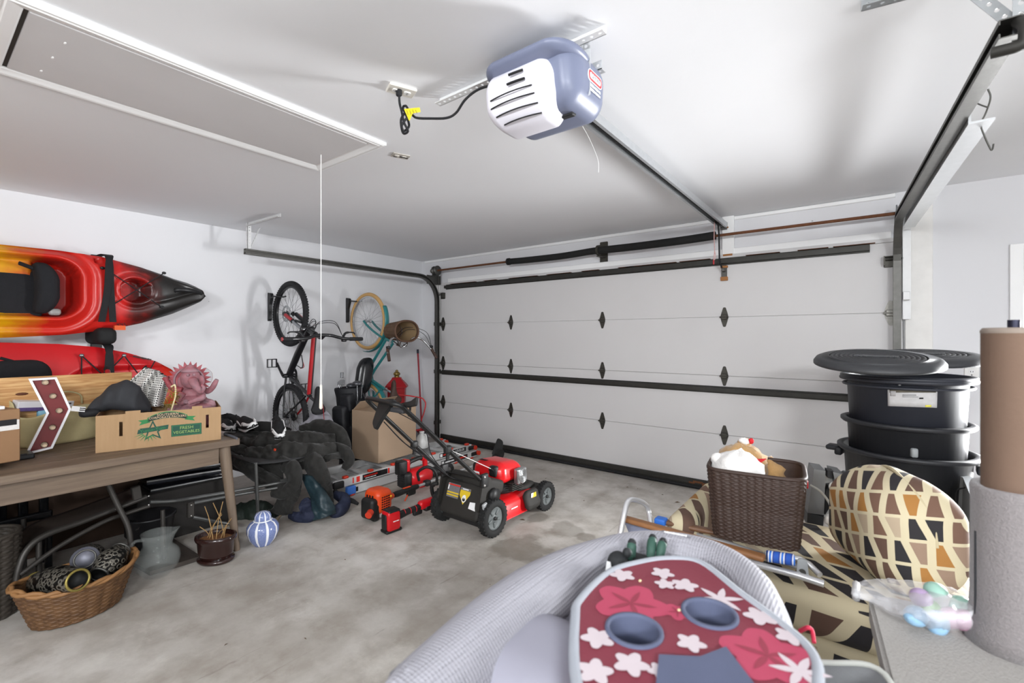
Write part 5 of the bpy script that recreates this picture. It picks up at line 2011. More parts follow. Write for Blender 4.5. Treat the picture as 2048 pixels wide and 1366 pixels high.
roll('navy_bag', 'slumped navy bag between the raincoat and the ladder', [(655, 1018, 3.66), (672, 1024, 3.66), (685, 1015, 3.72), (690, 1000, 3.8), (672, 990, 3.85)], [.03, .055, .06, .06, .04], M_navy, wr=.25, seed=13, cat='bag')
roll('black_strap_bag', 'flat black bag strap lying beside the ladder foot', [(668, 985, 3.9), (690, 998, 3.84), (705, 1002, 3.8), (716, 1008, 3.78)], [.03, .025, .02, .012], M_cl2, wr=.2, cat='strap')
# dark cloth filling beneath the chair
roll('green_tarpaulin', 'dark green tarpaulin bundled on the floor beneath the grey chair', [(440, 1030, 3.75), (480, 1040, 3.7), (520, 1035, 3.7), (555, 1040, 3.68)], [.08, .13, .13, .08], mat('dark_green_tarp', '16211a', .7, var=.3, vs=10), wr=.3, seed=17, cat='tarpaulin')
# thin pole poking out to the floor
a, c = onZ(548, 1047, .012), atT(590, 995, 3.75)
pl = thing('wooden_stake', 'thin wooden stake slanting out of the clothes heap to the floor', 'stake', a)
MB().cyl((0, 0, 0), c - a, .009, n=8).build('stake', mat('grey_wood', '6a5d4c', .8), pl)
MB().cyl((0, 0, -.006), (c - a) * .04, .010, .006, n=8).build('tip', mat('grey_wood', '6a5d4c'), pl)

# ---------------------------------------------------------------- shoes
M_shw = mat('shoe_white', 'e6e6e6', .5, var=.03)
M_shb = mat('shoe_black_mesh', '131315', .8, var=.2, bump=.3, bs=200)


def shoe(label, heel, toe, tilt, group):
    d = toe - heel
    L_ = .27
    yaw = math.degrees(math.atan2(d.y, d.x))
    t = thing('sneaker', label, 'shoe', heel, (tilt[0], tilt[1], yaw), group)
    t.scale = (1.08,) * 3

    def wid(s):   # half width along the length
        return .030 + .016 * math.sin(pi * min(1, s * .95)) ** .7 + .008 * smooth01((s - .4) / .3) - .012 * smooth01((s - .82) / .18)
    def sole(u, v):
        a = 2 * pi * u
        s = .5 - .5 * math.cos(a)
        y = wid(s) * (1 if a < pi else -1) * min(1, 4.5 * math.sqrt(max(0, s * (1 - s))))
        x = L_ * s
        z = (.0 if v < .5 else .026 + .012 * (1 - s)) + .02 * smooth01((s - .75) / .25)
        k = 1.0 if v in (0.25, .75) else .985
        return (x, y * k, z)
    vs = []
    b = MB()
    N = 36
    for v in (.1, .9):
        vs += [sole((i + .0) / N, v) for i in range(N)]
    b.add(vs, [(i, (i + 1) % N, N + (i + 1) % N, N + i) for i in range(N)], True)
    b.add(vs[:N], [list(range(N))[::-1]]); b.add(vs[N:], [list(range(N))])
    so = b.build('sole', M_shw, t)
    b = MB()
    for sg in (-1, 1):
        b.tube(cr([(.03, sg * .028, .05), (.09, sg * .042, .085), (.15, sg * .047, .05), (.2, sg * .045, .075), (.25, sg * .02, .045)], 5), .0075, 6, flat=.5)
    b.tube(cr([(.20, -.043, .06), (.255, -.02, .052), (.262, 0, .056), (.255, .02, .052), (.20, .043, .06)], 5), .012, 6)
    b.build('white_overlay', M_shw, t)

    def upper(u, v):
        s = u
        a = pi * v
        w_ = wid(s) * .95 * min(1, 4 * math.sqrt(max(0, s * (1 - s))) + .02)
        hgt = lerp_tab([(0, .075), (.15, .088), (.42, .085), (.6, .07), (.85, .042), (1, .03)], s)
        dip = -.03 * math.exp(-((s - .2) / .13) ** 2) * math.sin(a)
        return (L_ * s, w_ * math.cos(a), .022 + hgt * math.sin(a) ** .7 + dip)
    MB().sheet(upper, 24, 16, .006).build('upper', M_shb, t)
    b = MB()
    for i in range(5):
        x = .105 + i * .021
        b.tube(cr([(x, -.025, .098 - i * .006), (x + .008, 0, .110 - i * .007), (x, .025, .098 - i * .006)], 4), .003, 5)
    b.build('laces', M_shb, t)
    MB().rbox((.1, 0, .115), (.05, .045, .012), .005, 2, rotm(0, 20, 0)).build('tongue', M_shb, t)
    MB().box((.0, 0, .10), (.008, .016, .045), rotm(0, -10, 0), bev=.003).build('heel_tab', M_shb, t)
    return t


g_ = 'black and white trainers on the heap'
shoe('black and white trainer tilted on its side next to the vegetable box', atT(484, 856, 4.16), atT(517, 868, 3.93), (18, -4, 0), g_)
shoe('black and white trainer pointing its toe at the room on the heap', atT(551, 850, 4.16), atT(562, 870, 3.88), (0, 20, 0), g_)
shoe('black trainer half hidden behind the vegetable box end', atT(440, 860, 4.2), atT(462, 870, 4.0), (-8, 0, 0), g_)
b = MB().tube(cr([onZ(448, 868, .752), onZ(462, 872, .752), onZ(474, 877, .752)], 5), .010, 6, flat=.4)
tag(b.build('grey_strap', mat('grey_webbing', '565a62', .7)), 'grey webbing strap lying at the table corner behind the box', 'strap')

# ================================================================ BICYCLES HUNG ON THE WALL
HANG = Matrix(((0, 1, 0, 0), (0, 0, 1, 0), (1, 0, 0, 0), (0, 0, 0, 1)))   # bike (forward, up, right) -> world (Z, X, Y)


def bike(name, label, Y, Zr, P):
    t = thing(name, label, 'bicycle', (XL + .012, Y, Zr))
    H = HANG

    def B(name_, mb, m, parent=t, label_=None):
        return mb.build(name_, m, parent, label_)

    def tb(pts, r, m, name_, n=10, smooth=0, parent=t, flat=1.0):
        pts = [V(p) for p in pts]
        if smooth: pts = cr(pts, smooth)
        return B(name_, MB().tube([H @ p for p in pts], r, n, flat=flat), m, parent)
    R, wb = P['R'], P['wb']
    for hub, nm in (((0, R, 0), 'rear_wheel'), ((wb, R, 0), 'front_wheel')):
        c = V(hub)
        tr_ = P['tire']
        b = MB()
        if P.get('knobs'):
            n = 72
            b.torus((0, 0, 0), R - tr_, tr_ * .92, 72, 10, H @ mloc(c))
            k = MB()
            for i in range(n):
                a = 2 * pi * i / n
                for w in (-.6, 0, .6):
                    rr = R - tr_ + tr_ * .95 * math.cos(w)
                    q = mloc(c) @ rotm(0, 0, math.degrees(a + (.5 if w == 0 else 0) * 2 * pi / n)) @ mloc(rr, 0, tr_ * .95 * math.sin(w)) @ rotm(0, -math.degrees(w), 0)
                    b.box((0, 0, 0), (.007, .013, .011), H @ q)
        else:
            b.torus((0, 0, 0), R - tr_, tr_, 72, 10, H @ mloc(c))
        w_ = B(nm, b, P['tire_m'])
        b = MB().lathe([(R - 2 * tr_ - .010, -.012), (R - 2 * tr_ + .012, -.013), (R - 2 * tr_ + .016, 0), (R - 2 * tr_ + .012, .013), (R - 2 * tr_ - .010, .012), (R - 2 * tr_ - .014, 0), (R - 2 * tr_ - .010, -.012)], H @ mloc(c), 60)
        B('rim', b, P['rim_m'], w_)
        b = MB()
        for i in range(28):
            a = 2 * pi * i / 28
            s = 1 if i % 2 else -1
            a2 = a + (.55 if (i // 2) % 2 else -.55)
            b.tube([H @ (c + V((.022 * math.cos(a2), .022 * math.sin(a2), s * .03))), H @ (c + V(((R - 2 * tr_ - .012) * math.cos(a), (R - 2 * tr_ - .012) * math.sin(a), 0)))], .0013, 4, cap=False)
        o = B('spokes', b, P['spoke_m'], w_); o['kind'] = 'stuff'
        b = MB().cyl(H @ (c + V((0, 0, -.05))), H @ (c + V((0, 0, .05))), .014, n=12)
        for s in (-1, 1):
            b.cyl(H @ (c + V((0, 0, s * .028))), H @ (c + V((0, 0, s * .034))), .026, n=14)
        B('hub', b, P['hub_m'], w_)
        if P.get('disc'):
            b = MB().lathe([(.062, 0), (.085, 0), (.085, .002), (.062, .002), (.062, 0)], H @ mloc(c + V((0, 0, -.042))), 30)
            for i in range(6):
                a = i * pi / 3
                b.tube([H @ (c + V((.02 * math.cos(a), .02 * math.sin(a), -.041))), H @ (c + V((.065 * math.cos(a + .4), .065 * math.sin(a + .4), -.041)))], .004, 4)
            B('brake_disc', b, M_galv, w_)
    return t, B, tb, H


M_kb = mat('bike_black', '17171a', .38, var=.15, coat=.2)
M_kr = mat('bike_red', 'a5121c', .35, var=.1, coat=.3)
M_tyre = mat('tyre_black', '202022', .85, var=.2)
M_chr = mat('chrome', 'c9cacc', .15, .95, var=.05)
Pm = dict(R=.337, wb=1.06, tire=.029, knobs=1, disc=1, tire_m=M_tyre, rim_m=M_kb, spoke_m=mat('black_spoke', '2b2b2d', .4, .5), hub_m=M_kb)
YM, ZM = 2.44, .60
t, B, tb, H = bike('mountain_bike', 'black and red mountain bike hung nose up by its front wheel', YM, ZM, Pm)
BBm, ST, HTb, HTt = V((.42, .31, 0)), V((.235, .73, 0)), V((.885, .70, 0)), V((.845, .82, 0))
fr = tb([HTb + V((-.01, -.01, 0)), V((.65, .49, 0)), BBm], [.030, .034, .032], M_kb, 'down_tube', 12)
tb([HTt + V((.0, -.03, 0)), ST + V((.02, -.03, 0))], .021, M_kr, 'top_tube', 12)
tb([HTt + V((.0, -.02, .013)), ST + V((.02, -.02, .013))], .012, M_kb, 'top_tube_stripe', 8)
tb([BBm, ST], .018, M_kb, 'seat_tube', 12)
tb([HTb, HTt], .026, M_kb, 'head_tube', 12)
for s in (-1, 1):
    tb([BBm + V((-.02, 0, s * .03)), V((.22, .31, s * .05)), V((0, .337, s * .065))], .011, M_kb, 'chain_stay', 8, 5)
    tb([ST + V((.0, -.06, s * .02)), V((.12, .52, s * .05)), V((0, .337, s * .065))], .010, M_kr if s > 0 else M_kb, 'seat_stay', 8, 5)
    tb([V((.90, .665, s * .055)), V((.98, .50, s * .06))], .0165, mat('fork_silver', '9a9ca0', .25, .8), 'fork_stanchion', 10)
    tb([V((.975, .51, s * .06)), V((1.06, .337, s * .062))], .022, M_kb, 'fork_leg', 10)
    tb([V((.985, .50, s * .064)), V((1.045, .375, s * .068))], .019, M_kr, 'fork_decal', 8)
B('fork_crown', MB().rbox((0, 0, 0), (.05, .035, .15), .015, 3, H @ mloc(.898, .672, 0)), M_kb)
B('fork_arch', MB().tube([H @ V((.985, .545, -.06)), H @ V((.955, .62, 0)), H @ V((.985, .545, .06))], .012, 8), M_kb)
tb([HTt, HTt + V((-.03, .07, 0)), V((.81, .93, 0)), V((.83, .965, 0))], .017, M_kb, 'stem', 10)
hb = tb([(.80, .985, -.40), (.805, .99, -.2), (.835, .965, -.07), (.835, .965, .07), (.805, .99, .2), (.80, .985, .40)], .0155, M_kb, 'handlebar', 12, 6)
for s in (-1, 1):
    tb([(.80, .985, s * .27), (.80, .985, s * .405)], .019, M_black, 'grip', 12, parent=hb)
    B('grip_end', MB().cyl(H @ V((.80, .985, s * .405)), H @ V((.80, .985, s * .411)), .018, n=12), M_kr if s < 0 else M_black, hb)
    tb([(.815, .97, s * .20), (.86, .96, s * .24), (.865, .96, s * .32), (.85, .955, s * .345)], [.012] * 6 + [.007] * 7, M_kb, 'brake_lever', 8, 4, parent=hb)
    B('shifter', MB().rbox((0, 0, 0), (.035, .04, .05), .012, 3, H @ mloc(.79, .965, s * .215)), M_kb, hb)
for k, (a_, h_) in enumerate(((.2, .07), (.2, .12), (-.2, .09), (-.2, .14))):
    tb([(.83, .965, a_), (.92 + h_ * .4, .96, a_ * .6), (.93 + h_ * .3, .86, a_ * .1), (.90, .76, .03 * (1 if k % 2 else -1))], .003, M_black, 'brake_cable', 5, 6)
tb([ST + V((.01, -.05, 0)), V((.185, .84, 0))], .014, M_kb, 'seat_post', 10)


def saddle(B, H, c, m, tilt, L_=.27, w0=.075, name='saddle'):
    def f(u, v):
        a = 2 * pi * v
        w = lerp_tab([(0, .012), (.06, .022), (.35, .026), (.6, .045), (.8, w0), (.95, w0 * .85), (1, .03)], u)
        h = .028 * min(1, 6 * u + .2) * (1 if u < .95 else .6)
        x = .62 * L_ - L_ * u
        z = w * math.cos(a)
        y = h * math.sin(a) * (1 if math.sin(a) > 0 else 1.4) - .012 * math.sin(pi * u)
        return mloc(c) @ rotm(0, 0, tilt) @ V((x, y, z))
    b = MB().grid(lambda u, v: H @ f(u, v), 24, 16, cv=True)
    return B(name, b, m)


sd = saddle(B, H, V((.175, .875, 0)), M_black, -4)
B('saddle_stripe', MB().tube([H @ V((.02, .895, .045)), H @ V((.13, .905, .03)), H @ V((.26, .895, .014))], .003, 5), M_kr, sd)
B('saddle_rail', MB().tube([H @ V((.30, .86, 0)), H @ V((.2, .835, .02)), H @ V((.1, .85, .02))], .004, 6), M_iron, sd)
# drivetrain
b = MB().lathe([(.05, -.002), (.085, -.002), (.09, 0), (.085, .002), (.05, .002), (.05, -.002)], H @ mloc(BBm + V((0, 0, .045))), 36)
b.cyl(H @ (BBm + V((0, 0, -.06))), H @ (BBm + V((0, 0, .06))), .022, n=12)
B('chainring', b, M_kb)
for s, d in ((-1, V((.13, -.10, 0))), (1, V((-.13, .10, 0)))):
    e_ = BBm + d + V((0, 0, s * .075))
    ck_ = tb([BBm + V((0, 0, s * .06)), BBm + d * .5 + V((0, 0, s * .07)), e_], [.015, .012, .012], M_kb, 'crank', 8)
    b = MB()
    for dx in (-.04, .04):
        b.box((dx, 0, s * .05), (.010, .014, .095), H @ mloc(e_))
    for dz in (0.005, .05, .095):
        b.box((0, 0, s * dz), (.088, .014, .010), H @ mloc(e_))
    B('pedal', b, M_kb, ck_)
b = MB().tube([H @ V(p) for p in [(.42, .395, .045), (0.02, .38, .045), (-.04, .337, .045), (.0, .26, .045), (.05, .24, .045), (.42, .23, .045), (.5, .31, .045)]], .0035, 5, closed=True)
B('chain', b, M_iron)
b = MB().lathe([(.02, -.012), (.055, -.012), (.05, .0), (.045, .012), (.02, .014)], H @ mloc(0, .337, .045), 24)
B('cassette', b, M_iron)
tb([(.0, .30, .07), (.03, .25, .07), (.06, .22, .065)], .012, M_kb, 'derailleur', 8)
tb([(.64, .56, .0), (.55, .585, .0), (.51, .56, 0), (.53, .47, 0)], .005, M_kb, 'bottle_cage', 6, 6)
tb([(.60, .53, .02), (.52, .55, .03), (.50, .50, .02)], .004, M_kr, 'bottle_cage', 6, 6)
hb_ = B('tyre_lettering', MB().marks(.12, .016, H @ mloc(1.06, .337, 0) @ rotm(0, 0, 50) @ mloc(.305, 0, -.024) @ rotm(0, 180, 90), 1, 3), mat('tyre_print', '9a9a9a', .6)); hb_['kind'] = 'stuff'

# teal cruiser
M_teal_b = mat('teal_enamel', '2a7678', .3, var=.06, coat=.3)
M_tan = mat('tan_tyre', 'c29a63', .75, var=.08)
M_brown = mat('brown_leather', '3f2b22', .6, var=.15, bump=.2, bs=90)
Pc = dict(R=.342, wb=1.08, tire=.023, tire_m=M_tan, rim_m=mat('rim_silver', 'c6c8ca', .25, .8), spoke_m=mat('steel_spoke', 'a0a3a6', .3, .8), hub_m=M_chr)
YC, ZCr = 3.38, .53
t, B, tb, H = bike('teal_cruiser_bike', 'teal cruiser bicycle with tan tyres and a front basket hung on the wall', YC, ZCr, Pc)
BBc, STc, HTbc, HTtc = V((.43, .29, 0)), V((.29, .66, 0)), V((.87, .69, 0)), V((.83, .82, 0))
tb([HTbc, BBc], .017, M_teal_b, 'lower_tube', 10)
tb([HTtc, V((.50, .47, 0)), V((.42, .40, 0)), V((.385, .41, 0))], .016, M_teal_b, 'upper_tube', 10)
tb([BBc, STc], .017, M_teal_b, 'seat_tube', 10)
tb([HTbc, HTtc], .021, M_teal_b, 'head_tube', 10)
for s in (-1, 1):
    tb([BBc + V((-.02, 0, s * .03)), V((.2, .29, s * .055)), V((0, .342, s * .065))], .010, M_teal_b, 'chain_stay', 8, 5)
    tb([STc + V((0, -.05, s * .015)), V((.16, .5, s * .05)), V((0, .342, s * .065))], .009, M_teal_b, 'seat_stay', 8, 5)
    tb([HTbc + V((.01, -.03, s * .03)), V((.95, .54, s * .055)), V((1.02, .42, s * .058)), V((1.08, .342, s * .058))], .013, M_teal_b, 'fork_leg', 10, 5)
tb([HTtc, V((.80, .90, 0)), V((.79, .96, 0))], .013, M_chr, 'stem', 10)
for nm, c, a0, a1 in (('front_fender', V((1.08, .342, 0)), 62, 190), ('rear_fender', V((0, .342, 0)), 10, 178)):
    b = MB()

    def fen(u, v):
        a = rad(a0 + (a1 - a0) * u)
        w = -1 + 2 * v
        r_ = .372 - .012 * w * w
        return H @ (c + V((r_ * math.cos(a), r_ * math.sin(a), .03 * w)))
    B(nm, MB().sheet(fen, 28, 6, .003), M_teal_b)
b = MB()
for x_, y_ in ((.03, .38), (.43, .375)):
    pass
B('chain_guard', MB().prism(rpoly([(.0, .36), (.36, .36), (.47, .33), (.50, .27), (.44, .36), (.3, .40), (.0, .385)], .01), .05, .056, H), M_teal_b)
hb = tb([(.72, 1.14, -.33), (.74, 1.12, -.31), (.86, 1.05, -.22), (.88, 1.02, -.12), (.79, .97, -.03), (.79, .97, .03), (.88, 1.02, .12), (.86, 1.05, .22), (.74, 1.12, .31), (.72, 1.14, .33)], .0115, M_chr, 'handlebar', 10, 5)
for s in (-1, 1):
    tb([(.765, 1.105, s * .305), (.645, 1.17, s * .335)], .017, M_brown, 'grip', 12, parent=hb)
    B('brake_lever', MB().rbox((0, 0, 0), (.03, .04, .04), .01, 3, H @ mloc(.78, 1.11, s * .30)), M_blackp, hb)
tb([(.78, 1.11, .30), (.92, 1.06, .24), (.98, .98, .10), (.90, .85, .03)], .003, M_black, 'brake_cable', 5, 8)
tb([(.78, 1.11, .31), (.95, 1.07, .26), (1.0, .95, .08), (.90, .82, .03)], .003, M_black, 'brake_cable', 5, 8)
tb([(.78, 1.11, -.30), (.87, 1.02, -.2), (.88, .92, -.08), (.88, .8, -.03)], .003, M_black, 'brake_cable', 5, 8)
tb([STc, V((.255, .80, 0))], .012, M_chr, 'seat_post', 10)
saddle(B, H, V((.235, .84, 0)), M_brown, -4, .27, .105)
for s in (-1, 1):
    b = MB()
    for i in range(5):
        b.torus((0, 0, i * .012), .016, .003, 14, 5, H @ mloc(.15, .79, s * .05) @ rotm(90, 0, 0))
    B('saddle_spring', b, M_chr)
b = MB().lathe([(.05, -.002), (.08, -.002), (.084, 0), (.08, .002), (.05, .002), (.05, -.002)], H @ mloc(BBc + V((0, 0, .045))), 30)
B('chainring', b, M_chr)
for s, d in ((-1, V((-.10, .13, 0))), (1, V((.10, -.13, 0)))):
    e_ = BBc + d + V((0, 0, s * .075))
    ck_ = tb([BBc + V((0, 0, s * .055)), e_], .010, M_chr, 'crank', 8)
    B('pedal', MB().box((0, 0, s * .05), (.08, .022, .09), H @ mloc(e_), bev=.004), M_blackp, ck_)
# front basket
t2 = NT('brown_bike_wicker')
n = t2.noise(40, 3); wv = t2.n('TexWave', {'Scale': 45.0}, bands_direction='X'); t2.t.links.new(t2.obj(), wv.inputs['Vector'])
t2.set('Base Color', t2.mix(n, '3f2c20', '6d5138')); t2.set('Roughness', .7); t2.bump(wv.outputs['Fac'], .5, .004)
M_bw = t2.m


def bask(u, v):
    a = 2 * pi * u
    k = .78 + .22 * v
    x = .115 * k * math.cos(a)
    z = .165 * k * (abs(math.sin(a)) ** .8) * (1 if math.sin(a) > 0 else -1)
    return (x, -.12 + .24 * v, z), (math.cos(a), .1, math.sin(a))


BK = H @ mloc(.955, .93, 0)
b = MB()
tmp = woven(MB(), bask, 120, 50, .003, 30, 14)
b.add(tmp.v, tmp.f, True, BK)
b.grid(lambda u, v: BK @ (V(bask(u, v)[0]) * .96 + V((0, .004, 0))), 40, 6, cu=True)
b.add([BK @ V(bask(i / 40, 0)[0]) for i in range(40)], [list(range(40))])
bk_ = B('basket', b, M_bw)
B('basket_rim', MB().tube([BK @ V(bask(i / 40, 1)[0]) for i in range(40)], .010, 7, closed=True), mat('basket_rim_wicker', '5a4030', .7, var=.2), bk_)
B('basket_liner', MB().grid(lambda u, v: BK @ (V(bask(u, v * .9)[0]) * .94 + V((0, .012, 0))), 40, 8, cu=True), mat('basket_liner_tan', '8b7455', .9, var=.2), bk_)
for s in (-1, 1):
    B('basket_strap', MB().tube([BK @ V((-.11, .08, s * .05)), BK @ V((-.165, .05, s * .05)), BK @ V((-.15, .0, s * .05))], .008, 6, flat=.4), M_brown, bk_)

# wheel hooks
for lb, Y_, px, R_ in (('black wall hook holding the mountain bike wheel', YM, (571, 600), .337), ('black wall hook holding the cruiser bike wheel', YC, (701, 607), .342)):
    z_ = onX(px[0], px[1], XL + .04).z
    hk = thing('bike_hook', lb, 'hook', (XL, Y_ - .05, z_))
    MB().prism(rpoly([(0, .07), (.06, .06), (.07, .02), (.035, -.06), (.03, -.22), (0, -.24)], .015), -.016, .016, rotm(90, 0, 0)).build('mount', M_blackp, hk)
    MB().tube(bend([(.05, 0, .03), (.16, .0, .02), (.165, .075, .02), (.165, .10, .03)], .02), .008, 8).build('hook_arm', M_blackp, hk)

# ================================================================ CORNER CLUTTER
# golf bag with clubs
gb = thing('golf_bag', 'black golf bag with pockets standing against the wall', 'golf bag', (-4.41, 2.97, 0), (0, -3, 20))
M_gb = mat('black_nylon', '14151a', .6, var=.2, vs=10, bump=.25, bs=50)
MB().lathe([(0, 0), (.13, 0), (.135, .03), (.125, .2), (.12, .5), (.125, .78), (.135, .86), (.13, .88), (.105, .86), (.1, .6), (0, .58)], Matrix.Diagonal((1.0, 1.12, 1, 1)), 32).warp(lambda p: p + V((p.x, p.y, 0)) * .22 * nz(p, 7)).build('barrel', M_gb, gb)
for nm, c_, s_ in (('pocket', (.11, -.08, .28), (.10, .20, .42)), ('pocket', (.10, .04, .62), (.08, .20, .26)), ('pocket', (.02, -.18, .42), (.17, .12, .56)), ('pocket', (.06, -.12, .72), (.14, .12, .2))):
    MB().rbox(c_, s_, .035, 3, fn=lambda p: p + V((1, 1, .3)) * .014 * nz(p, 14)).build(nm, M_gb, gb)
MB().ball((.156, -.02, .645), (.004, .014, .014), 10).build('round_badge', mat('badge_white', 'd0d0d0', .4), gb)
MB().tube(cr([(.10, .08, .80), (.19, .09, .60), (.20, .06, .40), (.14, .02, .22)], 6), .018, 8, flat=.35).build('shoulder_strap', M_gb, gb)
M_iron2 = mat('club_steel', '9b9da0', .22, .9, var=.1)
g3 = 'golf clubs in the bag'
clubs = [((668, 800), (676, 765), 'iron'), ((683, 785), (684, 752), 'putter'), ((700, 792), (694, 775), 'iron'), ((715, 790), (714, 768), 'wood'), ((708, 792), (703, 772), 'wood'), ((722, 790), (724, 772), 'iron')]
lab = ['steel golf iron leaning farthest out of the bag', 'slim putter standing tallest in the golf bag', 'steel golf iron near the putter', 'large grey golf driver in the middle of the bag', 'dark fairway wood beside the driver', 'steel golf iron at the cruiser bike side of the bag']
for i, ((x0, y0), (x1, y1), kd) in enumerate(clubs):
    p0, p1 = atT(x0, y0 + 12, 4.95 + .05 * (i % 3)), atT(x1, y1, 4.95 + .05 * (i % 3))
    if i == 0: p0 = atT(690, 820, 4.97)
    d = p1 - p0
    o = thing('golf_club', lab[i], 'golf club', p0, group=g3)
    MB().cyl((0, 0, 0), d, .005, n=8).build('shaft', M_iron2, o)
    F = mloc(d) @ rotm(0, 0, -20 + 25 * i)
    if kd == 'iron':
        b = MB().prism(rpoly([(-.01, -.02), (.075, -.035), (.085, .02), (.04, .03), (-.01, .0)], .008), -.006, .006, F @ rotm(75, 0, 110))
        b.build('club_head', M_iron2, o)
    elif kd == 'putter':
        MB().box((0, 0, .01), (.03, .03, .06), F, bev=.004).build('club_head', M_iron2, o)
    else:
        MB().ball((0, 0, 0), (.055, .045, .035), 16, F, fn=lambda p: (p.x, p.y, p.z if p.z > 0 else p.z * .5)).build('club_head', mat('club_dark', '55565a', .3, .6), o)

# black headcover / seat back behind the teal bike
sbk = tag(MB().rbox((0, 0, 0), (.12, .20, .42), (.05, .09, .12), 5, fn=lambda p: p + V((0, p.z * .18, 0)) + V((1, 1, 1)) * .006 * nz(p, 20)).build('child_seat', mat('gloss_black_shell', '17181b', .22, var=.1)), 'glossy black moulded seat shell behind the cruiser bike frame', 'seat')
sbk.location = atT(728, 752, 5.35)
MB().cyl((0, 0, -.2), (0, 0, -.95), .02, n=10).build('support_post', M_blackp, sbk)
MB().lathe([(0, -1.0), (.12, -1.0), (.12, -.985), (.02, -.97), (0, -.96)], None, 20).warp(lambda p: (p.x, p.y, p.z + (1.0 - sbk.location.z) + .0)).build('support_base', M_blackp, sbk)

# big plain carton standing on the ladder
LZ = .168
c0, c1, c2 = onZ(757, 927, LZ), onZ(832, 905, LZ), onZ(717, 913, LZ)
L1, L2_ = (c1 - c0).length, .40
bx = thing('large_carton', 'tall plain brown carton with open flaps standing on the ladder', 'box', (c0.x, c0.y, LZ), (0, 0, math.degrees(math.atan2(c1.y - c0.y, c1.x - c0.x))))
M_bc = mat('carton_tan', 'a28b74', .8, var=.05, vs=6)
H_ = .50
for nm, c_, s_ in (('front_wall', (L1 / 2, .003, H_ / 2), (L1, .006, H_)), ('back_wall', (L1 / 2, L2_ - .003, H_ / 2), (L1, .006, H_)), ('side_wall', (.003, L2_ / 2, H_ / 2), (.006, L2_ - .012, H_)), ('side_wall', (L1 - .003, L2_ / 2, H_ / 2), (.006, L2_ - .012, H_)), ('base', (L1 / 2, L2_ / 2, .003), (L1 - .012, L2_ - .012, .006))):
    MB().box(c_, s_, bev=.0015).build(nm, M_bc, bx)
MB().box((0, 0, 0), (L1 * .98, .004, .16), mloc(L1 / 2, .083, H_ - .012) @ rotm(-82, 0, 0)).build('flap', M_bc, bx)
MB().box((0, 0, 0), (.004, L2_ * .96, .16), mloc(.083, L2_ / 2, H_ - .004) @ rotm(0, 86, 0)).build('flap', M_bc, bx)
MB().box((0, 0, 0), (L1 * .98, .004, .16), mloc(L1 / 2, L2_ - .06, H_ + .04) @ rotm(50, 0, 0)).build('flap', M_bc, bx)
MB().box((.0, -.0005, .40), (.012, .001, .11)).build('flap_slit', M_slot, bx)

# grey cloth draped by the MTB rear wheel
drape('grey_cover', 'pale grey fabric cover slumped behind the clothes heap', [[(600, 850, 4.6), (632, 822, 4.7), (655, 825, 4.7), (668, 850, 4.6)], [(588, 872, 4.5), (630, 845, 4.5), (665, 848, 4.5), (680, 878, 4.45)], [(585, 900, 4.4), (630, 895, 4.4), (670, 890, 4.4), (685, 910, 4.4)]], mat('grey_cover_fabric', '9b9aa2', .8, var=.08), cat='cover', wr=.02, seed=3)

# red lantern urn
p = Vector((-4.80, 3.88, 0))
ur = thing('red_canister', 'tall red metal canister with a brass finial by the wall', 'canister', p, (0, 0, 12))
M_urn = mat('red_enamel', '9c0f18', .35, var=.1)
MB().lathe([(0, 0), (.105, 0), (.11, .02), (.125, .75), (.128, .78), (0, .78)], None, 6, smooth=False).build('body', M_urn, ur)
MB().lathe([(.155, .775), (.155, .79), (.13, .82), (.075, .875), (.062, .90), (0, .905)], None, 6, smooth=False).build('lid', M_urn, ur)
MB().lathe([(.03, .90), (.034, .91), (.028, .92), (.042, .935), (.044, .95), (.030, .968), (.016, .975), (.02, .985), (.012, .995), (0, 1.0)], None, 18).build('finial', mat('aged_brass', '8b7440', .3, .8, var=.1), ur)

# red-handled broom in the corner
a, c = V((-4.86, 4.36, .17)), V((-5.035, 4.44, 1.245))
br = thing('red_broom', 'red-handled broom leaning in the corner', 'broom', (a.x, a.y, 0))
MB().cyl((0, 0, .15), c - V((a.x, a.y, 0)), .012, n=10).build('handle', mat('red_handle', '9c1c2c', .4), br)
d = (c - V((a.x, a.y, 0)))
MB().cyl(d * .955, d, .015, n=10).build('handle_cap', mat('cap_dark_blue', '20243a', .5), br)
MB().rbox((0.01, -.0, .135), (.07, .16, .05), .018, 3).build('broom_block', mat('red_handle', '9c1c2c'), br)
b = MB()
for i in range(60):
    x, y = random.uniform(-.025, .045), random.uniform(-.07, .07)
    b.cyl((x, y, .12), (x * 1.4, y * 1.25, .002), .0022, n=4, cap=False)
b.build('bristles', mat('grey_bristle', '6d7078', .8, var=.2), br, stuff=True)

# red hand truck
ht = thing('hand_truck', 'thin red tubular hand cart behind the large carton', 'hand cart')
pts = [atT(772, 836, 5.45), atT(783, 789, 5.55), atT(815, 791, 5.6), atT(845, 796, 5.65), atT(852, 806, 5.65), atT(849, 822, 5.62), atT(842, 842, 5.6)]
lo = V((-4.42, 3.66, .0))
ht.location = lo
q0 = pts[0].copy(); q1 = pts[-1].copy()
P_ = [V((q0.x, q0.y, .07))] + pts + [V((q1.x, q1.y, .07))]
M_rt = mat('red_tube_paint', 'c01720', .35, var=.05)
MB().tube([p - lo for p in bend(P_, .03)], .008, 8).build('handle_loop', M_rt, ht)
MB().tube([V((q0.x, q0.y, .3)) - lo, V((q1.x, q1.y, .3)) - lo], .008, 8).build('crossbar', M_rt, ht)
MB().box((V((q0.x, q0.y, .02)) + V((q1.x, q1.y, .02))) / 2 - lo, (.16, .38, .008), rotm(0, 0, -50), bev=.002).build('toe_plate', M_rt, ht)
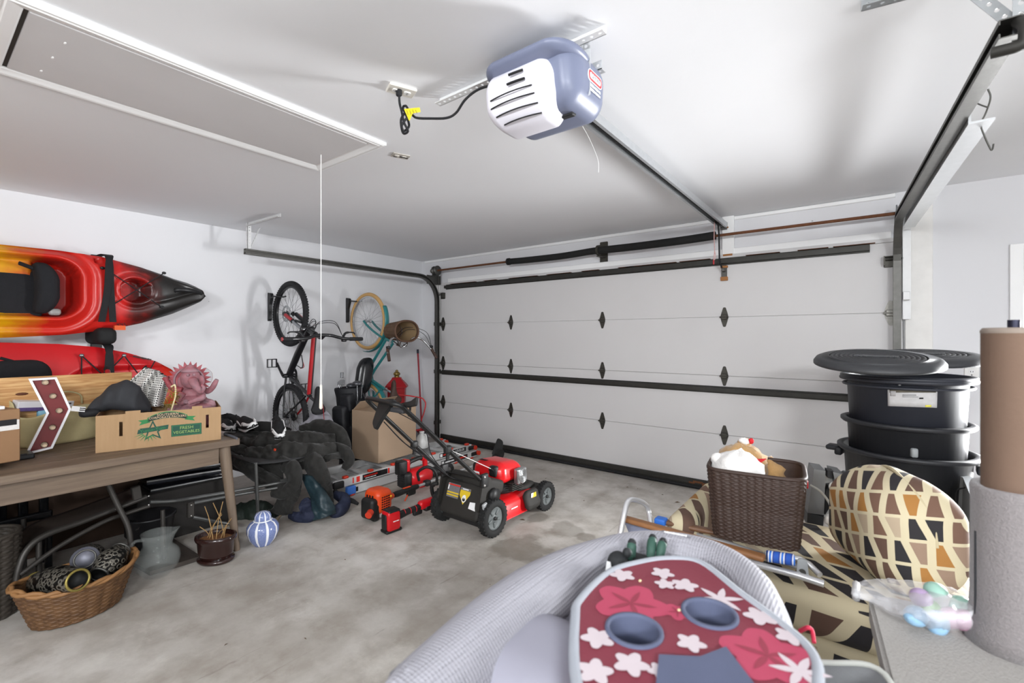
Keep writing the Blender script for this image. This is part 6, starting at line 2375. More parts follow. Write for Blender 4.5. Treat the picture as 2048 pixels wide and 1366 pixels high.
for q in (q0, q1):
    MB().torus((q.x - lo.x, q.y - lo.y, .07), .05, .02, 20, 8, rotm(0, 0, 0) if False else None).build('wheel', M_tyre, ht) if False else MB().lathe([(0, -.015), (.06, -.018), (.07, 0), (.06, .018), (0, .015)], mloc(q.x - lo.x, q.y - lo.y, .071) @ rotm(0, 0, 38) @ rotm(0, 90, 0), 20).build('wheel', M_tyre, ht)

# white jug on the ladder
p = onZ(848, 897, .16)
jg = thing('white_jug', 'translucent white plastic jug standing on the ladder', 'jug', (p.x - .06, p.y + .02, .158))
M_jug = mat('milky_plastic', 'dcdcda', .35, var=.03)
MB().lathe([(0, 0), (.07, 0), (.078, .008), (.078, .075), (.065, .11), (.04, .145), (.026, .155), (.026, .17), (0, .17)], None, 24).build('bottle', M_jug, jg)
MB().lathe([(0, .17), (.029, .17), (.029, .185), (0, .185)], None, 16).build('cap', M_jug, jg)
MB().tube(cr([(.03, 0, .15), (.07, 0, .155), (.085, 0, .12), (.075, 0, .08)], 5), .010, 8).build('handle', M_jug, jg)

# ================================================================ LADDER
M_alu = mat('brushed_aluminium', 'c9c9c9', .38, .25, var=.05, vs=8)
M_lock = mat('lock_orange_red', 'c8351f', .4, var=.1)
lx, lxf = -3.655, -4.13
ld = thing('folding_ladder', 'folded aluminium multi-position ladder lying along the floor', 'ladder', ((lx + lxf) / 2, 3.2, 0))
o0 = V(ld.location)
Y0l, Y1l, Y0u, Y1u = 2.42, 4.12, 2.27, 4.06


def rail(x, y0, y1, z0, z1, sgn):
    """C-shaped aluminium side rail"""
    w, tk = .028, .003
    h2 = (z1 - z0) / 2
    prof = [(-h2, 0), (h2, 0), (h2, w), (h2 - tk, w), (h2 - tk, tk), (-h2 + tk, tk), (-h2 + tk, w), (-h2, w)]
    vs = []
    for y in (y0, y1):
        for a, b_ in prof:
            vs.append(V((x - sgn * b_, y, (z0 + z1) / 2 + a)) - o0)
    n = len(prof)
    b = MB().add(vs, [(i, (i + 1) % n, n + (i + 1) % n, n + i) for i in range(n)] + [tuple(range(n)), tuple(range(n, 2 * n))])
    return b


rail(lx + .012, Y0l, Y1l, .012, .082, 1).build('side_rail', M_alu, ld)
rail(lxf - .012, Y0l, Y1l, .012, .082, -1).build('side_rail', M_alu, ld)
rail(lx - .012, Y0u, Y1u, .090, .160, 1).build('side_rail', M_alu, ld)
rail(lxf + .012, Y0u, Y1u, .090, .160, -1).build('side_rail', M_alu, ld)
for i in range(7):
    y = 2.40 + i * .265
    for z in (.128, .046):
        MB().box(V(((lx + lxf) / 2, y + (.05 if z < .1 else 0), z)) - o0, (lx - lxf - .05, .045, .026), bev=.004).build('rung', M_alu, ld)
    b = MB().rbox(V((lx - .024, y, .170)) - o0, (.04, .05, .024), .008, 2).build('rung_lock', M_lock, ld)
    MB().rbox(V((lx + .004, y + .05, .008)) - o0, (.035, .04, .016), .006, 2).build('rung_lock', M_lock, ld)
    if i > 3:
        MB().rbox(V((lxf + .024, y, .170)) - o0, (.04, .05, .024), .008, 2).build('rung_lock', M_lock, ld)
MB().rbox(V((lx - .002, Y0l + .02, .047)) - o0, (.045, .09, .074), .012, 3).build('blue_tape', mat('blue_tape', '3f74c9', .6, var=.1), ld)
MB().rbox(V((lxf + .0, Y0l + .0, .047)) - o0, (.045, .06, .074), .012, 3).build('blue_tape', mat('blue_tape', '3f74c9'), ld)
MB().rbox(V((lx - .012, Y0u + .05, .122)) - o0, (.05, .10, .06), .01, 3).build('end_lock', M_blackp, ld)
for x_, y_, z_ in ((lx - .0, Y1u + .03, .12), (lx + .01, Y1l + .02, .05), (lxf + .0, Y1u + .03, .12)):
    MB().cyl(V((x_ + .03, y_, z_)) - o0, V((x_ - .04, y_, z_)) - o0, .026, n=16).build('hinge_knob', M_lock, ld)
for z_, y_ in ((.125, Y1u - .02), (.047, Y1l - .04)):
    MB().rbox(V((lx + .008, y_, z_)) - o0, (.02, .11, .05), .016, 3).build('hinge_cover', M_blackp, ld)
FX = lambda y, z, dx=0: mloc(V((lx - .0115 + dx, y, z)) - o0) @ rotm(90, 0, 90)
M_lab = mat('label_black', '18181a', .4, var=0)
M_lred = mat('label_red', 'd02c20', .4, var=0)
M_lwh = mat('label_white', 'ececec', .4, var=0)
# upper label by the blower
y1_ = (onX(725, 952, lx).y + onX(778, 945, lx).y) / 2
MB().box((0, 0, 0), (.28, .05, .001), FX(y1_, .125)).build('label', M_lab, ld)
MB().marks(.15, .02, FX(y1_ - .05, .132, .001), 1, 2).build('label_print', M_lred, ld, stuff=True)
MB().marks(.12, .012, FX(y1_ - .05, .114, .001), 1, 3).build('label_print', M_lwh, ld, stuff=True)
MB().box((0, 0, 0), (.02, .05, .0012), FX(y1_ + .155, .125)).build('label_stripe', M_lred, ld)
y2_ = (onX(880, 918, lx).y + onX(934, 903, lx).y) / 2
for z_, dx_ in ((.125, 0.0), (.047, .024)):
    MB().box((0, 0, 0), (.42, .048, .001), FX(y2_, z_, dx_)).build('label', M_lab, ld)
    MB().prism(rrect(.035, .034, .004), 0, .001, FX(y2_ - .185, z_, dx_ + .0006)).build('label_badge', M_lwh, ld)
MB().marks(.16, .030, FX(y2_ - .075, .125, .001), 1, 7, .95).build('label_print', M_lred, ld, stuff=True)
MB().text('LEVELER', .042, FX(y2_ + .105, .125, .001), .0006, sx=.98, shear=.2).build('label_lettering', M_lwh, ld)
MB().marks(.14, .026, FX(y2_ - .08, .047, .025), 1, 12, .85).build('label_print', M_lwh, ld, stuff=True)
MB().marks(.18, .030, FX(y2_ + .10, .047, .025), 1, 13, .95).build('label_print', M_lred, ld, stuff=True)
for y_ in (onX(708, 965, lx).y, onX(714, 963, lx).y + .02):
    MB().box((0, 0, 0), (.012 if y_ < onX(712, 965, lx).y else .035, .05, .0012), FX(y_, .125)).build('latch_mark', M_lred, ld)
MB().box((0, 0, 0), (.03, .04, .001), FX(onX(706, 974, lx).y + .03, .047, .024)).build('label', M_lab, ld)

# ================================================================ LAWN MOWER
mw = thing('lawn_mower', 'red and black push lawn mower facing the garage door', 'lawn mower', (-2.335, 2.88, 0), (0, 0, -1.5))
M_mred = mat('mower_red', 'c8141a', .28, var=.06, coat=.3)
M_mblk = mat('mower_black', '1a1a1a', .5, var=.2, vs=10)
M_dust = mat('dusty_black_plastic', '262421', .7, var=.3, vs=8)
M_hub = mat('grey_hub', '5b6060', .55, var=.08)


def mower_wheel(x, y, R, nm):
    s = 1 if x > 0 else -1
    Wm = mloc(x, y, R) @ rotm(0, 90 * s, 0)
    b = MB().lathe([(R * .62, -.030), (R * .93, -.030), (R * .97, -.02), (R * .97, .02), (R * .93, .030), (R * .62, .030), (R * .60, .02), (R * .60, -.02), (R * .62, -.030)], Wm, 44)
    for i in range(26):
        for k in (-1, 1):
            b.box((R * .965, 0, k * .015), (.011, .014, .026), Wm @ rotm(0, 0, (i + .25 * k) * 360 / 26) @ rotm(k * 12, 0, 0), bev=.002)
    w_ = b.build(nm, mat('mower_tyre', '1c1c1c', .85, var=.25), mw)
    b = MB().lathe([(0, .018), (R * .16, .018), (R * .2, .012), (R * .52, .016), (R * .62, .024), (R * .62, -.02), (0, -.02)], Wm, 36)
    for i in range(5):
        b.rbox((R * .36, 0, .016), (R * .30, R * .14, .012), .005, 2, Wm @ rotm(0, 0, i * 72))
    b.build('hub', M_hub, w_)
    MB().lathe([(0, .03), (.012, .03), (.014, .012), (0, .012)], Wm, 10).build('axle_cap', M_mblk, w_)


for x, y, R in ((.245, -.325, .132), (-.245, -.325, .132), (.245, .325, .116), (-.245, .325, .116)):
    mower_wheel(x, y, R, 'wheel')
# deck
deck = []
b = MB()
ol = rpoly([(-.235, -.24), (.235, -.24), (.235, .12), (.19, .30), (-.19, .30), (-.235, .12)], .07, 5)
n = len(ol)
lv = [(.060, 1.02), (.066, 1.02), (.070, .985), (.155, .965), (.180, .90), (.195, .75), (.198, .4)]
vs = []
for z, k in lv:
    vs += [(x * k, (y - .02) * k + .02, z) for x, y in ol]
fs = []
for r in range(len(lv) - 1):
    for i in range(n):
        j = (i + 1) % n
        fs.append((r * n + i, r * n + j, (r + 1) * n + j, (r + 1) * n + i))
fs.append(tuple((len(lv) - 1) * n + i for i in range(n)))
b.add(vs, fs, True)
dk = b.build('deck', M_mred, mw)
MB().marks(.08, .014, mloc(.233, -.06, .125) @ rotm(90, 0, 90), 1, 4, .9, .002).build('deck_print', M_lwh, dk, stuff=True)
# front cover and bumper
MB().rbox((0, .31, .14), (.42, .16, .11), .035, 4).build('front_cover', M_dust, mw)
MB().rbox((.0, .20, .20), (.34, .22, .06), .03, 3).build('belt_cover', M_dust, mw)
# side chute cover
b = MB().rbox((.245, .13, .145), (.055, .18, .15), (.022, .05, .05), 4, fn=lambda p: (p.x + .02 * (p.z < 0), p.y, p.z))
sc_ = b.build('side_chute', M_dust, mw)
MB().prism([(-.03, .03), (.03, .035), (.035, .0), (.01, -.035), (-.02, -.005)], 0, .001, mloc(.2745, .13, .165) @ rotm(90, 0, 90)).build('warning_sticker', mat('sticker_yellow', 'd8b82a', .5, var=.05), sc_)
MB().prism([(-.035, .035), (-.005, .035), (-.01, .005), (-.035, .0)], .0008, .0016, mloc(.2745, .13, .165) @ rotm(90, 0, 90)).build('sticker_white', M_lwh, sc_)
# engine
MB().lathe([(0, .19), (.12, .19), (.135, .21), (.13, .235), (.11, .26), (.115, .30), (0, .30)], mloc(0, .02, 0), 28).build('engine_block', M_mblk, mw)
b = MB()
for i in range(5):
    b.box((.13, .05, .225 + i * .014), (.10, .14, .005), bev=.001)
b.build('cooling_fins', M_iron, mw, stuff=True)


def shroud(p):
    k = 1 - .16 * max(0, p.z / .08)
    x = p.x * k
    y = p.y * k
    return (x, y, p.z - .022 * (p.y / .15) * (p.y > 0) * (p.z > 0) - .0 * abs(p.x))


sh = MB().rbox((0, .02, .365), (.325, .305, .165), (.07, .07, .05), 5, fn=shroud).build('engine_shroud', M_mred, mw)
MB().rbox((-.165, .02, .345), (.06, .2, .12), .025, 3).build('air_filter', M_mblk, mw)
b = MB()
for i in range(6):
    b.box((-.06 + .0 * i, -.10 + i * .014, .4475 - .001 * i), (.075, .005, .002))
b.build('shroud_slots', M_slot, sh, stuff=True)
MB().box((-.045, -.1315, .385), (.06, .002, .034), rotm(8, 0, 0)).build('white_sticker', M_lwh, sh)
MB().box((-.045, -.1330, .385), (.05, .001, .007), rotm(8, 0, 0)).build('sticker_band', M_lred, sh)
MB().rbox((.075, -.115, .385), (.075, .05, .085), .018, 3).build('starter_recess', M_mblk, mw)
MB().tube(cr([(.055, -.145, .40), (.075, -.15, .41), (.10, -.145, .40)], 5), .009, 8).build('starter_grip', M_mblk, mw)
# muffler guard
mg = MB().rbox((.195, .06, .335), (.05, .115, .12), .014, 3).build('muffler', mat('muffler_steel', 'a9aaab', .3, .85, var=.1), mw)
for i in range(4):
    MB().torus((0, 0, 0), .045 - .010 * i, .0045, 20, 6, mloc(.221, .06, .335) @ rotm(0, 90, 0) @ Matrix.Diagonal((1.15, 1, 1, 1))).build('guard_ring', mat('muffler_steel', 'a9aaab'), mg)
MB().rbox((.10, .19, .265), (.08, .07, .09), .02, 3).build('fuel_tank', M_mblk, mw)
MB().cyl((.10, .20, .30), (.10, .20, .325), .022, n=14).build('fuel_cap', M_mblk, mw)
# rear discharge door and side plates
RM = mloc(0, -.385, .225) @ rotm(-20, 0, 0)
rd = MB().rbox((0, 0, 0), (.39, .045, .24), (.03, .02, .03), 4, RM).build('rear_door', M_dust, mw)
MB().rbox((0, .11, .145), (.40, .2, .10), .03, 3, RM).build('rear_housing', M_dust, mw)
MB().box((0, .0, -.135), (.38, .012, .04), RM @ rotm(14, 0, 0), bev=.004).build('rear_flap', M_mblk, mw)
SMx = RM @ mloc(0, -.0232, 0) @ rotm(90, 0, 0)
b = MB().box((-.085, .045, 0), (.12, .10, .0012), SMx).build('caution_label', mat('label_grey_print', '6f6d70', .5, var=.5, vs=120), rd)
for i, (yy, m_) in enumerate(((.085, M_lred), (.03, mat('sticker_yellow', 'd8b82a')), (.012, mat('sticker_yellow', 'd8b82a')))):
    MB().box((-.085, yy, .0008), (.12, .010, .0008), SMx).build('label_band', m_, b)
MB().box((-.14, .07, .0008), (.012, .045, .0008), SMx).build('label_strip', M_lwh, b)
b = MB().prism([(-.015, .085), (.085, .085), (.085, .045), (.035, -.03), (-.015, .03)], 0, .0012, SMx).build('danger_label', mat('sticker_yellow', 'd8b82a'), rd)
MB().box((.035, .076, .0014), (.10, .018, .001), SMx).build('label_strip', mat('label_grey_print', '6f6d70'), b)
MB().marks(.06, .014, SMx @ mloc(.035, .076, .002), 1, 6).build('label_print', M_lwh, b, stuff=True)
MB().prism(rpoly([(.01, .0), (.035, -.02), (.06, .0), (.05, .03), (.035, .04), (.02, .03)], .01), .001, .0018, SMx).build('pictogram_ground', M_lwh, b)
MB().prism(rpoly([(.02, .0), (.035, -.01), (.05, .0), (.043, .02), (.036, .005), (.028, .02)], .004), .0016, .0024, SMx).build('pictogram', M_slot, b)
MB().prism([(.10, .0), (.15, .005), (.155, -.03), (.165, -.05), (.095, -.045)], 0, .0012, SMx).build('paper_sticker', M_lwh, rd)
for s in (-1, 1):
    MB().prism(rpoly([(-.02, .08), (.10, .10), (.12, .22), (.02, .42), (-.05, .40), (-.10, .2)], .02), -.008, .008, mloc(s * .205, -.34, 0) @ rotm(90, 0, 90)).build('side_plate', M_dust, mw)
    MB().rbox((s * .205, -.37, .40), (.03, .07, .10), .012, 3).build('handle_bracket', M_mblk, mw)
    for z_ in (.37, .43):
        MB().ball((s * .222, -.385, z_), (.006, .01, .01), 8).build('bolt', mat('rivet_steel', 'b5b2ae'), mw)
MB().tube(cr([(-.245, -.40, .30), (-.29, -.42, .28), (-.30, -.40, .20), (-.27, -.38, .16)], 6), .015, 8).build('height_lever', M_mblk, mw)
MB().lathe([(0, -.02), (.05, -.02), (.05, .02), (0, .02)], mloc(.225, -.29, .28) @ rotm(0, 90, 0), 20).build('drive_cover', M_mblk, mw)
MB().rbox((.24, -.33, .31), (.02, .05, .09), .012, 3, rotm(15, 0, 0)).build('drive_lever', mat('lever_grey', '8f9192', .4), mw)
# handle
M_hand = mat('black_powder_tube', '161616', .42, var=.1)
HL = [V((-.165, -.39, .38)), V((-.165, -1.07, 1.007))]
HR = [V((.205, -.42, .42)), V((.215, -1.11, 1.02))]
b = MB()
loop = [HL[0], HL[0].lerp(HL[1], .45), HL[1] + V((0, .0, 0)), HL[1] + V((.04, -.04, .03)), HR[1] + V((-.04, -.03, .01)), HR[1], HR[0].lerp(HR[1], .45), HR[0]]
MB().tube(bend(loop, .07, 6), .0145, 10).build('handle', M_hand, mw)
for A in (HL, HR):
    c_ = A[0].lerp(A[1], .45)
    MB().rbox(c_, (.04, .05, .05), .012, 3).build('handle_clamp', M_mblk, mw)
    MB().cyl(c_ + V((0, 0, -.01)), c_ + V((0, .0, -.07)), .012, n=8).build('clamp_lever', M_mblk, mw)
# control box, bail bar, cables, rope
cb_ = HL[1].lerp(HR[1], .42) + V((0, .02, -.02))
MB().prism(rpoly([(-.05, .03), (.09, .05), (.05, -.06), (.03, -.16), (-.02, -.12)], .02), -.012, .012, mloc(cb_) @ rotm(60, 0, 0)).build('control_panel', M_mblk, mw)
MB().rbox(cb_ + V((.10, .02, -.02)), (.17, .04, .03), .012, 3, None).build('drive_control', mat('control_grey', '3c3d40', .4), mw)
MB().tube(bend([HL[1] + V((.0, .05, -.06)), HL[1] + V((.04, .10, -.02)), HR[1] + V((-.04, .11, -.02)), HR[1] + V((0, .06, -.07))], .04), .007, 8).build('bail_bar', M_hand, mw)
MB().prism(rpoly([(-.02, 0), (.06, .02), (.10, .05), (.11, .0), (.03, -.02)], .006), -.008, .008, mloc(HR[1] + V((-.03, .05, .0))) @ rotm(70, 0, 0)).build('control_cap', M_mblk, mw)
for k in range(2):
    MB().tube(cr([cb_ + V((.0, 0, -.1)), cb_ + V((.02, .15, -.26)), V((-.12 + .05 * k, -.62, .55)), V((-.08, -.42, .38)), V((-.02, -.25, .32))], 8), .0035, 6).build('control_cable', M_black, mw)
MB().tube(cr([cb_ + V((.06, .02, -.02)), V((.0, -.75, .80)), V((-.08, -.62, .60)), V((-.1, -.5, .46))], 8), .003, 6).build('control_cable', M_black, mw)
MB().tube([(.075, -.15, .412), (.19, -.68, .67)], .0025, 6).build('starter_rope', M_white, mw)
MB().tube([HL[0] + V((0, .0, .02)), HR[0] + V((0, .03, -.01))], .006, 6).build('door_rod', M_hand, mw)

# ================================================================ ORANGE STRING TRIMMER
E0 = onZ(738, 1040, 0)
st = thing('petrol_trimmer', 'orange petrol string trimmer with a long silver shaft lying on the floor', 'string trimmer', E0)
M_or = mat('trimmer_orange', 'd9481a', .38, var=.06)
tip_ = V((-3.20, 3.95, .10)) - E0
ax = (tip_ - V((.0, .12, .13))).normalized()
sd_ = V((0, 0, 1)).cross(ax).normalized()        # sideways
AM = Matrix((ax, sd_, ax.cross(sd_))).transposed().to_4x4()
EM = mloc(.0, .06, .125) @ AM                     # engine frame: x along shaft
body = MB().rbox((.03, 0, .01), (.17, .18, .19), (.05, .05, .05), 4, EM, fn=lambda p: (p.x, p.y * (1 - .9 * max(0, p.x)), p.z * (1 - 1.2 * max(0, p.x)))).build('engine_cover', M_or, st)
MB().cyl(EM @ V((.10, 0, 0)), EM @ V((.18, 0, 0)), .045, .022, n=16).build('clutch_cone', M_or, st)
for r in range(6):
    for c in range(4):
        MB().box((-.01 + .022 * c, -.0895, .05 - .018 * r), (.015, .004, .008), EM).build('vent', M_slot, body)
for r in range(3):
    MB().box((-.057, -.03 + .03 * r, .04), (.004, .014, .05), EM).build('vent', M_slot, body)
MB().rbox((-.07, -.01, -.03), (.07, .14, .16), .03, 4, EM).build('starter_housing', M_mblk, st)
MB().rbox((-.05, -.05, -.06), (.06, .06, .13), .022, 3, EM).build('recoil_foot', M_mblk, st)
MB().rbox((.06, -.02, -.095), (.14, .10, .05), .022, 3, EM).build('fuel_tank', mat('milky_tank', 'd6d0d0', .3, var=.05, trans=.3), st)
MB().cyl(EM @ V((-.10, -.06, -.04)), EM @ V((-.14, -.08, -.05)), .026, n=14).build('fuel_cap', mat('cap_red', 'c93a22', .4), st)
MB().ball((.075, -.092, .04), (.010, .008, .010), 10, EM).build('primer_bulb', mat('primer_yellow', 'e0a020', .3), st)
S0, S1 = EM @ V((.17, 0, 0)), tip_
d_ = (S1 - S0).normalized()
MB().cyl(S0, S1, .0125, n=12).build('shaft', mat('shaft_silver', 'c8cacb', .25, .8, var=.04), st)
gr = MB().tube([S0 + d_ * .02, S0 + d_ * .06, S0 + d_ * .14, S0 + d_ * .24, S0 + d_ * .30], [.022, .026, .022, .026, .020], 12).build('rear_grip', M_mblk, st)
MB().rbox(S0 + d_ * .22 + V((0, 0, -.025)), (.04, .09, .06), .016, 3).build('throttle_housing', M_mblk, st)
MB().tube([S0 + d_ * .19 + V((0, 0, -.03)), S0 + d_ * .16 + V((.01, -.02, -.08))], .006, 6).build('throttle_trigger', M_or, st)
MB().box(S0 + d_ * .17 + V((0, 0, .024)), (.02, .08, .008), bev=.003).build('orange_inlay', M_or, st)
dh = S0 + d_ * .42
MB().tube(cr([dh + V((-.06, -.04, .02)), dh + V((-.05, -.06, .10)), dh + V((0.02, -.02, .15)), dh + V((.07, .03, .11)), dh + V((.075, .05, .02)), dh + V((.04, .04, -.03))], 6), .014, 8, flat=.8).build('loop_handle', M_mblk, st)
MB().rbox(dh, (.06, .06, .05), .015, 3).build('handle_clamp', M_mblk, st)
hd_ = S1
MB().rbox(hd_ + V((0, .0, .0)), (.07, .10, .07), .02, 3).build('gear_head', M_mblk, st)
MB().cyl(hd_ + V((.05, .02, .04)), hd_ + V((.0, .02, .04)), .055, n=20).build('line_spool', M_mblk, st)
MB().prism(rpoly([(-.06, 0), (.06, 0), (.05, .17), (-.02, .2)], .03), -.006, .006, mloc(hd_ + V((.0, .0, .02))) @ rotm(60, 0, 20)).build('guard', M_mblk, st)

# ================================================================ RED LEAF BLOWER
p = onZ(846, 975, 0)
lb = thing('leaf_blower', 'red cordless leaf blower lying behind the trimmers', 'leaf blower', (p.x - .06, p.y, 0), (0, 0, 86))
M_br = mat('blower_red', 'c4151d', .3, var=.06)
MB().lathe([(0, -.13), (.06, -.13), (.085, -.11), (.092, -.02), (.09, .06), (.07, .11), (.055, .13), (0, .13)], mloc(0, 0, .095) @ rotm(0, 90, 0), 28).build('fan_body', M_br, lb)
MB().rbox((-.16, 0, .10), (.09, .14, .15), .03, 4).build('intake_grille', M_mblk, lb)
for i in range(6):
    MB().box((-.206, 0, .05 + i * .02), (.003, .10, .008)).build('grille_bar', M_blackp, lb)
MB().tube(bend([(-.12, 0, .16), (-.13, 0, .25), (.0, 0, .27), (.07, 0, .26), (.075, 0, .16)], .05), .021, 10).build('handle', M_mblk, lb)
MB().tube(bend([(.03, 0, .262), (.07, 0, .255), (.078, 0, .16)], .04), .025, 10).build('handle_front', M_br, lb)
MB().rbox((-.20, 0, .22), (.09, .09, .13), .018, 3).build('battery', M_mblk, lb)
MB().rbox((-.145, 0, .23), (.04, .085, .11), .012, 3).build('battery_seat', M_br, lb)
MB().rbox((.0, 0, .155), (.10, .05, .04), .015, 3).build('trigger_mount', M_br, lb)
MB().lathe([(.058, .11), (.060, .15), (.056, .30), (.052, .40), (.046, .40), (.05, .15), (.05, .11)], mloc(0, 0, .095) @ rotm(0, 90, 0) @ Matrix.Diagonal((.85, 1, 1, 1)), 24).build('nozzle', M_mblk, lb)
for s in (-1, 1):
    MB().rbox((.02, s * .05, .012), (.10, .025, .024), .008, 2).build('foot', M_br, lb)

# ================================================================ RED CORDLESS TRIMMER
E1 = onZ(778, 1064, 0)
cr_ = thing('cordless_trimmer', 'red and black cordless string trimmer lying nearest the mower wheel', 'string trimmer', E1)
t1 = V((-2.69, 2.72, .10)) - E1
ax = (t1 - V((0, .03, .09))).normalized(); sd_ = V((0, 0, 1)).cross(ax).normalized()
CM = mloc(0, .03, .085) @ Matrix((ax, sd_, ax.cross(sd_))).transposed().to_4x4()
MB().rbox((-.01, 0, .0), (.11, .10, .15), (.022, .022, .03), 3, CM).build('battery_housing', M_br, cr_)
MB().rbox((-.065, 0, -.005), (.02, .06, .11), .008, 2, CM).build('battery_face', M_mblk, cr_)
MB().rbox((-.005, 0, .062), (.10, .09, .035), .014, 3, CM).build('battery_top', M_mblk, cr_)
MB().rbox((-.01, 0, -.072), (.13, .09, .022), .008, 2, CM).build('foot', M_mblk, cr_)
MB().marks(.05, .012, CM @ mloc(.0, -.051, .0) @ rotm(90, 0, 0), 1, 5).build('side_print', M_lwh, cr_, stuff=True)
MB().tube([CM @ V((.05, 0, .01)), CM @ V((.12, 0, .015)), CM @ V((.20, 0, .02)), CM @ V((.28, 0, .025))], [.03, .024, .022, .027], 12).build('rear_grip', M_mblk, cr_)
MB().rbox((.22, 0, -.01), (.08, .035, .05), .014, 3, CM).build('trigger', M_mblk, cr_)
MB().rbox((.31, 0, .03), (.16, .06, .07), .026, 4, CM).build('control_body', M_br, cr_)
MB().rbox((.33, 0, .0), (.11, .066, .05), .02, 3, CM).build('lower_shell', M_mblk, cr_)
for x_ in (.1, .15, .2):
    MB().torus((0, 0, 0), .023, .003, 16, 5, CM @ mloc(x_, 0, .018) @ rotm(0, 90, 0)).build('grip_ring', M_br, cr_)
MB().cyl(CM @ V((.38, 0, .03)), t1 + V((-.05, .30, .0)), .014, n=12).build('shaft', M_mblk, cr_)
# straw on the floor and a few leaf scraps
b = MB()
for (x, y, l) in ((1145, 958, .03), (1183, 965, .02), (1168, 1002, .02), (1255, 975, .03), (1275, 978, .02), (1325, 990, .02), (925, 1042, .05), (940, 1044, .03), (1045, 1040, .05), (1230, 1070, .03), (1355, 1005, .05), (1092, 957, .03), (452, 1290, .02), (610, 1278, .02), (690, 1120, .015), (640, 1090, .01), (980, 1170, .012)):
    p = onZ(x, y, .0)
    a = random.uniform(0, 6.28)
    d = V((math.cos(a), math.sin(a), 0)) * l / 2
    w = V((-d.y, d.x, 0)) * .35
    b.add([p - d + V((0, 0, .002)), p + w + V((0, 0, .006)), p + d + V((0, 0, .002)), p - w + V((0, 0, .004))], [(0, 1, 2, 3)])
tag(b.build('leaf_scraps', mat('dry_leaf', '5a4028', .9, var=.4, vs=30)), 'scattered dry leaf scraps on the concrete floor', 'leaf litter', kind='stuff')

# ================================================================ STACKED BINS
CAN = V((.195, 3.53, 0))
M_can = mat('charcoal_bin_plastic', '30323a', .5, var=.06)
M_can2 = mat('black_bin_plastic', '26272b', .5, var=.06)


def bin_(label, z0, H_, r0, r1, m, handles, grp):
    t = thing('trash_bin', label, 'bin', CAN + V((0, 0, z0)), (0, 0, 20), grp)
    prof = [(0, .0), (r0 - .01, .0), (r0, .012), (r1 - .012, H_ - .03), (r1 + .012, H_ - .028), (r1 + .022, H_ - .018), (r1 + .022, H_ - .004), (r1 + .014, H_), (r1 - .004, H_), (r1 - .012, H_ - .01), (r0 - .012, .016), (0, .014)]
    MB().lathe(prof, None, 56).build('shell', m, t)
    for a in handles:
        b = MB().rbox((r1 + .045, 0, H_ - .055), (.075, .09, .03), .012, 3, rotm(0, 0, a) )
        b.rbox((r1 + .015, 0, H_ - .07), (.04, .10, .05), .012, 3, rotm(0, 0, a))
        b.build('handle', m, t)
    return t


g = 'stacked bins by the garage door'
b1 = bin_('large black bin at the bottom of the stack', 0, .775, .245, .300, M_can2, (150, -25), g)
b2 = bin_('charcoal bin in the middle of the stack', .20, .74, .230, .283, M_can2, (), g)
b3 = bin_('charcoal bin with a torn white label at the top of the stack', .44, .76, .235, .285, M_can, (), g)
MB().torus((0, 0, .735), .300, .012, 56, 8).build('upper_rim', M_can, b3)
MB().torus((0, 0, .70), .290, .008, 56, 6).build('lower_rim', M_can, b3)
# moulded panels on the lowest bin
for a in (-105, -75):
    b = MB()
    for (y, z, w, h) in ((0, .50, .11, .006), (0, .12, .11, .006), (-.055, .31, .006, .38), (.055, .31, .006, .38)):
        b.box((.2475 + .0275 * z / .4 * .5 + .008, y, z), (.008, w, h), rotm(0, 0, a) )
    b.build('moulded_panel', M_can2, b1)


def ray_cyl(px, py, cx, cy, r):
    d = V(ray(px, py))
    a = d.x * d.x + d.y * d.y
    bb = -(d.x * cx + d.y * cy)
    c = cx * cx + cy * cy - r * r
    k = (-bb - math.sqrt(max(0, bb * bb - a * c))) / a
    return V((d.x * k, d.y * k, CAMZ + d.z * k))


def label_patch(px0, px1, py0, py1, rr, nu=16, nv=4, edge=None):
    off = (rr - .265) * .8
    c = V(b3.location)
    Ri = (b3.rotation_euler.to_matrix()).transposed()
    def f(u, v):
        p = ray_cyl(px0 + (px1 - px0) * u, 0, CAN.x, CAN.y, rr)
        q = ray_cyl(px0 + (px1 - px0) * u, py0 + (py1 - py0) * v + (edge(u, v) if edge else 0), CAN.x, CAN.y, rr)
        k = rr + .0
        # follow the taper of the shell
        zz = (q.z - .44)
        rad_ = .235 + (.273 - .235) * zz / .73 + .0018 + off
        d = V((q.x - CAN.x, q.y - CAN.y, 0)).normalized() * rad_
        return Ri @ (V((CAN.x + d.x, CAN.y + d.y, q.z)) - c)
    return MB().sheet(f, nu, nv, .0006)


label_patch(1776, 1873, 779, 812, .265, edge=lambda u, v: 3.5 * u * v - 2 * (1 - v) * u).build('torn_label', mat('torn_label_paper', 'bdbcbd', .6, var=.2, vs=30), b3)
label_patch(1780, 1870, 779, 785, .2665).build('label_dirty_edge', mat('label_dirt', '5d594f', .8, var=.4, vs=60), b3)
label_patch(1838, 1846, 795, 798, .2675, 4, 2).build('label_mark', M_slot, b3)
label_patch(1805, 1832, 789, 791, .2675, 8, 2).build('label_mark', mat('label_faint_print', '8c8e90', .6), b3)
label_patch(1805, 1836, 793, 794.2, .2675, 8, 2).build('label_mark', mat('label_faint_print', '8c8e90'), b3)
label_patch(1850, 1862, 810, 814, .2675, 4, 2).build('label_yellow', mat('label_yellow', 'd6cf4a', .6), b3)
label_patch(1781, 1792, 782, 792, .2675, 4, 2, edge=lambda u, v: 0).build('label_diamond', mat('label_diamond_grey', 'a9a7a8', .6), b3)
MB().box((.2695 * math.cos(rad(-118)), .2695 * math.sin(rad(-118)), .725), (.012, .02, .02), bev=.002).build('grey_clip', mat('clip_grey', '8f9396', .5), b3)
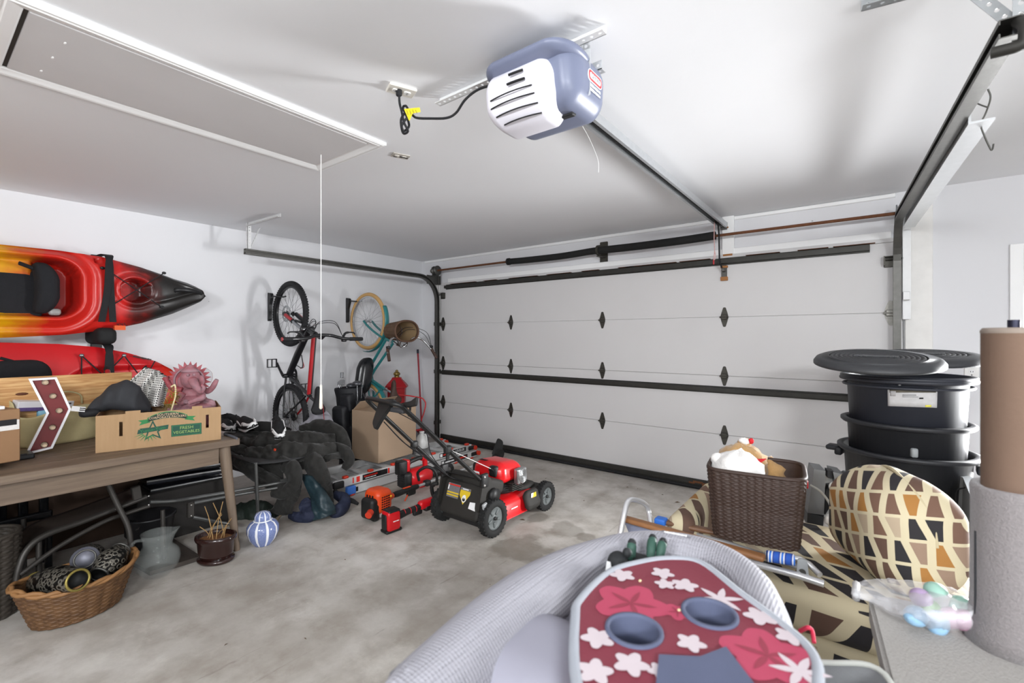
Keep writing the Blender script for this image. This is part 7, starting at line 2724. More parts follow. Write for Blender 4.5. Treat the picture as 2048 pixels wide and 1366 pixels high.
MB().rbox((.26 * math.cos(rad(-105)), .26 * math.sin(rad(-105)), .60), (.03, .04, .05), .008, 2).build('grey_clip', mat('clip_grey', '8f9396'), b2)


def lid(label, c, r, tilt, rz):
    t = thing('bin_lid', label, 'lid', c, (tilt[0], tilt[1], rz), 'bin lids on the stack')
    prof = [(0, .030), (.03, .030)]
    x = .035
    while x < r * .72:
        prof += [(x, .030), (x + .003, .017), (x + .009, .017), (x + .012, .030)]
        x += .022
    prof += [(r * .74, .030), (r * .90, .026), (r * .96, .018), (r, .0), (r, -.014), (r - .006, -.014), (r - .008, -.002), (r * .93, .010), (0, .014)]
    MB().lathe(prof, None, 64).build('disc', mat('lid_grey_plastic', '3a3b3e', .5, var=.1), t)
    b = MB()
    rn = random.Random(3)
    for k in range(60):
        a = 2 * pi * k / 60
        if (k // 12) % 2 == 0 or rn.random() < .75:
            b.box((r * (.80 + .05 * (k % 2)), 0, .030), (r * .05 * rn.uniform(.6, 1.2), .012, .006), rotm(0, 0, math.degrees(a)) @ rotm(0, 4, 0))
    b.build('raised_marks', mat('lid_grey_plastic', '2f3033'), t, stuff=True)
    b = MB().box((0, .0, .032), (.12, .03, .004), bev=.001)
    b.marks(.20, .05, mloc(0, -.0, .0325), 2, 7, .8, .004)
    b.build('centre_marks', mat('lid_worn_marks', '56575a', .5), t, stuff=True)
    return t


lid('worn grey bin lid lying behind on the bin with a blue sticker', atT(1846, 717, 2.80), .285, (6, 0, 0), 0)
lid('grey ribbed bin lid overhanging the garage door side of the stack', atT(1752, 723, 2.60), .295, (8.5, 1, 0), 0)
bb_ = tag(MB().rbox((0, 0, 0), (.09, .07, .05), .024, 4, fn=lambda p: p + V((1, 1, 1)) * .012 * nz(p, 30)).build('blue_plastic_bag', mat('blue_film', '3a66c8', .25, var=.3, vs=30)), 'scrap of blue plastic bag showing under the bin lids', 'bag')
bb_.location = atT(1843, 733, 2.52)
ds = tag(MB().box((0, 0, 0), (.07, .035, .003), bev=.001).build('sticker_scrap', mat('scrap_grey', '8b8c88', .7, var=.2)), 'grey paper scrap stuck on the worn bin lid', 'paper')
ds.location = atT(1895, 713, 2.74) + V((0, 0, .012))

# ================================================================ PATTERNED SOFA AND CUSHION
def pattern_mat(name, rows=6.0, cols=8.0, lean=.5, upright=False):
    """cream cloth printed with rows of leaning trapezoids in browns, black and ochre"""
    t = NT(name)
    sp_ = t.n('SeparateXYZ')
    wob = t.n('TexNoise', {'Scale': 2.5, 'Detail': 1.0}); t.t.links.new(t.obj(), wob.inputs['Vector'])
    ob = t.n('VectorMath', operation='ADD'); t.t.links.new(t.obj(), ob.inputs[0])
    w2 = t.n('VectorMath', {1: (.03, .03, .03)}, operation='MULTIPLY'); t.t.links.new(wob.outputs['Color'], w2.inputs[0])
    t.t.links.new(w2.outputs[0], ob.inputs[1]); t.t.links.new(ob.outputs[0], sp_.inputs[0])
    x, y, z = sp_.outputs
    v = t.math('MULTIPLY', t.math('ADD', z, t.math('MULTIPLY', y, .3)) if upright else t.math('SUBTRACT', y, z), rows)
    row = t.math('FLOOR', v); f = t.math('FRACT', v)
    u = t.math('ADD', t.math('MULTIPLY', t.math('ADD', x, t.math('MULTIPLY', y, lean)), cols), t.math('MULTIPLY', row, 1.37))
    u = t.math('ADD', u, t.math('MULTIPLY', f, .45))
    col = t.math('FLOOR', u); g = t.math('FRACT', u)
    odd = t.math('PINGPONG', col, 1.0)
    ff = t.math('ABSOLUTE', t.math('SUBTRACT', f, odd))           # flips every other shape
    half = t.math('ADD', t.math('MULTIPLY', ff, .30), .14)
    inx = t.math('LESS_THAN', t.math('ABSOLUTE', t.math('SUBTRACT', g, .5)), half)
    iny = t.math('LESS_THAN', t.math('ABSOLUTE', t.math('SUBTRACT', f, .5)), .43)
    cmb = t.n('CombineXYZ', {'X': col, 'Y': row})
    wn_ = t.n('TexWhiteNoise'); t.t.links.new(cmb.outputs[0], wn_.inputs['Vector'])
    rowc = t.n('TexWhiteNoise', noise_dimensions='1D'); t.t.links.new(row, rowc.inputs['W'])
    rnd = t.math('FRACT', t.math('ADD', t.math('MULTIPLY', wn_.outputs['Value'], .8), t.math('MULTIPLY', rowc.outputs['Value'], .6)))
    cc_ = t.ramp(rnd, [(.0, '6b4f40'), (.25, '8d7563'), (.42, '221f22'), (.62, '9c6c34'), (.74, '5a4236'), (.9, 'a8967f')], 'CONSTANT')
    t.set('Base Color', t.mix(t.math('MULTIPLY', inx, iny), 'c3b799', cc_))
    t.set('Roughness', .85)
    t.bump(t.noise(250, 2), .2, .002)
    return t.m


M_pat = pattern_mat('angular_print_fabric', 7.0, 9.0, .35)
M_pat2 = pattern_mat('angular_print_cushion', 12.0, 15.0, -1.0, True)
sf = thing('patterned_sofa', 'low cream sofa section printed with brown, black and ochre angular shapes', 'sofa', (-.18, 2.35, 0))
MB().rbox((0, 0, .20), (1.02, .78, .32), .05, 4).build('base', M_pat, sf)
MB().rbox((.03, -.0, .42), (.98, .80, .16), .055, 5).build('seat_cushion', M_pat, sf)
MB().rbox((-.475, .08, .40), (.13, .66, .42), .055, 5).build('side_cushion', M_pat, sf)
for sx in (-.42, .42):
    for sy in (-.3, .3):
        MB().cyl((sx, sy, 0), (sx, sy, .06), .03, n=10).build('foot', M_blackp, sf)

# big cushion standing on the sofa
cc = (atT(1655, 1160, 1.75) + atT(1900, 1130, 1.78)) / 2
cu = thing('patterned_cushion', 'plump patterned cushion standing upright on the sofa', 'cushion', (cc.x + .01, cc.y + .05, .50), (0, 0, 26))


def puff(p):
    kx = 1 - .35 * (abs(p.z) / .2) ** 2.5
    ky = 1 - .28 * (max(0, p.z) / .2) ** 2
    return (p.x * kx, p.y * ky, p.z * (1 + .05 * (1 - (p.y / .24) ** 2)))


MB().rbox((0, 0, .19), (.34, .47, .40), (.13, .13, .12), 7, fn=puff).build('cover', M_pat2, cu)
pts = []
for i in range(25):
    a = pi * i / 24
    pts.append(V((.0 + .012 * math.cos(3 * a), -.225 * math.cos(a) * (1 - .1 * math.sin(a)), .20 + .205 * math.sin(a) ** .7)))
MB().tube(pts, .0065, 8).build('piping', mat('cream_piping', 'b8ab8c', .85), cu)

# grey machine between sofa and bins
gm = thing('grey_machine', 'grey plastic machine with an open mechanism slot and a clear hose', 'machine', (.02, 2.85, 0))
o0 = V(gm.location)
TG = 2.42


def slab(pxs, t, th, name, m, parent=gm):
    P = [atT(x, y, t) - o0 for x, y in pxs]
    back = V((-.25, .97, 0)) * th
    n = len(P)
    b = MB().add(P + [p + back for p in P], [tuple(range(n)), tuple(range(2 * n - 1, n - 1, -1))] + [(i, (i + 1) % n, n + (i + 1) % n, n + i) for i in range(n)])
    return b.build(name, m, parent)


M_gm = mat('grey_abs', '6f7071', .45, var=.05)
M_gml = mat('light_abs', 'c2c2bf', .5, var=.05)
slab([(1628, 938), (1651, 942), (1648, 1030), (1615, 1026)], TG, .14, 'left_panel', M_gm)
slab([(1650, 944), (1668, 946), (1680, 1030), (1648, 1034)], TG + .05, .1, 'back_plate', M_gml)
slab([(1666, 944), (1688, 949), (1708, 1000), (1706, 1020), (1682, 1016)], TG - .01, .14, 'right_panel', M_gm)
slab([(1615, 1027), (1648, 1034), (1646, 1056), (1614, 1050)], TG - .005, .16, 'lower_cover', mat('dark_abs', '3b3c3e', .5))
slab([(1655, 941), (1668, 943), (1668, 957), (1655, 955)], TG + .0, .06, 'motor_block', M_blackp)
slab([(1655, 970), (1672, 968), (1676, 990), (1668, 1002), (1650, 1030), (1648, 1000)], TG + .02, .06, 'mechanism', M_blackp)
MB().torus((0, 0, 0), .02, .007, 18, 6, mloc(atT(1669, 974, TG - .01) - o0) @ rotm(80, 0, 10)).build('pulley', M_gml, gm)
MB().cyl(atT(1660, 980, TG + .03) - o0, atT(1672, 1025, TG + .02) - o0, .006, n=8).build('rod', M_alu, gm)
slab([(1697, 952), (1716, 955), (1730, 982), (1718, 1000), (1704, 985)], TG + .1, .12, 'side_lid', mat('steel_grey_lid', '7e8488', .35, .3))
slab([(1693, 955), (1698, 953), (1716, 1000), (1705, 1010)], TG + .095, .12, 'lid_edge', M_blackp)
MB().tube(cr([atT(1620, 970, TG - .05) - o0, atT(1640, 982, TG - .08) - o0, atT(1658, 1005, TG - .1) - o0, atT(1668, 1034, TG - .12) - o0], 6), .006, 8).build('clear_hose', mat('clear_hose_vinyl', 'd4d4d0', .15, var=0, trans=.6), gm)
MB().rbox(atT(1672, 1042, TG - .13) - o0, (.09, .07, .05), .02, 3).build('hose_fitting', mat('fitting_white', 'd9d9d6', .4), gm)
MB().rbox(atT(1664, 1043, TG - .19) - o0, (.025, .02, .025), .008, 3).build('pink_seal', mat('pink_seal', 'c98f92', .5), gm)
MB().lathe([(0, 0), (.035, .0), (.04, .01), (.03, .02), (0, .022)], mloc(atT(1686, 1022, TG - .08) - o0) @ rotm(60, 0, 0), 16).build('dial', M_gml, gm)
b = MB().box((.0, .05, .22), (.20, .26, .43), bev=.008).build('pedestal', mat('dark_abs', '3b3c3e'), gm)

# flat panel behind the cushion, right of the bins
tvp = thing('flat_panel', 'slim grey flat panel leaning behind the cushion with a black cable', 'panel', atT(1930, 1150, 2.35) + V((0, 0, -.28)))
o0 = V(tvp.location)
P = [atT(1912, 950, 2.45), atT(1926, 955, 2.40), atT(1948, 1010, 2.1), atT(1950, 1150, 2.1), atT(1920, 1122, 2.40)]
P = [p - o0 for p in P]
n = len(P)
MB().add(P + [p + V((.045, .02, 0)) for p in P], [tuple(range(n)), tuple(range(2 * n - 1, n - 1, -1))] + [(i, (i + 1) % n, n + (i + 1) % n, n + i) for i in range(n)]).build('shell', mat('panel_grey', '8a8d90', .4, var=.05), tvp)
MB().tube(cr([atT(1930, 975, 2.32) - o0, atT(1913, 985, 2.36) - o0, atT(1910, 1040, 2.36) - o0, atT(1906, 1080, 2.36) - o0, atT(1914, 1150, 2.34) - o0, atT(1918, 1185, 2.32) - o0], 6), .004, 6).build('cable', M_black, tvp)
MB().box(P[3].lerp(P[4], .5) + V((.02, .02, -.14)), (.05, .26, .30), bev=.004).build('stand', M_blackp, tvp)

# ================================================================ WOVEN BASKET WITH PLUSH TOYS
bk = thing('woven_basket', 'tapered rectangular dark brown woven basket holding plush toys', 'basket', (-.365, 2.215, .575), (0, 0, 7))
M_dw = mat('dark_brown_weave', '3a2a23', .55, var=.25, vs=60)


def rect_b(u, v):
    a = 2 * pi * u
    ca, sa = math.cos(a), math.sin(a)
    s = 6
    k = 1 / ((abs(ca) ** s + abs(sa) ** s) ** (1 / s))
    sc = .87 + .13 * v
    x, y = .178 * k * ca * sc, .155 * k * sa * sc
    return (x, y, .004 + .285 * v), V((ca ** 3, sa ** 3, 0)).normalized()


b = MB()
tmp = woven(MB(), rect_b, 240, 150, .0032, 80, 38)
b.add(tmp.v, tmp.f, True)
b.grid(lambda u, v: V(rect_b(u, v)[0]) * .965 + V((0, 0, .006)), 60, 6, cu=True)
b.add([V(rect_b(i / 60, 0)[0]) for i in range(60)], [list(range(60))])
b.build('woven_body', M_dw, bk)
MB().tube([V(rect_b(i / 60, 1)[0]) for i in range(60)], .0085, 7, closed=True).build('rim', M_dw, bk)
MB().rbox((.186, -.02, .245), (.006, .02, .03), .003, 2).build('red_tag', mat('red_tag', 'c01a22', .5), bk)
bo_ = V(bk.location)


def fur(t, col, var=.08):
    m = mat(t, col, .95, var=var, vs=30, bump=.6, bs=180, sheen=.4)
    return m


M_wf, M_bf = fur('white_plush', 'dedbd8'), fur('honey_plush', 'b08a58', .2)
wr_ = lambda amp, f: (lambda p: p + p.normalized() * amp * nz(p, f))
wp_ = thing('white_plush', 'fluffy white plush toy filling the front of the woven basket', 'plush toy', bo_ + V((-.05, -.06, .05)))
o0 = V(wp_.location)
b = MB()
c = atT(1475, 945, 1.98) - o0
b.ball(c, (.105, .09, .095), 28, None, wr_(.02, 45))
b.ball(c + V((-.055, .0, -.02)), (.055, .055, .065), 20, None, wr_(.01, 40))
b.ball(c + V((.03, .0, -.10)), (.10, .08, .10), 20, None, wr_(.01, 40))
b.build('body', M_wf, wp_)
MB().ball(c + V((-.075, -.01, .045)), (.03, .025, .03), 14, None, wr_(.006, 50)).build('paw', M_wf, wp_)
bp = thing('teddy_bear', 'honey-coloured plush bear with a red ribbon in the woven basket', 'plush toy', bo_ + V((.02, .05, .05)))
o0 = V(bp.location)
h_ = atT(1484, 925, 2.12) - o0
MB().ball(h_, (.105, .09, .085), 28, None, wr_(.022, 45)).build('head', M_bf, bp)
e_ = atT(1490, 889, 2.14) - o0
ear = MB().ball(e_, (.032, .026, .032), 18, None, wr_(.008, 50)).build('ear', M_bf, bp)
MB().ball(e_ + V((.0, -.012, .018)), (.026, .02, .016), 12, None, wr_(.005, 60)).build('ear_tuft', M_wf, ear)
MB().ball(e_ + V((.028, -.012, .022)), (.012, .012, .014), 10).build('red_bow', mat('red_felt', 'c4202a', .8), ear)
MB().ball(atT(1535, 950, 2.12) - o0, (.085, .085, .08), 24, None, wr_(.022, 45)).build('body', M_bf, bp)
MB().ball(atT(1520, 985, 2.14) - o0, (.11, .09, .10), 20, None, wr_(.012, 35)).build('belly', M_bf, bp)
r0 = atT(1511, 925, 2.02) - o0
MB().ball(r0, (.018, .014, .02), 12).build('ribbon_knot', mat('red_felt', 'c4202a'), bp)
MB().prism([(0, -.012), (.05, .008), (.0, .014)], -.004, .004, mloc(r0) @ rotm(90, -10, 38)).build('ribbon_tail', mat('red_felt', 'c4202a'), bp)

# ================================================================ FOLDED BEACH CHAIR
bc = thing('beach_chair', 'folded aluminium beach chair with wooden armrests and blue stripes', 'chair', (-.45, 1.98, .505))
o0 = V(bc.location)
M_tube = mat('white_aluminium_tube', 'cfcfd1', .3, .5, var=.05)
a0, a1 = onZ(1248, 1037, .60), onZ(1530, 1117, .585)
arm = (a1 - a0)
AR = mloc((a0 + a1) / 2 - o0) @ frame(arm, (0, 0, 1)) 
MB().rbox((0, 0, 0), (.022, .045, arm.length), .010, 3, AR).build('armrest', mat('oiled_wood', '8a5f3c', .45, var=.2, vs=20), bc)
a0b, a1b = onZ(1312, 1040, .57), onZ(1480, 1075, .565)
MB().rbox((0, 0, 0), (.02, .04, (a1b - a0b).length), .009, 3, mloc((a0b + a1b) / 2 - o0) @ frame(a1b - a0b, (0, 0, 1))).build('armrest', mat('oiled_wood_dark', '6a4a34', .45, var=.2, vs=20), bc)
U = [atT(1238, 1082, 1.98), atT(1248, 1030, 2.02), atT(1256, 1003, 2.06), atT(1270, 1000, 2.10), atT(1290, 1008, 2.18), atT(1297, 1022, 2.2), atT(1302, 1048, 2.16)]
MB().tube([p - o0 for p in cr(U, 6)], .012, 10).build('frame_loop', M_tube, bc)
F1 = [onZ(1300, 1062, .545), onZ(1400, 1090, .545), onZ(1500, 1125, .54), onZ(1600, 1152, .535), onZ(1648, 1168, .53)]
MB().tube([p - o0 for p in F1], .013, 10).build('frame_tube', M_tube, bc)
F2 = [onZ(1530, 1108, .575), onZ(1600, 1118, .57), onZ(1618, 1128, .55), onZ(1640, 1150, .535)]
MB().tube([p - o0 for p in F2], .011, 10).build('frame_tube', M_tube, bc)
MB().tube([p - o0 for p in (onZ(1310, 1050, .53), onZ(1450, 1085, .53), onZ(1600, 1135, .53))], .011, 10).build('frame_tube', M_tube, bc)
p = onZ(1605, 1135, .565) - o0
MB().prism(rpoly([(-.02, -.03), (.02, -.03), (.015, .03), (-.015, .03)], .01), -.004, .004, mloc(p) @ rotm(80, 0, 10)).build('hinge_plate', M_galv, bc)
MB().cyl(p + V((0, -.008, -.015)), p + V((0, .008, -.015)), .012, n=12).build('hinge_rivet', M_iron, bc)
# fabric bands
t = NT('blue_stripe_webbing')
sep = t.n('SeparateXYZ'); t.t.links.new(t.obj(), sep.inputs[0])
w_ = t.math('PINGPONG', t.math('MULTIPLY', sep.outputs[0], 26.0), .5)
t.set('Base Color', t.ramp(w_, [(.0, '1d4fa8'), (.18, '27408c'), (.30, 'c9ccd6'), (.42, '2b6bc4')], 'CONSTANT')); t.set('Roughness', .8)
M_blue = t.m
q = [onZ(1532, 1104, .592), onZ(1588, 1112, .592), onZ(1588, 1128, .58), onZ(1536, 1120, .58)]
MB().tube([q[0].lerp(q[3], .5) - o0, q[1].lerp(q[2], .5) - o0], .021, 12).build('striped_webbing', M_blue, bc)
q = [onZ(1250, 1046, .56), onZ(1330, 1062, .56), onZ(1330, 1078, .54), onZ(1262, 1075, .54)]
MB().sheet(lambda u, v: q[0].lerp(q[1], u).lerp(q[3].lerp(q[2], u), v) - o0, 8, 4, .006).build('striped_seat', mat('grey_stripe_webbing', '8b90a6', .8, var=.2, vs=40), bc)
p = onZ(1322, 1042, .575) - o0
MB().rbox(p, (.05, .05, .03), .008, 3, None).build('blue_bracket', mat('blue_plastic', '2d68c0', .4), bc)

# ================================================================ GREY BOLSTER BED, CADDY, GLOVES
t = NT('grey_mesh_fabric')
v1 = t.n('TexVoronoi', {'Scale': 150.0, 'Randomness': 0.0}, feature='F1'); t.t.links.new(t.obj(), v1.inputs['Vector'])
t.set('Base Color', t.mix(t.noise(3, 3), '8d8c94', 'a2a1a8')); t.set('Roughness', .75)
t.bump(v1.outputs['Distance'], .8, .004)
M_mesh = t.m
M_smooth = mat('grey_smooth_fabric', '8f8e9a', .7, var=.06, vs=4)
BZ = .875
cl_ = [(840, 1430), (985, 1278), (1085, 1195), (1165, 1140), (1245, 1112), (1325, 1106), (1420, 1126), (1487, 1172), (1518, 1235), (1530, 1310), (1540, 1420), (1500, 1600), (1200, 1800), (900, 1650)]
ring = [onZ(x, y, BZ) for x, y in cl_]
ring[-3] = V((-.12, .50, BZ)); ring[-2] = V((-.34, .40, BZ)); ring[-1] = V((-.50, .42, BZ))
gbed = thing('grey_bolster_bed', 'grey mesh-covered bed with a thick rounded bolster rim', 'pet bed', (-.33, .78, .60))
o0 = V(gbed.location)
C_ = cr([p - o0 for p in ring], 8, closed=True)
m = len(C_)
R_ = []
for i in range(m):
    p = C_[i] + o0
    k = smooth01((-.30 - p.x) / .25) * smooth01((1.05 - p.y) / .3)
    R_.append(.052 + .020 * k)
MB().tube(C_, R_, 20, closed=True).build('bolster', M_mesh, gbed)
ctr = sum(C_, V()) / m
MB().grid(lambda u, v: ctr.lerp(C_[int(round(u * m)) % m], v) + V((0, 0, -.035 - .02 * math.cos(v * pi / 2) + .0)), m, 10, cu=True).build('sleeping_pad', M_mesh, gbed)
MB().rbox((ring[1].x + .10 - o0.x, ring[1].y + .0 - o0.y, BZ - o0.z - .005), (.20, .22, .09), (.08, .08, .04), 5, rotm(0, 0, 0)).build('inner_cushion', M_smooth, gbed)
MB().lathe([(0, -.10), (.14, -.10), (.16, -.05), (.15, .18), (0, .20)], mloc(ctr + V((0, 0, -.19))), 30).build('under_cushion', M_smooth, gbed)
p = onZ(1352, 1073, BZ + .045) - o0
MB().rbox(p, (.075, .012, .014), .005, 3, None).build('name_patch', mat('patch_grey', '6e6d74', .6), gbed)
MB().marks(.055, .009, mloc(p + V((0, -.004, .008))) @ rotm(20, 0, 8), 1, 4).build('patch_print', M_lwh, gbed, stuff=True)
# the bed lies on a storage tote
tt = thing('storage_tote', 'grey plastic storage tote under the bolster bed', 'tote', (-.32, .74, 0))
MB().rbox((0, 0, .235), (.34, .36, .47), .04, 4).build('tub', mat('tote_grey', '5f6268', .45), tt)
MB().rbox((0, 0, .485), (.37, .39, .035), .012, 3).build('tote_lid', mat('tote_lid_grey', '4a4d52', .45), tt)

# floral foam caddy with two cup holders
CZ_ = .945
outl = [(1160, 1366), (1156, 1232), (1166, 1198), (1220, 1146), (1280, 1126), (1340, 1118), (1402, 1127), (1480, 1188), (1560, 1248), (1614, 1298), (1628, 1350), (1600, 1440), (1420, 1560), (1240, 1520)]
CP = [onZ(x, y, CZ_) for x, y in outl]
cdy = thing('floral_caddy', 'red hibiscus-print foam caddy with two cup holders and a denim pocket', 'caddy', (-.25, .75, CZ_ - .055))
o0 = V(cdy.location)
ol2 = [(p - o0) for p in CP]
h1, h2 = onZ(1268, 1262, CZ_) - o0, onZ(1419, 1228, CZ_) - o0
HR_ = .043
from mathutils.geometry import tessellate_polygon
loops = [[V((p.x, p.y, 0)) for p in cr(ol2, 5, closed=True)]] + [[V((h.x + HR_ * math.cos(2 * pi * i / 32), h.y + HR_ * math.sin(2 * pi * i / 32), 0)) for i in range(32)] for h in (h1, h2)]
flat = [p for l in loops for p in l]
tri = tessellate_polygon(loops)
b = MB()
for z_ in (0, .055):
    b.add([p + V((0, 0, z_)) for p in flat], [tuple(x) for x in tri])
for l in loops:
    n = len(l)
    b.add(l + [p + V((0, 0, .055)) for p in l], [(i, (i + 1) % n, n + (i + 1) % n, n + i) for i in range(n)], True)
M_crim = mat('crimson_neoprene', '77303d', .7, var=.06, vs=6, bump=.15, bs=200)
b.build('foam_body', M_crim, cdy)
bind = [p + V((0, 0, -.004)) for p in cr(ol2, 5, closed=True)]
cen = sum(bind, V()) / len(bind)
MB().tube([p + (p - cen).normalized() * .004 for p in bind], .009, 8, closed=True).build('edge_binding', mat('grey_binding', '9a9ea6', .8, var=.1), cdy)
M_den = mat('slate_blue_lining', '525870', .8, var=.1, vs=20)
for h in (h1, h2):
    hh = V((h.x, h.y, 0))
    MB().lathe([(.046, .0555), (.0455, .0590), (.039, .0590), (.0385, .054), (.0375, .0), (.036, -.045), (0, -.047), (0, -.049), (.038, -.047), (.040, .0)], mloc(hh), 36).build('cup_holder', M_den, cdy)
ZT = .0556


def petals(name, c, r, n, m, rot=0, wd=.42, notch=.12, z=0):
    b = MB()
    for i in range(n):
        a = rad(rot) + 2 * pi * i / n
        P = []
        for k in range(13):
            s = k / 12
            w = wd * r * math.sin(pi * s ** .8) ** .8
            P.append((s * r - (notch * r * math.exp(-((k - 12) / 1.0) ** 2)), w * .5))
        poly = P + [(x, -y) for x, y in P[::-1]][1:-1]
        Q = []
        for x, y in poly:
            q = V((c.x + x * math.cos(a) - y * math.sin(a), c.y + x * math.sin(a) + y * math.cos(a), 0))
            for h in (h1, h2):
                d = V((q.x - h.x, q.y - h.y, 0))
                if d.length < .0465: q = V((h.x, h.y, 0)) + d.normalized() * .0465
            Q.append((q.x, q.y))
        zz = ZT + z + .00012 * i
        b.add([(x, y, zz) for x, y in Q], [list(range(len(Q)))])
    return b.build(name, m, cdy)


M_pink, M_pk2, M_pw = mat('hibiscus_pink', 'a83f58', .75, var=.05), mat('hibiscus_dark', '8a3244', .75, var=.05), mat('print_white', 'c4b8bd', .75, var=.04)
for (x, y, r, rot) in ((1262, 1208, .075, 20), (1535, 1312, .075, 40), (1355, 1225, .028, 0)):
    c = onZ(x, y, CZ_) - o0
    petals('hibiscus_print', c, r, 5, M_pink, rot, .75)
    petals('hibiscus_vein', c, r * .6, 5, M_pk2, rot, .22, 0, .0006)
for (x, y, r, rot) in ((1325, 1148, .026, 10), (1330, 1170, .022, 50), (1370, 1172, .028, 30), (1195, 1278, .030, 0), (1262, 1330, .030, 20), (1382, 1288, .026, 15), (1520, 1235, .03, 60), (1245, 1152, .028, 70), (1190, 1345, .03, 40), (1580, 1275, .026, 10), (1320, 1345, .02, 0)):
    c = onZ(x, y, CZ_) - o0
    petals('white_flower_print', c, r, 5, M_pw, rot, .62, .12, .0012)
for (x, y, r, rot) in ((1440, 1200, .042, 95), (1600, 1345, .04, 80)):
    c = onZ(x, y, CZ_) - o0
    petals('white_leaf_print', c, r, 6, M_pw, rot, .3, 0, .0012)
q = [onZ(1318, 1312, CZ_ + .004) - o0, onZ(1400, 1316, CZ_ + .004) - o0, onZ(1452, 1296, CZ_ + .004) - o0, onZ(1510, 1372, CZ_ + .004) - o0, onZ(1500, 1480, CZ_ + .004) - o0, onZ(1300, 1480, CZ_ + .004) - o0]
MB().prism([(p.x, p.y) for p in q], ZT - .001, ZT + .006).build('pocket', M_den, cdy)
for (x, y) in ((1280, 1163), (1358, 1222)):
    c = onZ(x, y, CZ_) - o0
    MB().ball((c.x, c.y, ZT + .001), (.003, .004, .002), 8).build('crumb', mat('crumb_cream', 'd5c49b', .8), cdy)

# green garden glove
gl = thing('garden_glove', 'dark green rubber-tipped garden glove tucked behind the caddy', 'glove', onZ(1290, 1135, .90))
o0 = V(gl.location)
M_gg, M_gk = mat('glove_green', '2f4f44', .6, var=.15), mat('glove_black', '1d1f21', .7, var=.1)
for (x0, y0, x1, y1) in ((1262, 1125, 1238 + 26, 1084), (1300, 1125, 1306, 1074), (1318, 1125, 1327, 1082), (1258, 1130, 1254, 1104)):
    a, c = onZ(x0, y0, .905), onZ(x1, y1, .945)
    d = c - a
    f = MB().tube(cr([a - o0, a - o0 + d * .5 + V((0, 0, .008)), c - o0], 5), [.010] * 4 + [.011] * 4 + [.010, .008, .005], 10).build('finger', M_gg, gl)
    MB().ball(c - o0 - d * .06, (.010, .010, .011), 10).build('fingertip', M_gk, f)
MB().rbox(onZ(1290, 1132, .905) - o0, (.10, .07, .025), .012, 4).build('palm', M_gk, gl)
bg = tag(MB().rbox((0, 0, 0), (.05, .045, .05), .02, 4, fn=lambda p: p + V((1, 1, 1)) * .004 * nz(p, 40)).build('black_pouch', M_gk), 'small black pouch beside the garden glove', 'pouch')
bg.location = onZ(1238, 1128, .915)
MB().prism([(-.008, -.012), (.010, -.012), (.004, .012), (-.004, .012)], -.001, .001, mloc(-.012, -.027, 0) @ rotm(90, 0, 0)).build('white_tag', M_lwh, bg)

# grey tote bag to the right of the caddy
gt = thing('grey_tote_bag', 'open grey fabric tote bag beside the floral caddy', 'bag', (.0, 1.02, .0) if False else (-.055, 1.03, 0))
o0 = V(gt.location)
M_gt = mat('grey_felt', '77787a', .9, var=.1, vs=30, bump=.2, bs=120)


def bagf(u, v):
    a = 2 * pi * u
    ca, sa = math.cos(a), math.sin(a)
    s = 4
    k = 1 / ((abs(ca) ** s + abs(sa) ** s) ** (1 / s))
    x, y = .085 * k * ca * (.9 + .1 * v), .15 * k * sa * (.9 + .1 * v)
    return (x + .02 * v + .012 * nz((x * 9, y * 9, v * 3)), y, .004 + .735 * v + .02 * v * math.sin(2 * a))


MB().sheet(bagf, 48, 16, .006, cu=True).build('fabric', M_gt, gt)
MB().tube([V(bagf(i / 48, 1)) for i in range(48)], .006, 6, closed=True).build('edge_binding', mat('pale_binding', 'b9bab4', .8), gt)
MB().rbox((.0, 0, .35), (.13, .25, .62), .04, 3).build('bag_filling', mat('bag_lining', '55565a', .9), gt)
pk = [atT(1600, 1262, 1.02), atT(1616, 1255, 1.0), atT(1624, 1262, 1.0), atT(1628, 1285, .98)]
tag(MB().tube(cr(pk, 6), .0045, 6).build('pink_cord', mat('pink_cord', 'c4304a', .6)), 'pink cord lying in the mouth of the grey tote bag', 'cord')

# ================================================================ CAT TREE WITH PLASTIC EGGS
ct = thing('cat_tree', 'grey carpeted cat tree with a brown post beside the sofa', 'cat tree', (.30, 1.35, 0))
o0 = V(ct.location)
t = NT('grey_carpet')
n = t.noise(220, 3)
t.set('Base Color', t.mix(n, '6d6868', '8b8585')); t.set('Roughness', .97); t.set('Sheen Weight', .3); t.bump(n, .7, .004)
M_carp = t.m
t = NT('platform_plush')
n = t.noise(180, 3)
t.set('Base Color', t.mix(n, '8f8b87', 'a8a5a1')); t.set('Roughness', .97); t.bump(n, .6, .004)
M_plat = t.m
M_post = mat('brown_paper_post', '6a5547', .85, var=.12, vs=12, bump=.2, bs=120)
PZ = .75
poly = rpoly([(.045 - .3, 1.10 - 1.35), (.55 - .3, 1.06 - 1.35), (.55 - .3, 1.62 - 1.35), (.008 - .3, 1.53 - 1.35)], .06, 6)
MB().prism(poly, PZ - .045, PZ - .006).build('platform_board', M_plat, ct)
MB().prism([(x * .97, y * .97) for x, y in poly], PZ - .008, PZ).build('platform_top', M_plat, ct)
MB().box((.02, .0, (PZ - .045) / 2 + .01), (.44, .38, PZ - .07), bev=.01).build('condo_box', mat('dark_shaded_carpet', '2f3033', .97, var=.1, bump=.4, bs=150), ct)  # darker than the platform: the side's shade is put into the colour
MB().box((.02, .0, .0125), (.50, .46, .025), bev=.006).build('base_board', M_plat, ct)
PC = V((.258, 1.449, 0)) - V((o0.x, o0.y, 0))
MB().cyl(PC + V((0, 0, 1.06)), PC + V((0, 0, 1.430)), .049, n=40).build('post', M_post, ct)
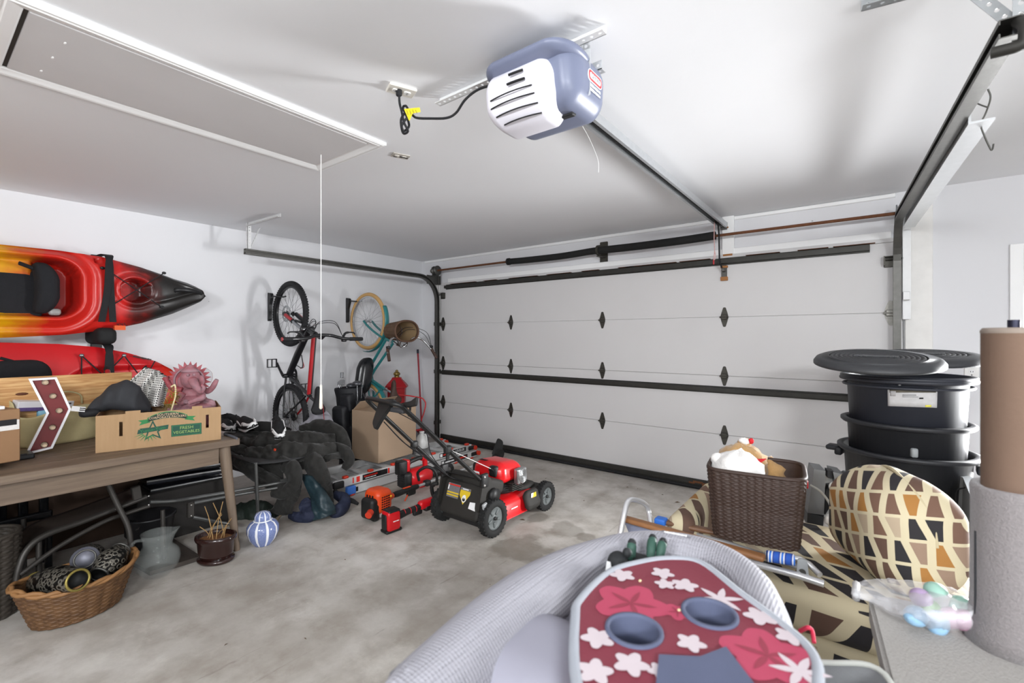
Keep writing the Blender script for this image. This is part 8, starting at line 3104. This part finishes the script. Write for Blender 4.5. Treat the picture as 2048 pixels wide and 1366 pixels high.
MB().lathe([(.0, PZ), (.078, PZ), (.070, PZ + .03), (.066, PZ + .1), (.066, 1.05), (.067, 1.085), (.064, 1.094), (.050, 1.09)], mloc(PC), 40).warp(lambda p: p + V((1, 1, 0)) * .002 * nz(p, 40)).build('carpet_sleeve', M_carp, ct)
MB().lathe([(0, 1.436), (.046, 1.436), (.0500, 1.430), (.0495, 1.424)], mloc(PC), 36).build('post_cap', mat('frayed_edge', '867a70', .95), ct)
MB().cyl(PC + V((.002, 0, 1.435)), PC + V((.002, 0, 1.453)), .010, n=12).build('bolt', mat('dark_bolt', '2a2a3a', .4, .6), ct)
pts = [ray_cyl(1951, y, .258, 1.449, .0665) - o0 for y in (1062, 1120, 1180, 1228)]
MB().tube(pts, .0022, 6).build('seam_slit', mat('dark_shaded_carpet', '2f3033'), ct)

eg = 'pastel plastic eggs in the clear bag'
cols = {'green': '6aa84f', 'light blue': '8fb4d0', 'pink': 'c99ab2', 'mint': '9cc4b5', 'lilac': 'b49cc0', 'pale grey': 'b9b8ba'}
spots = [(1860, 1219, 'green', 0), (1832, 1232, 'light blue', .01), (1902, 1236, 'pink', 0), (1872, 1184, 'mint', .03), (1842, 1196, 'lilac', .02), (1884, 1203, 'pale grey', .015), (1922, 1212, 'mint', .02), (1875, 1246, 'light blue', -.008), (1928, 1240, 'pink', .005)]
names = ['bright green plastic egg in the clear bag', 'light blue plastic egg at the open side of the bag', 'pink plastic egg in front in the clear bag', 'mint plastic egg on top in the clear bag', 'lilac plastic egg in the clear bag', 'pale grey plastic egg in the middle of the bag', 'mint plastic egg near the cat tree post', 'light blue plastic egg under the green one', 'pink plastic egg touching the cat tree post']
for (x, y, c, dz), lb in zip(spots, names):
    p = onZ(x, y, PZ + .024 + dz)
    o = MB().ball((0, 0, 0), (.0215, .0215, .028), 18, rotm(random.uniform(40, 90), random.uniform(-30, 30), random.uniform(0, 180)))
    o.torus((0, 0, 0), .0212, .0008, 20, 4, rotm(60, 10, 0))
    e_ = o.build('plastic_egg', mat('egg_' + c.replace(' ', '_'), cols[c], .3, var=.03))
    e_.location = p
    tag(e_, lb, 'plastic egg', eg)
bgc = thing('clear_egg_bag', 'clear plastic bag holding pastel plastic eggs on the platform', 'bag', onZ(1840, 1240, PZ) + V((0, 0, .001)))
o0 = V(bgc.location)
t = NT('clear_bag_film')
t.set('Base Color', (.9, .9, .93, 1)); t.set('Roughness', .18); t.set('Alpha', .30); t.set('IOR', 1.5); t.set('Specular IOR Level', .9)
M_film = t.m


def film(u, v):
    # crumpled sheet over the eggs, gathered at its open end
    q = V((0, 0, 0))
    x = 1712 + (1945 - 1712) * u
    top = lerp_tab([(0, 1168), (.12, 1158), (.4, 1160), (.7, 1168), (1, 1188)], u)
    bot = lerp_tab([(0, 1196), (.12, 1205), (.4, 1240), (.7, 1262), (1, 1262)], u)
    y = top + (bot - top) * v
    z = PZ + .004 + .075 * math.sin(pi * min(1, v * 1.0)) ** .6 * lerp_tab([(0, .25), (.3, .5), (.6, 1), (1, 1)], u)
    p = onZ(x, y, z)
    return p - o0 + V((1, 1, 1)) * .004 * nz((u * 12, v * 7, 0)) + V((0, 0, .004 * abs(nz((u * 20, v * 9, 4)))))


MB().sheet(film, 44, 22, .0008).build('film', M_film, bgc)
MB().tube(cr([V(film(0, k / 6)) for k in range(7)], 3), .009, 7).build('gathered_mouth', mat('milky_film', 'd8d8da', .3, var=.1, trans=.4), bgc)
